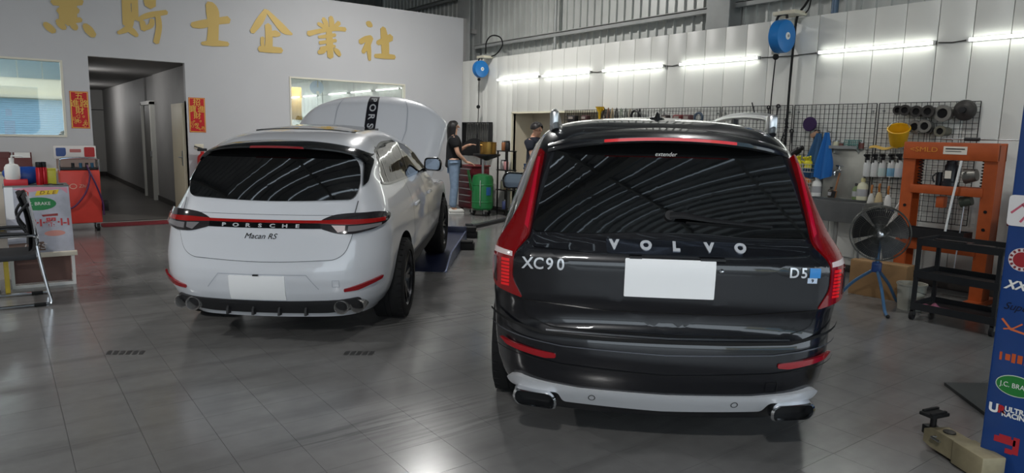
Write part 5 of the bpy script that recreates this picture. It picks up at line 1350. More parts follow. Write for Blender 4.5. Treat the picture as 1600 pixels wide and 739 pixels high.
# yellow gloves, black gun, basket
q = W(1243, 238, .06); t = thing('heat_gun', 'black hand tool wedged on the grid beside the yellow gloves', 'tool', q, rot=(0, math.radians(-35), RW))
MB().cyl((-.14, 0, 0), (.06, 0, 0), .05, .045).cyl((.06, 0, 0), (.12, 0, 0), .03).build('barrel', M_black, t); MB().box((-.08, 0, -.09), (.05, .045, .15), None, .012).build('grip', M_black, t)
q = W(1257, 262, .08); t = thing('wire_basket', 'white wire basket with yellow gloves hung on the tool grid', 'basket', q, RW)
mb = MB()
for z in (-.05, .0, .05): mb.tube([(-.14, -.1, z), (.14, -.1, z), (.14, .06, z), (-.14, .06, z)], .003, 6, True)
for k in range(9): x = -.14+.035*k; mb.tube([(x, .06, .05), (x, .06, -.05), (x, -.1, -.05), (x, -.1, .05)], .0025, 5)
tag(mb.build('basket_wires', mat('white_wire', (200, 198, 190), .4), t), kind='stuff')
MB().box((0, .075, .05), (.2, .012, .02)).build('hanger', M_stain, t)
M_lem = mat('lemon_rubber', (218, 206, 46), .6)
for k, (dx, lb) in enumerate(((-.06, 'yellow rubber glove crumpled in the basket'), (.05, 'second yellow rubber glove, nearer the blue cloths'))):
    q2 = (q.x-.03, q.y-dx*1.3, q.z+.03); t = thing('rubber_glove', lb, 'glove', q2, RW, 'yellow gloves')
    mb = MB().sphere((0, 0, .03), .055, 14, 10, (1, .7, .9)); 
    for f in range(4): mb.tube(smooth_path([(-.03+.02*f, -.01, .06), (-.045+.03*f, -.03, .10), (-.05+.034*f, -.05, .09+.01*f)], 4), [.014]*9 if False else .012)
    mb.tube([(-.05, 0, .03), (-.085, -.02, .06)], .013); mb.build('hand', M_lem, t); MB().lathe([(.045, 0), (.05, -.03), (.045, -.03), (.04, 0)], (0, 0, .0), 'Z', 16).build('cuff', M_lem, t)
q = W(1256, 285, .06); t = thing('wire_basket', 'lower white wire basket with an orange cloth, partly behind the dark car', 'basket', q, RW)
mb = MB()
for z in (-.05, .0, .05): mb.tube([(-.14, -.1, z), (.14, -.1, z), (.14, .06, z), (-.14, .06, z)], .003, 6, True)
for k in range(9): x = -.14+.035*k; mb.tube([(x, .06, .05), (x, .06, -.05), (x, -.1, -.05), (x, -.1, .05)], .0025, 5)
tag(mb.build('basket_wires', MATS['white_wire'], t), kind='stuff')
MB().sphere((0, -.02, .02), .1, 16, 10, (1.1, .6, .5)).build('orange_cloth', mat('orange_cloth', (196, 122, 60), .9), t)

# narrow shelf of small things above the sink
q0, q1 = W(1302, 231), W(1347, 229)
sh = thing('wall_shelf', 'narrow steel shelf hooked on the grid above the sink', 'shelf', (GX, (q0.y+q1.y)/2, q0.z), RW)
hw = (q0.y-q1.y)/2
MB().lohi((-hw, -.12, -.008), (hw, 0, 0)).lohi((-hw, -.124, -.008), (hw, -.118, .03)).build('shelf_plate', M_stain, sh)
for s in (-1, 1): MB().prism([(0, 0), (-.11, 0), (0, -.08)], lambda a, b: Vector((s*hw*.9-.003, a, b-.008)), lambda a, b: Vector((s*hw*.9+.003, a, b-.008))).build('bracket', M_stain, sh)
M_teal = mat('teal_plastic', (96, 142, 138), .5)
for k, (px, r, h_, m_, lb) in enumerate(((1306, .035, .08, mat('pale_tin', (206, 204, 176), .5), 'pale round tin on the narrow shelf'), (1315, .03, .06, mat('rust_tin', (112, 70, 66), .5), 'rusty little tin on the narrow shelf'), (1346, .03, .07, mat('rust_tin', (112, 70, 66), .5), 'brown little tin at the shelf end by the spray bottles'))):
    q = W(px, 228, .07); t = thing('small_tin', lb, 'tin', (q.x, q.y, q0.z), RW, 'tins on the narrow shelf')
    MB().lathe([(0, 0), (r, 0), (r, h_), (0, h_)]).build('tin_body', m_, t); MB().lathe([(r*1.06, h_), (r*1.06, h_+.012), (0, h_+.016)]).build('lid', M_stain, t)
q = W(1332, 228, .07); t = thing('small_basket', 'teal plastic basket on the narrow shelf', 'basket', (q.x, q.y, q0.z), RW)
mb = MB()
for z in (.005, .05, .1): mb.tube([(-.08, -.05, z), (.08, -.05, z), (.08, .05, z), (-.08, .05, z)], .005, 6, True)
for k in range(8):
    x = -.08+.16*k/7; mb.tube([(x, -.05, 0), (x, -.05, .1)], .004, 5); mb.tube([(x, .05, 0), (x, .05, .1)], .004, 5)
tag(mb.build('basket_weave', M_teal, t), kind='stuff'); MB().lohi((-.08, -.05, 0), (.08, .05, .006)).build('base', M_teal, t)

# stainless splashback, sink, tap
q0, q1 = W(1294, 232, -.03), W(1350, 303, -.03)
solo('splashback', MB().box((0, 0, 0), (q0.y-q1.y, .006, q0.z-q1.z+.12), None, .001), mat('dull_steel_sheet', (176, 176, 168), .42, .7, noise=.12, nscale=5), 'dull steel splashback sheet behind the sink tap', 'splashback', ((UR-.07), (q0.y+q1.y)/2, (q0.z+q1.z)/2-.06), RW)
SX = 7.98
a, b = onR(1240, 308, SX), onR(1352, 312, SX)
sk_ = thing('sink', 'stainless steel wash sink on legs under the tool grid', 'sink', (SX, (a.y+b.y)/2, 0), RW); hw = (a.y-b.y)/2; zt = a.z
MB().lohi((-hw, 0, zt-.03), (hw, .03, zt)).lohi((-hw, .47, zt-.03), (hw, .5, zt)).lohi((-hw, .03, zt-.03), (-hw+.03, .47, zt)).lohi((hw-.03, .03, zt-.03), (hw, .47, zt)).build('rim', M_stain, sk_)
mb = MB(); mb.lohi((-hw+.03, .01, zt-.24), (hw-.03, .016, zt-.03)); mb.lohi((-hw+.03, .47, zt-.24), (hw-.03, .476, zt-.03)); mb.lohi((-hw+.03, .016, zt-.24), (-hw+.036, .47, zt-.03)); mb.lohi((hw-.036, .016, zt-.24), (hw-.03, .47, zt-.03)); mb.lohi((-hw+.03, .01, zt-.246), (hw-.03, .476, zt-.24)); mb.build('basin', M_stain, sk_)
for s in (-1, 1):
    for y in (.03, .46): MB().cyl((s*(hw-.04), y, 0), (s*(hw-.04), y, zt-.03), .014).build('leg', M_stain, sk_)
MB().tube([(-hw+.04, .46, .2), (hw-.04, .46, .2)], .01).build('stretcher', M_stain, sk_)
MB().cyl((0, .24, zt-.246), (0, .24, .1), .025).build('drain_pipe', mat('grey_pvc', (150, 150, 146), .5), sk_)
q = W(1314, 266); t = thing('water_tap', 'chrome wall tap above the sink', 'tap', (UR-.02, q.y, q.z), RW)
MB().cyl((0, 0, 0), (0, -.06, 0), .02).tube(smooth_path([(0, -.06, 0), (0, -.12, 0), (-.01, -.16, -.02), (-.012, -.16, -.06)], 5), .014).build('tap_body', M_chrome, t); MB().cyl((0, -.07, .01), (0, -.07, .05), .012).box((0, -.07, .055), (.09, .02, .014), None, .004).build('tap_lever', M_chrome, t)
q = W(1304, 285, .1); t = thing('scrub_brush', 'long wooden brush leaning on the splashback', 'brush', (q.x, q.y, zt+.0), rot=(0, math.radians(10), RW))
MB().box((0, 0, .2), (.022, .014, .24), None, .004).build('brush_handle', mat('brush_wood', (150, 104, 70), .6), t); MB().box((0, 0, .05), (.05, .025, .09), None, .004).build('brush_head', mat('brush_wood', (150, 104, 70), .6), t); MB().box((0, -.022, .05), (.044, .02, .08)).build('bristles', M_black, t)
def squeeze(px, label, c, h_, r, capc, d=.35, py=303):
    q = onR(px, py, SX+.49 if d is None else SX+d); t = thing('detergent_bottle', label, 'bottle', (q.x, q.y, zt), RW, 'bottles along the sink')
    MB().lathe([(0, 0), (r, 0), (r*1.03, .01), (r*1.03, h_*.7), (r*.8, h_*.82), (r*.35, h_*.9), (r*.35, h_)]).build('bottle_body', mat('bottle_%d%d%d' % c, c, .4), t)
    MB().lathe([(r*.42, h_*.93), (r*.42, h_*1.08), (r*.2, h_*1.12), (0, h_*1.12)]).build('cap', mat('cap_%d%d%d' % capc, capc, .4), t)
    MB().lathe([(r*1.04, h_*.2), (r*1.045, h_*.21), (r*1.045, h_*.55), (r*1.04, h_*.56)]).build('label_band', mat('label_grey', (170, 170, 172), .5), t)
squeeze(1275, 'white detergent bottle under the blue cloths', (226, 226, 222), .23, .058, (220, 220, 216), .47)
squeeze(1347, 'pale yellow bottle at the end of the sink', (216, 214, 186), .24, .06, (214, 206, 150), .47)
squeeze(1298, 'small dark bottle behind the sink brush', (70, 64, 56), .12, .035, (40, 40, 40), .48)
squeeze(1337, 'small green bottle behind the sink', (110, 128, 84), .18, .04, (60, 60, 60), .48)

# row of spray bottles on a holder, more hung below
q0, q1 = W(1352, 233, .05), W(1412, 231, .05)
t = thing('bottle_rail', 'steel rail with yellow cloth that carries the spray bottles', 'rail', (GX, (q0.y+q1.y)/2, (q0.z+q1.z)/2), RW); hw = (q0.y-q1.y)/2
MB().lohi((-hw, -.055, .0), (hw, -.045, .012)).build('rail_bar', M_stain, t)
for s in (-.8, .8): MB().lohi((s*hw-.006, -.05, 0), (s*hw+.006, 0, .01)).build('rail_arm', M_stain, t)
mb = MB().grid(lambda i, j: ((i-.5)*hw*1.5, -.05+.06*(j-.5), .025+.012*math.sin(9*i)-.03*(2*j-1)**2), 20, 8); mb.build('yellow_cloth', mat('straw_cloth', (206, 170, 90), .9), t)
def spray(px, py, label, liquid, z_off=0.0, tilt=0.0, white=False):
    q = W(px, py, .07); t = thing('spray_bottle', label, 'bottle', (q.x, q.y, q.z), RW, 'spray bottles on the grid')
    Mb = mat('spray_plastic', (206, 208, 206), .35)
    MB().lathe([(0, -.2), (.04, -.2), (.043, -.19), (.043, -.06), (.036, -.035), (.016, -.01), (.016, .01)], (0, 0, 0), 'Z', 20).build('bottle_body', Mb, t)
    if liquid: MB().lathe([(.0435, -.19), (.0445, -.185), (.0445, -.10), (.0435, -.095)], (0, 0, 0), 'Z', 20).build('liquid', mat('liquid_%d%d' % liquid[1:], liquid, .3), t)
    mb = MB().cyl((0, 0, .0), (0, 0, .035), .02); mb.box((.0, -.02, .055), (.03, .10, .035), None, .008); mb.cyl((0, -.07, .058), (0, -.09, .058), .012); mb.tube([(0, -.03, .04), (0, -.05, .01), (0, -.045, -.03)], .008); mb.build('trigger_head', M_black, t)
for px, lq, lb in ((1356, None, 'spray bottle nearest the sink, first of the hung row'), (1368, None, 'second clear spray bottle of the hung row'), (1380, (186, 204, 200), 'third spray bottle of the hung row with pale green liquid'), (1394, (120, 170, 200), 'fourth spray bottle of the hung row, pale blue liquid'), (1406, (196, 200, 206), 'spray bottle touching the orange press, last of the hung row')):
    spray(px, 250, lb, lq)
for px, py, c, lb in ((1362, 302, (206, 206, 200), 'white brush hung below the spray bottles, nearest the sink'), (1374, 300, (196, 178, 140), 'straw coloured brush hung below the spray bottles'), (1388, 304, (222, 222, 218), 'white brush hung below the spray bottles, nearest the press')):
    q = W(px, py, .06); t = thing('hand_brush', lb, 'brush', q, RW, 'hand brushes below the spray bottles')
    MB().tube(smooth_path([(0, 0, .1), (.0, -.01, .05), (0, 0, 0)], 4), [.014]*4+[.012]*5, 8).build('brush_handle', mat('brush_amber', (176, 110, 50), .4), t)
    MB().lathe([(.012, 0), (.03, -.03), (.045, -.12), (.04, -.14), (0, -.14)], (0, 0, 0), 'Z', 16).build('bristles', mat('bristle_%d' % c[2], c, .9), t)
q = W(1385, 330, .2); t = thing('long_handled_squeegee', 'white long handle leaning between the bottles and the orange press', 'squeegee', (q.x, q.y, q.z-.15), rot=(0, math.radians(28), RW))
MB().cyl((0, 0, 0), (0, 0, .52), .011).build('handle', M_white, t); MB().cyl((0, 0, -.08), (0, 0, .08), .016).build('grip', mat('navy_grip', (50, 56, 90), .5), t)
squeeze2 = W(1404, 318, .25); t = thing('white_canister', 'white canister with dark blue cap beside the orange press', 'canister', (squeeze2.x, squeeze2.y+.07, .66), RW)
MB().lohi((-.05, -.05, 0), (.05, .05, .17), .015).build('canister_body', M_white, t); MB().cyl((0, 0, .17), (0, 0, .2), .03).build('cap', mat('navy_grip', (50, 56, 90), .5), t)
solo('side_shelf', MB().lohi((-.16, -.1, -.03), (.16, .12, 0)).lohi((-.16, .1, -.66), (-.14, .12, 0)).lohi((.14, .1, -.66), (.16, .12, 0)).lohi((-.16, -.1, -.66), (-.14, -.08, 0)).lohi((.14, -.1, -.66), (.16, -.08, 0)), M_steel, 'small grey shelf stand under the white canister', 'stand', (squeeze2.x, squeeze2.y+.07, .66), RW)

# ------------------------------------------------------------------ tools and belts along the far stretch of the grid
beltc = [(54, 40, 36), (120, 92, 78), (168, 150, 118), (60, 58, 56), (130, 140, 126), (96, 98, 92), (150, 144, 130), (44, 44, 46)]
lbs = ['black', 'brown', 'straw', 'dark', 'grey green', 'grey', 'buff', 'black ribbed']
for k, px in enumerate((944, 951, 957, 964, 971, 978, 985, 1000)):
    q = W(px, 169+.2*k, .03); L = .11+.03*(k % 3); wd = .03
    solo('drive_belt', MB().tube([(wd*math.cos(a_*PI/8), -.005*math.sin(a_*PI/4), -L+L*math.sin(a_*PI/8)) for a_ in range(16)], .008, 6, True, flat=2.0), mat('belt_%d' % k, beltc[k], .7), '%s drive belt hung on the grid above the dark car roof, number %s along' % (lbs[k], ['one', 'two', 'three', 'four', 'five', 'six', 'seven', 'eight'][k]), 'belt', q, RW, 'drive belts on the grid')
q = W(937, 176, .07); t = thing('funnel', 'yellow funnel hung on the grid above the dark car roof', 'funnel', q, RW)
MB().lathe([(.075, .10), (.08, .10), (.025, .0), (.018, -.12), (.014, -.12), (.02, .0), (.07, .095)], (0, 0, 0), 'Z', 20).build('cone', mat('funnel_yellow', (228, 180, 40), .4), t); MB().tube([(.075, 0, .08), (.1, 0, .05), (.06, 0, .03)], .006).build('ear', mat('funnel_yellow', (228, 180, 40), .4), t)
def ringtool(px, py, r, m_, label, cat='ring'):
    q = W(px, py, .05); t = thing('hanging_ring', label, cat, q, RW, 'round things on the grid')
    MB().tube([(r*math.cos(a_*PI/10), -.01, r*math.sin(a_*PI/10)) for a_ in range(20)], .018, 8, True).build('ring', m_, t); MB().box((0, .01, r+.02), (.02, .05, .02)).build('hook', M_stain, t)
ringtool(993, 181, .085, M_black, 'black coiled ring hung on the grid beside the drive belts')
ringtool(1092, 184, .07, mat('slate_ring', (70, 84, 100), .5), 'slate coloured ring hung on the grid over the far roof rail')
q = W(890, 180, .05)
for k, (px, w_, c, lb) in enumerate(((895, .2, (38, 36, 36), 'dark tool roll on the grid at the recess edge'), (915, .16, (74, 44, 44), 'brown tool roll next to the yellow funnel'), (1060, .16, (120, 52, 52), 'red brown box on the grid above the dark car roof'), (1075, .14, (96, 64, 66), 'dull red box on the grid above the dark car roof'), (1040, .13, (56, 44, 44), 'dark box on the grid just past the roof aerial'))):
    q = W(px, 186, .036); t = thing('grid_box', lb, 'box', q, RW, 'boxes on the grid')
    MB().box((0, 0, 0), (w_, .1, .13), None, .02).build('box', mat('gridbox_%d' % k, c, .6), t); MB().box((0, -.055, .02), (w_*.6, .006, .04)).build('box_label', mat('gridlabel', (150, 140, 132), .6), t)
def hand_tool(px, py, L, ang, label, m_, kind=0):
    q = W(px, py, .025); t = thing(['spanner', 'hook_tool', 'chain_tool'][kind], label, 'tool', q, rot=(0, ang, RW), group='hand tools on the grid')
    MB().box((0, 0, -L/2), (.018, .01, L), None, .003).build('shank', m_, t)
    if kind == 0:
        MB().lathe([(.016, -.007), (.03, -.007), (.03, .007), (.016, .007), (.016, -.007)], (0, 0, 0), 'Y', 16).build('ring_end', m_, t)
    elif kind == 1: MB().tube(smooth_path([(0, 0, -L), (.03, -.01, -L-.03), (.05, -.02, -L+.01)], 5), .008).build('hook_end', m_, t)
    else:
        for k in range(8): MB().tube([(.03*math.cos(a_*PI/5)*.7, .012*math.sin(k), -L-.03-.045*k+.025*math.sin(a_*PI/5)) for a_ in range(10)], .006, 6, True).build('chain_link', m_, t)
M_dt = mat('dark_tool_steel', (52, 52, 54), .4, .6)
hand_tool(1175, 160, .24, -.35, 'black tool pointing up at a slant above the far roof rail', M_dt, 1)
hand_tool(1201, 168, .3, .0, 'thin dark spanner on the grid beyond the dark car roof', M_dt, 0)
hand_tool(1216, 166, .34, .12, 'long dark spanner slanting on the grid', M_dt, 0)
hand_tool(1230, 172, .1, 0, 'dark chain tool hung on the grid left of the purple pad', M_dt, 2)
hand_tool(1224, 210, .12, .3, 'short hooked tool low on the grid by the dark car', M_dt, 1)
hand_tool(1237, 205, .16, -.1, 'short dark spanner low on the grid by the dark car', M_dt, 0)

# ------------------------------------------------------------------ orange workshop press
PX = 7.9
pr = thing('workshop_press', 'orange steel workshop press with a bottle jack in its frame', 'press', (PX, 3.11, 0), RW)
M_or = mat('press_orange', (172, 80, 36), .45, noise=.12, nscale=9)
hw = .385
for s in (-1, 1):
    mb = MB(); mb.lohi((s*hw-.06, -.005, .02), (s*hw+.06, .01, 1.62)); mb.lohi((s*hw-.06, .17, .02), (s*hw+.06, .185, 1.62)); mb.lohi((s*(hw+.045)-.012, .01, .02), (s*(hw+.045)+.012, .17, 1.62)); mb.build('upright', M_or, pr)
    MB().lohi((s*hw-.07, -.2, 0), (s*hw+.07, .38, .05), .006).build('foot', M_or, pr)
    for z in (.6, .78, .96): MB().cyl((s*hw, -.012, z), (s*hw, 0, z), .016).build('pin_hole', M_seam, pr)
tb = MB().lohi((-hw-.06, -.03, 1.46), (hw+.06, .02, 1.64), .006).build('top_beam', M_or, pr)
MB().lohi((-hw-.06, .16, 1.46), (hw+.06, .2, 1.64), .006).build('top_beam', M_or, pr)
MB().lohi((-.05, -.034, 1.52), (.17, -.03, 1.60)).build('maker_label', mat('press_label', (222, 214, 200), .5), tb)
F = plane_F((0, -.034, 0), (1, 0, 0), (0, 0, 1), (0, -1, 0))
mb = MB(); text_on(mb, '<SMLD', F, -.24, 1.56, .07, .001, .0005, wide=1.3); mb.build('faded_letters', mat('press_print', (212, 140, 50), .5), tb)
mb = MB(); ribbon(mb, [(-.03, 1.575), (.15, 1.575)], F, .012, .002, .3); ribbon(mb, [(-.03, 1.55), (.12, 1.55)], F, .006, .002, .3); tag(mb.build('label_print', M_black, tb), kind='stuff')
MB().lohi((-hw+.04, -.02, 1.10), (hw-.04, .03, 1.19), .006).build('middle_beam', M_or, pr)
MB().lohi((-hw+.04, .15, 1.10), (hw-.04, .19, 1.19), .006).build('middle_beam', M_or, pr)
MB().lohi((-hw+.04, -.03, .50), (hw-.04, .01, .64), .006).build('press_table', M_or, pr)
MB().lohi((-hw+.04, .18, .50), (hw-.04, .21, .64), .006).build('press_table', M_or, pr)
jk = MB().lathe([(0, 1.19), (.085, 1.19), (.085, 1.23), (.065, 1.24), (.065, 1.40), (.05, 1.42), (.05, 1.45), (0, 1.46)], (-.0, .09, 0), 'Z', 24).build('bottle_jack', mat('jack_black', (32, 33, 38), .35), pr)
MB().box((-.0, .015, 1.31), (.06, .006, .08)).build('jack_label', mat('press_label', (222, 214, 200), .5), jk)
MB().cyl((-.11, .09, 1.19), (-.11, .09, 1.33), .03).build('jack_pump', MATS['jack_black'], jk)
MB().tube(smooth_path([(-.11, .05, 1.33), (-.15, .03, 1.28), (-.13, .03, 1.22)], 4), .008).build('jack_release', M_black, jk)
for s in (-1, 1):
    mb = MB(); mb.tube([(s*.30+.022*math.cos(k*.9), .09+.022*math.sin(k*.9), 1.19+.27*k/60) for k in range(61)], .006, 6); mb.build('return_spring', M_black, pr)
MB().tube([(.14, -.06, 1.46), (.10, -.1, .98), (.08, -.12, .66)], .012).build('pump_handle', M_white, pr)
MB().tube([(.21, -.06, 1.0), (.20, -.10, .35)], .008).build('pump_handle', M_alu, pr)
MB().box((-.05, .06, 1.02), (.08, .1, .12), None, .012).build('press_head', M_or, pr)
MB().cyl((.12, .09, 1.03), (.22, .09, 1.06), .055, .05).build('press_die', mat('green_grey_die', (96, 102, 90), .5, .4), pr)
MB().cyl((.13, .09, 1.3), (.24, .09, 1.32), .08, .06).build('press_die', M_cast, pr)
t = thing('parts_tray', 'black parts tray lying across the lower beam of the press', 'tray', (PX-.06, 3.14, .642), RW)
MB().lohi((-.31, -.12, 0), (.31, .10, .012)).build('tray_base', M_black, t)
for (lo, hi) in (((-.31, -.12, .012), (.31, -.11, .10)), ((-.31, .09, .012), (.31, .10, .10)), ((-.31, -.11, .012), (-.30, .09, .10)), ((.30, -.11, .012), (.31, .09, .10))): MB().lohi(lo, hi).build('tray_side', M_black, t)
for x, y, a_, L, m_, lb in ((-.02, .02, .12, .34, M_black, 'black torque wrench lying on top of the orange press'), (.22, .1, .02, .5, M_alu, 'thin steel rod sticking out over the end of the press')):
    t = thing('torque_wrench' if L < .4 else 'steel_rod', lb, 'tool', (PX, 3.11-x-.1, 1.655), RW+a_*.4)
    MB().cyl((-L/2, y, .02), (L*.1, y, .02), .008).build('shaft', M_stain, t); MB().cyl((L*.1, y, .02), (L/2, y, .02), .018 if L < .4 else .006).build('grip', m_, t)
# ------------------------------------------------------------------ teal cabinet and red case beyond the press
t = thing('tool_chest', 'dark teal tool chest between the press and the blue lift post', 'chest', (7.75, 2.18, 0), RW)
MB().lohi((-.28, 0, .05), (.28, .45, .86), .01).build('chest_body', mat('chest_teal', (44, 78, 88), .45), t)
MB().lohi((-.3, -.02, .86), (.3, .47, .9), .008).build('chest_top', mat('chest_red_top', (120, 40, 44), .45), t)
for k in range(4):
    d_ = MB().lohi((-.26, -.012, .1+.185*k), (.26, 0, .27+.185*k), .004).build('drawer', mat('chest_teal', (44, 78, 88), .45), t); MB().lohi((-.2, -.03, .24+.185*k), (.2, -.012, .255+.185*k)).build('drawer_pull', M_alu, d_)
t = thing('tool_case', 'black and dark red tool case standing on the teal chest', 'case', (7.95, 2.22, .9), RW)
MB().prism([(-.16, 0), (.16, 0), (.16, .22), (.06, .26), (-.14, .22)], lambda a, b: Vector((a, 0, b)), lambda a, b: Vector((a, .2, b))).build('case_body', mat('case_dark_red', (78, 30, 34), .5), t); MB().lohi((-.12, -.012, .08), (.12, 0, .15)).build('case_label', M_black, t)
MB().tube([(-.06, .1, .235), (-.05, .1, .29), (.05, .1, .30), (.06, .1, .255)], .01).build('case_handle', M_black, t)

# ------------------------------------------------------------------ black trolley
tr = thing('service_trolley', 'black three tier service trolley in front of the orange press', 'trolley', (6.74, 2.50, 0), RW)
M_bk = mat('trolley_black', (36, 37, 39), .5, noise=.1, nscale=8); hw = .34
for z in (.12, .42, .72):
    s_ = MB().lohi((-hw, 0, z-.012), (hw, .45, z)).build('shelf', M_bk, tr)
    for (lo, hi) in (((-hw, -.004, z-.02), (hw, .008, z+.045)), ((-hw, .442, z-.02), (hw, .454, z+.045)), ((-hw-.004, 0, z-.02), (-hw+.008, .45, z+.045)), ((hw-.008, 0, z-.02), (hw+.004, .45, z+.045))): MB().lohi(lo, hi).build('shelf_lip', M_bk, s_)
for x in (-hw+.015, hw-.015):
    for y in (.015, .435):
        MB().lohi((x-.016, y-.016, .08), (x+.016, y+.016, .74)).build('post', M_bk, tr)
        c_ = MB().cyl((x-.014, y, .042), (x+.014, y, .042), .042, n=18).build('castor', M_rubber, tr); MB().lohi((x-.02, y-.016, .045), (x+.02, y+.016, .09)).build('castor_fork', M_stain, c_)
MB().tube(smooth_path([(hw, .06, .72), (hw+.07, .06, .78), (hw+.07, .39, .78), (hw, .39, .72)], 5), .012).build('push_handle', M_bk, tr)
t = thing('shop_rag', 'pink rag lying on the lowest trolley shelf', 'rag', (6.86, 2.70, .121), RW)
mb = MB(); mb.grid(lambda i, j: ((i-.5)*.2*(1+.2*math.sin(7*j)), (j-.5)*.16, .0+.05*abs(math.sin(6*i+2*j))*math.sin(PI*i)*math.sin(PI*j)+.004), 16, 14); mb.grid(lambda i, j: ((i-.5)*.2*(1+.2*math.sin(7*j)), (j-.5)*.16, .002), 4, 4); mb.build('rag', mat('rag_pink', (176, 104, 128), .9), t)
for k, (x, w_, h_, m_, lb) in enumerate(((-.12, .3, .03, M_dt, 'flat dark tool set on the top trolley shelf'), (.1, .22, .02, M_black, 'black folded sheet on the top trolley shelf'))):
    t = thing('tool_set', lb, 'tools', (6.92, 2.5-x, .721), RW+.1*k); MB().lohi((-w_/2, -.08, 0), (w_/2, .1, h_), .006).build('set_case', m_, t); MB().lohi((-w_/2+.02, -.06, h_), (w_/2-.02, -.02, h_+.012), .004).build('set_clip', M_dt, t)
# ------------------------------------------------------------------ pedestal fan
fc = onR(1375, 365, 6.72); fdir = math.atan2(-fc.y, -fc.x)       # faces the viewer
fan = thing('pedestal_fan', 'big black pedestal fan on blue tripod legs beside the dark car', 'fan', (fc.x, fc.y, 0), fdir+PI/2)
FR = .262; fz = fc.z
M_cage = mat('cage_wire', (96, 96, 92), .4, .7)
mb = MB()
for (r, y) in ((FR, 0), (FR, .05), (FR*.98, -.03)): mb.tube([(r*math.cos(a_*PI/30), y, fz+r*math.sin(a_*PI/30)) for a_ in range(60)], .004, 6, True)
mb.build('cage_rim', M_cage, fan)
mb = MB()
for k in range(80):
    a_ = 2*PI*k/80; c_, s_ = math.cos(a_), math.sin(a_)
    mb.tube([(FR*c_, 0, fz+FR*s_), (FR*.85*c_, -.055, fz+FR*.85*s_), (FR*.4*c_, -.085, fz+FR*.4*s_), (.03*c_, -.09, fz+.03*s_)], .0011, 4)
    mb.tube([(FR*c_, .05, fz+FR*s_), (FR*.8*c_, .10, fz+FR*.8*s_), (.07*c_, .12, fz+.07*s_)], .0011, 4)
for r in (.1, .17, .23): mb.tube([(r*math.cos(a_*PI/24), -.088+.02*(r/.23)**2, fz+r*math.sin(a_*PI/24)) for a_ in range(48)], .0014, 4, True)
tag(mb.build('cage_wires', M_cage, fan), kind='stuff')
MB().lathe([(0, -.1), (.022, -.1), (.03, -.094), (.03, -.085), (0, -.085)], (0, 0, fz), 'Y', 20).build('badge', M_alu, fan)
MB().lathe([(0, -.03), (.05, -.03), (.055, .0), (.05, .04), (0, .04)], (0, 0, fz), 'Y', 20).build('blade_hub', M_black, fan)
for k in range(5):
    a0 = 2*PI*k/5+.4
    def bl(i, j, a0=a0): r = .045+.195*i; a_ = a0+(j-.5)*(1.15-.1*i); return (r*math.cos(a_), .0+(j-.5)*.05, fz+r*math.sin(a_))
    MB().grid(bl, 10, 12).build('blade', mat('fan_blade_black', (20, 21, 24), .4), fan)
MB().lathe([(0, .13), (.07, .13), (.075, .2), (.06, .27), (0, .28)], (0, 0, fz), 'Y', 22).build('motor', M_black, fan)
MB().cyl((0, .2, fz-.06), (0, .2, .36), .022).build('pole', mat('fan_blue', (74, 112, 150), .35, .3), fan)
MB().lohi((-.045, .155, .36), (.045, .245, .46), .015).build('leg_hub', mat('fan_blue_hub', (36, 66, 122), .4), fan)
for ang, L in ((-1.25, .42), (2.75, .46), (.9, .42)):
    d = Vector((math.cos(ang), math.sin(ang), 0)); b0 = Vector((0, .2, .40))
    l_ = MB().tube(smooth_path([b0, b0+d*(L*.45)+Vector((0, 0, -.17)), b0+d*(L*.78)+Vector((0, 0, -.35)), b0+d*L+Vector((0, 0, -.385))], 6), .015).build('leg', MATS['fan_blue'], fan)
    e_ = b0+d*L; MB().sphere((e_.x, e_.y, .016), .018).build('leg_foot', M_rubber, l_)
# things behind the fan
q = onZ(1352, 470); t = thing('carton', 'brown cardboard carton standing behind the fan', 'carton', (q.x+.24, q.y+.02, 0), RW+.1)
MB().lohi((-.28, 0, 0), (.28, .28, .36), .004).build('carton_body', mat('cardboard', (150, 116, 78), .8, noise=.1, nscale=6), t); MB().lohi((-.28, .0, .355), (.28, .12, .372)).build('carton_flap', mat('cardboard_edge', (166, 132, 92), .8), t)
q = onZ(1411, 487); t = thing('paint_pail', 'grubby white pail between the fan and the trolley', 'pail', (q.x+.18, q.y+.02, 0))
MB().lathe([(0, 0), (.11, 0), (.13, .24), (.138, .245), (.138, .26), (.12, .26), (.10, .01), (0, .01)]).build('pail_body', mat('grubby_white', (168, 166, 154), .5, noise=.1, nscale=10), t); MB().tube([(.13, 0, .24), (.09, -.1, .2), (0, -.14, .17), (-.09, -.1, .2), (-.13, 0, .24)], .003).build('pail_handle', M_stain, t)

# ------------------------------------------------------------------ blue lift post with stickers, lift arm, rubber plate
U0 = 3.85
post = thing('car_lift', 'blue car lift post covered with stickers at the picture edge', 'car lift', (U0, 1.23, 0), RW)
MB().lohi((0, 0, .02), (.40, .34, 2.9), .012).build('column', mat('post_blue', (30, 66, 128), .35, noise=.06, nscale=6), post)
MB().lohi((-.0, -.04, 0), (.48, .42, .02)).build('base_plate', mat('post_blue', (30, 66, 128), .35), post)
F = plane_F((0, 0, 0), (1, 0, 0), (0, 0, 1), (0, -1, 0))
def PL(px, py): q = onR(px, py, U0); return (1.23-q.y, q.z)
def ell(cx, cz, rx, rz, n=28): return [(cx+rx*math.cos(2*PI*k/n), cz+rz*math.sin(2*PI*k/n)) for k in range(n)]
def stk(poly, c, off=.002, name='sticker', par=None): return patch(MB(), poly, F, off, 0, 2.0).build(name, mat('stk_%d_%d_%d' % c, c, .4), par or post)
x, z = PL(1580, 602); g_ = stk(ell(x+.02, z, .085, .052), (196, 208, 190), .002, 'oval_sticker'); stk(ell(x+.02, z, .081, .048), (38, 120, 54), .003, 'oval_field', g_)
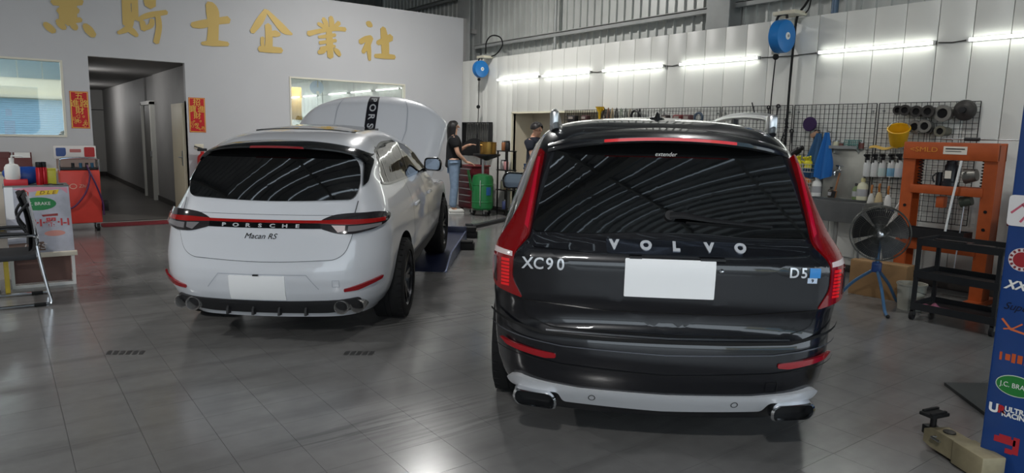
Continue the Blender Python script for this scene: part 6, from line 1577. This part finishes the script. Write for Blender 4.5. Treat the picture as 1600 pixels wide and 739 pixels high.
mb = MB(); text_on(mb, 'J.C. BRAKE', F, x+.022, z, .034, .004, .0004, wide=.85); tag(mb.build('oval_letters', M_white, g_), kind='stuff')
x, z = PL(1590, 405); g_ = stk(ell(x+.018, z, .055, .055), (214, 206, 206), .002, 'round_sticker'); stk(ell(x+.018, z, .036, .036), (150, 36, 44), .004, 'round_field', g_)
for k in range(14):
    a_ = 2*PI*k/14; stk([(x+.018+r*math.cos(a_+d), z+r*math.sin(a_+d)) for r, d in ((.040, 0), (.052, 0), (.052, .22), (.040, .22))], (120, 40, 48), .003, 'check', g_)
x, z = PL(1572, 443); mb = MB(); text_on(mb, 'XXR', F, x+.055, z-.003, .058, .002, .0004, wide=1.0, shear=.35, offset=.002); tag(mb.build('white_letters', M_white, post), kind='stuff')
x, z = PL(1575, 478); mb = MB(); text_on(mb, 'Super', F, x+.04, z, .05, .002, .0004, shear=.4); tag(mb.build('dark_script', mat('dark_vinyl', (14, 18, 44), .4), post), kind='stuff')
x, z = PL(1568, 512); mb = MB(); ribbon(mb, [(x-.01, z+.045), (x+.03, z), (x+.1, z-.012)], F, .010, .002, .2); ribbon(mb, [(x-.0, z-.004), (x+.04, z+.006), (x+.075, z+.035)], F, .007, .0025, .2); tag(mb.build('orange_swoosh', mat('orange_vinyl', (206, 106, 62), .4), post), kind='stuff')
x, z = PL(1562, 555)
for k, (dx, h_, w_) in enumerate(((0, .04, .01), (.024, .03, .02), (.05, .045, .016), (.074, .04, .02), (.102, .045, .014))): stk([(x+dx, z-h_/2), (x+dx+w_, z-h_/2), (x+dx+w_, z+h_/2), (x+dx, z+h_/2)], (190, 84, 40), .002, 'orange_block')
x, z = PL(1553, 637); mb = MB(); text_on(mb, 'U', F, x, z+.0, .06, .002, .0004, offset=.003); mb.build('white_letters', M_white, post)
mb = MB(); text_on(mb, 'R', F, x+.032, z+.002, .05, .002, .0004, offset=.003); mb.build('red_letter', mat('red_vinyl', (176, 36, 44), .4), post)
for tx, dz in (('ULTRA', .012), ('RACING', -.016)):
    mb = MB(); text_on(mb, tx, F, x+.095, z+dz, .034, .002, .0004, wide=.95, offset=.0012); tag(mb.build('white_letters', M_white, post), kind='stuff')
x, z = PL(1560, 690)
for (a_, b_, c_, d_) in ((-.02, .0, .07, .03), (.06, -.04, .085, .045), (.03, -.045, .06, -.02), (.0, .03, .05, .042)): stk([(x+a_, z+b_), (x+c_, z+b_), (x+c_, z+d_), (x+a_, z+d_)], (170, 40, 50), .002, 'red_block')
x0, z0 = PL(1578, 352); x1, z1 = PL(1590, 308)
bn = patch(MB(), round_poly([(-.004, z0), (.36, z0), (.36, z1+.01), (-.004, z1+.01)], .02), F, .006, 0, 2.0).build('white_banner', mat('banner_white', (222, 220, 220), .5), post)
mb = MB(); ribbon(mb, [(.01, z0+.06), (.05, z0+.10), (.08, z0+.08), (.07, z0+.05), (.05, z0+.02)], F, .010, .007, .2); ribbon(mb, [(.05, z0+.10), (.09, z0+.13), (.14, z0+.1)], F, .012, .007, .2); tag(mb.build('pink_drawing', mat('pink_vinyl', (190, 92, 112), .5), bn), kind='stuff')
# arm with its lifting pad, hinged to the foot of the post
M_arm = mat('arm_beige', (150, 140, 112), .5, .1, noise=.2, nscale=12)
mb = MB(); mb.prism([(-.02, .03), (-.02, .10), (.03, .125), (.36, .125), (.36, .02), (.03, .02)], lambda a, b: Vector((a, -.05, b)), lambda a, b: Vector((a, .05, b))); arm = mb.build('lift_arm', M_arm, post)
arm.location = (-.25, .12, 0); arm.rotation_euler = (0, 0, -.527)
MB().lohi((.20, -.062, .01), (.40, .062, .13), .006).build('outer_sleeve', M_arm, arm)
MB().tube([(.07, -.05, .09), (.07, -.075, .09), (.13, -.075, .09)], .007).build('lock_lever', M_alu, arm)
MB().cyl((.10, 0, .12), (.10, 0, .132), .03).build('grease_cap', M_dpipe, arm)
MB().lohi((-.06, -.035, .06), (.0, .035, .11), .006).build('pad_bracket', M_black, arm)
MB().cyl((-.02, 0, .10), (-.02, 0, .172), .016).build('pad_screw', M_black, arm)
MB().box((-.02, 0, .18), (.085, .13, .02), Matrix.Rotation(.3, 3, 'Z'), .005).build('pad', M_rubber, arm)
for x in (-.05, .01): MB().box((x, 0, .194), (.016, .12, .012), Matrix.Rotation(.3, 3, 'Z'), .003).build('pad_lip', M_rubber, arm)
a = onZ(1475, 602); b = onZ(1545, 655); c = onZ(1600, 604)
e1 = (b-a); e2 = (c-a)
mb = MB(); P = [a, a+e1*1.4, a+e1*1.4+e2*1.1, a+e2*1.1]; P = [(p.x, p.y) for p in P]
mb.prism(P, lambda x, y: Vector((x, y, .002)), lambda x, y: Vector((x, y, .022))); solo('rubber_plate', mb, mat('ribbed_rubber', (58, 60, 60), .7), 'dark rubber plate on the floor behind the lift arm', 'floor plate')

# ------------------------------------------------------------------ hose reels
def reel(label, px, py, r, rest, hose_to, weight):
    off = r+.04; q = onR(px, py, UR-off); t = thing('hose_reel', label, 'hose reel', (q.x, q.y, q.z), RW, 'blue hose reels'); k = r/.24
    Mb = mat('reel_blue', (34, 118, 190), .35)
    MB().lathe([(0, -.09*k), (r*.9, -.09*k), (r, -.07*k), (r, .05*k), (r*.96, .075*k), (r*.6, .09*k), (0, .095*k)], (0, 0, 0), 'X', 36).build('drum', Mb, t)
    MB().lathe([(0, .105*k), (r*.22, .10*k), (r*.22, .09*k)], (0, 0, 0), 'X', 24).build('hub_label', M_white, t); MB().lathe([(0, .112*k), (r*.09, .11*k), (r*.09, .1*k)], (0, 0, 0), 'X', 16).build('hub_cap', M_dkgrey, t)
    MB().tube(smooth_path([(-.11*k, 0, .0), (-.11*k, 0, r*1.0), (-.06*k, 0, r*1.3), (.04*k, 0, r*1.3), (.06*k, 0, r*1.05)], 5), .02*k).build('yoke', M_black, t)
    MB().lohi((-.16*k, -.03, r*1.28), (.2*k, off, r*1.28+.05), .006).build('wall_bracket', mat('bracket_cream', (206, 200, 180), .5), t)
    MB().lohi((-.13*k, -.05*k, -r*1.05), (-.05*k, .05*k, -r*.55), .008).build('hose_guide', mat('guide_grey', (170, 170, 164), .4), t)
    MB().sphere((-.08*k, 0, -r*1.2), .045*k, 14, 10).build('hose_stop', M_rubber, t)
    P = [(-.08*k, 0, -r*1.2)] + hose_to
    MB().tube(smooth_path(P, 8), .008).build('hose', M_rubber, t)
    for p_, s_ in weight: MB().sphere(p_, s_, 14, 10).build('hose_stop', M_rubber, t)
    return t
reel('small blue hose reel in the far corner above the strip lamps', 751, 108, .175, 0, [(-.06, 0, -.7), (-.08, 0, -1.3), (-.10, -.02, -1.75)], [((-.07, 0, -.78), .04)])
reel('big blue hose reel on the panelled wall between the strip lamps', 1222, 57, .21, 0, [(-.09, 0, -.8), (-.11, .05, -1.4), (-.12, .1, -1.75)], [])
def wire(label, P, r=.012): 
    c = Vector(P[0]); solo('cable', MB().tube([p-c for p in smooth_path(P, 8)], r, 8), M_rubber, label, 'cable', c)
wire('thick black cable running from the big reel down the panels', [onR(px, py, UR-.05) for px, py in ((1268, -8), (1258, 8), (1246, 26), (1241, 60), (1235, 120), (1231, 170), (1226, 235))], .016)
wire('black cable looping above the big hose reel', [onR(px, py, UR-.04) for px, py in ((1244, 25), (1254, 23), (1263, 15), (1267, 0), (1268, -10))], .009)
wire('black cable looping over the small hose reel', [onR(px, py, UR-.04) for px, py in ((765, 89), (776, 84), (785, 70), (781, 58), (768, 56), (760, 66), (759, 84))], .014)
# painted hatch marks left on the floor
for (px, py, n, dx, lb) in ((168, 551, 6, 10.2, 'row of dark slanted marks on the floor in front of the poster stand'), (539, 552, 5, 9.6, 'row of dark slanted marks on the floor behind the white car')):
    a = onZ(px, py); t = thing('floor_mark', lb, 'floor mark', a, 0, 'slanted marks on the floor')
    for k in range(n):
        p = [onZ(px+dx*k+e, py+f)-a for e, f in ((-3, 3), (4, 3), (8.5, -3), (1.5, -3))]
        MB().prism([(v.x, v.y) for v in p], lambda x, y: Vector((x, y, .0005)), lambda x, y: Vector((x, y, .002))).build('mark', mat('dark_floor_mark', (62, 62, 62), .5), t)
# ------------------------------------------------------------------ people
def skin_mesh(name, V, E, root, sub=2):
    keys = list(V); me = bpy.data.meshes.new(name)
    me.from_pydata([V[k][0] for k in keys], [(keys.index(a), keys.index(b)) for a, b in E], [])
    o = bpy.data.objects.new('tmp', me); COL.objects.link(o)
    o.modifiers.new('s', 'SKIN').use_smooth_shade = True
    d = me.skin_vertices[0].data
    for i, k in enumerate(keys):
        r = V[k][1]; d[i].radius = r if isinstance(r, (tuple, list)) else (r, r); d[i].use_root = (k == root)
    ss = o.modifiers.new('u', 'SUBSURF'); ss.levels = sub; ss.render_levels = sub
    bpy.context.view_layer.update()
    out = bpy.data.meshes.new_from_object(o.evaluated_get(bpy.context.evaluated_depsgraph_get()))
    bpy.data.objects.remove(o); out.name = name
    out.polygons.foreach_set('use_smooth', [True]*len(out.polygons)); return out
M_skin = mat('skin', (206, 160, 134), .5)
M_hair = mat('dark_hair', (24, 20, 20), .5)
def person(label, loc, rz, scale, arms, hair_long, c_top, c_leg, c_shoe, head_tilt=0.0, head_turn=0.0, stance=.09):
    """facing local +x; arms: {'R': (elbow, wrist, finger direction), 'L': ...}"""
    P = thing('person', label, 'person', loc, rz); P.scale = (scale,)*3
    sh = {'R': Vector((-.01, -.165, 1.345)), 'L': Vector((-.01, .165, 1.345))}
    V = {'pelvis': ((0, 0, .90), (.115, .14)), 'waist': ((.005, 0, 1.03), (.095, .12)), 'chest': ((.0, 0, 1.22), (.105, .14)), 'upper': ((-.01, 0, 1.34), (.075, .11)), 'neck': ((-.005, 0, 1.42), (.048, .05)), 'skull0': ((.02, 0, 1.475), (.062, .058)), 'skull1': ((.015, 0, 1.55), (.088, .078)), 'skull2': ((.0, 0, 1.615), (.066, .06)), 'jaw': ((.062, 0, 1.465), (.026, .03)), 'nose': ((.105, 0, 1.535), (.012, .012)), 'nosetip': ((.118, 0, 1.522), (.010, .010))}
    E = [('pelvis', 'waist'), ('waist', 'chest'), ('chest', 'upper'), ('upper', 'neck'), ('neck', 'skull0'), ('skull0', 'skull1'), ('skull1', 'skull2'), ('skull0', 'jaw'), ('skull1', 'nose'), ('nose', 'nosetip')]
    Rh = Matrix.Rotation(head_turn, 3, 'Z') @ Matrix.Rotation(head_tilt, 3, 'Y'); piv = Vector((0, 0, 1.43))
    for k in ('skull0', 'skull1', 'skull2', 'jaw', 'nose', 'nosetip'):
        V[k] = (tuple(piv + Rh @ (Vector(V[k][0])-piv)), V[k][1])
    S, J = {}, {}
    for s, sg in (('R', -1), ('L', 1)):
        el, wr, fd = [Vector(q) for q in arms[s]]
        V['sh'+s] = (tuple(sh[s]), .058); V['el'+s] = (tuple(el), .040); V['wr'+s] = (tuple(wr), .026)
        E += [('upper', 'sh'+s), ('sh'+s, 'el'+s), ('el'+s, 'wr'+s)]
        fd.normalize(); sd = fd.cross(Vector((0, 0, 1))).normalized(); up = sd.cross(fd)
        V['pm'+s] = (tuple(wr+fd*.055), (.020, .036)); E.append(('wr'+s, 'pm'+s))
        for f in range(4):
            o_ = sd*(.027-.018*f); l_ = (.066, .076, .07, .055)[f]
            a_ = wr+fd*.095+o_; V['f%d0%s' % (f, s)] = (tuple(a_), .0095); V['f%d1%s' % (f, s)] = (tuple(a_+fd*l_*.55-up*.008), .0085); V['f%d2%s' % (f, s)] = (tuple(a_+fd*l_-up*.028), .007)
            E += [('pm'+s, 'f%d0%s' % (f, s)), ('f%d0%s' % (f, s), 'f%d1%s' % (f, s)), ('f%d1%s' % (f, s), 'f%d2%s' % (f, s))]
        a_ = wr+fd*.035+sd*sg*.038; V['t0'+s] = (tuple(a_), .011); V['t1'+s] = (tuple(a_+fd*.04+sd*sg*.018), .009); E += [('pm'+s, 't0'+s), ('t0'+s, 't1'+s)]
        hx = sg*stance
        V['hip'+s] = ((0, hx, .86), .10); V['kn'+s] = ((.02, hx*1.05, .48), .062); V['an'+s] = ((-.01, hx*1.1, .09), .042); V['toe'+s] = ((.13, hx*1.2, .035), (.026, .036))
        E += [('pelvis', 'hip'+s), ('hip'+s, 'kn'+s), ('kn'+s, 'an'+s), ('an'+s, 'toe'+s)]
    link('body', skin_mesh('body', V, E, 'pelvis'), P).data.materials.append(M_skin)
    T = {k: V[k] for k in ('pelvis', 'waist', 'chest', 'upper')}
    T = {'pelvis': ((.0, 0, .80), (.205, .205)), 'waist': (V['waist'][0], (.125, .152)), 'chest': (V['chest'][0], (.132, .168)), 'upper': (V['upper'][0], (.105, .14)), 'collar': ((-.005, 0, 1.385), (.062, .066))}
    TE = [('pelvis', 'waist'), ('waist', 'chest'), ('chest', 'upper'), ('upper', 'collar')]
    for s in 'RL':
        mid = sh[s]*.35+Vector(arms[s][0])*.65; T['sh'+s] = (tuple(sh[s]), .092); T['sl'+s] = (tuple(mid), .078); TE += [('upper', 'sh'+s), ('sh'+s, 'sl'+s)]
    link('shirt', skin_mesh('shirt', T, TE, 'waist'), P).data.materials.append(mat('shirt_%d%d%d' % c_top, c_top, .85, noise=.1, nscale=20))
    L_ = {'pelvis': ((0, 0, .90), (.112, .135))}; LE = []
    for s, sg in (('R', -1), ('L', 1)):
        L_['hip'+s] = (V['hip'+s][0], (.108, .104)); L_['th'+s] = ((.012, sg*stance*1.02, .68), .088); L_['kn'+s] = (V['kn'+s][0], .075); L_['cf'+s] = ((-.0, sg*stance*1.08, .28), .07); L_['an'+s] = ((-.01, sg*stance*1.1, .10), .066)
        LE += [('pelvis', 'hip'+s), ('hip'+s, 'th'+s), ('th'+s, 'kn'+s), ('kn'+s, 'cf'+s), ('cf'+s, 'an'+s)]
    link('jeans', skin_mesh('jeans', L_, LE, 'pelvis'), P).data.materials.append(mat('denim_%d%d%d' % c_leg, c_leg, .85, noise=.14, nscale=14))
    for s, sg in (('R', -1), ('L', 1)):
        y = sg*stance*1.15
        so = MB().sphere((.055, y, .048), .1, 18, 12, (1.42, .47, .46)).build('shoe', mat('shoe_%d%d%d' % c_shoe, c_shoe, .6), P)
        MB().lohi((-.08, y-.042, 0), (.19, y+.042, .016), .008).build('shoe_sole', M_white, so)
        for k in range(3): MB().tube([(.07+.025*k, y-.026, .083-.008*k), (.07+.025*k, y, .093-.008*k), (.07+.025*k, y+.026, .083-.008*k)], .004).build('lace', M_dkgrey, so)
    # hair and face
    def hp(q): return piv + Rh @ (Vector(q)-piv)
    def hair(i, j):
        a_ = 2*PI*i; th = j*(PI*.56 if not hair_long else PI*.6)
        front = max(0, math.cos(a_)); th *= 1-.48*front**1.5
        r = .108+.006*math.sin(7*a_)*math.sin(3*th)
        return hp((.002+r*1.02*math.sin(th)*math.cos(a_), r*.92*math.sin(th)*math.sin(a_), 1.548+r*1.02*math.cos(th)))
    hb_ = MB().grid(hair, 28, 12)
    if hair_long:
        def fall(i, j):
            a_ = PI*.42+PI*1.16*i; w_ = 1-.25*j
            return hp((-.01+.108*math.cos(a_)*w_-.05*j, .105*math.sin(a_)*w_, 1.545-.34*j))
        hb_.grid(fall, 20, 10); hb_.grid(lambda i, j: fall(i, j)+Vector((.03*(1-j)+.01, 0, 0)), 20, 10)
    hb_.build('hair', M_hair, P)
    for s in (-1, 1):
        MB().sphere(hp((.088, s*.032, 1.548)), .011, 10, 8).build('eye', M_black, P); MB().tube([hp((.088, s*.018, 1.568)), hp((.085, s*.048, 1.570))], .004).build('eyebrow', M_hair, P)
        MB().sphere(hp((.005, s*.083, 1.535)), .024, 10, 8, (.8, .35, 1.2)).build('ear', M_skin, P)
    MB().tube([hp((.084, -.022, 1.487)), hp((.091, 0, 1.485)), hp((.084, .022, 1.487))], .005).build('mouth', mat('lips', (160, 92, 86), .5), P)
    return P
q = onZ(708, 333)
person('person in black shirt and light jeans, long dark hair, at the red tool cabinet', (q.x, q.y, 0), -YAW+.15, 1.13,
       {'R': ((.06, -.22, 1.08), (.22, -.13, .93), (1, .1, -.25)), 'L': ((.10, .19, 1.12), (.24, .06, 1.22), (1, -.2, .25))}, True, (20, 20, 23), (132, 152, 176), (214, 212, 206), -.12, -.1, .085)
person('person in dark navy shirt with short hair, half hidden behind the dark car', (7.96, 10.08, 0), -YAW-.5, 1.125,
       {'R': ((.08, -.22, 1.08), (.28, -.10, 1.0), (1, .2, -.1)), 'L': ((.10, .21, 1.09), (.30, .08, 1.02), (1, -.2, 0))}, False, (28, 32, 44), (60, 84, 120), (60, 60, 62), .22, -.1, .1)
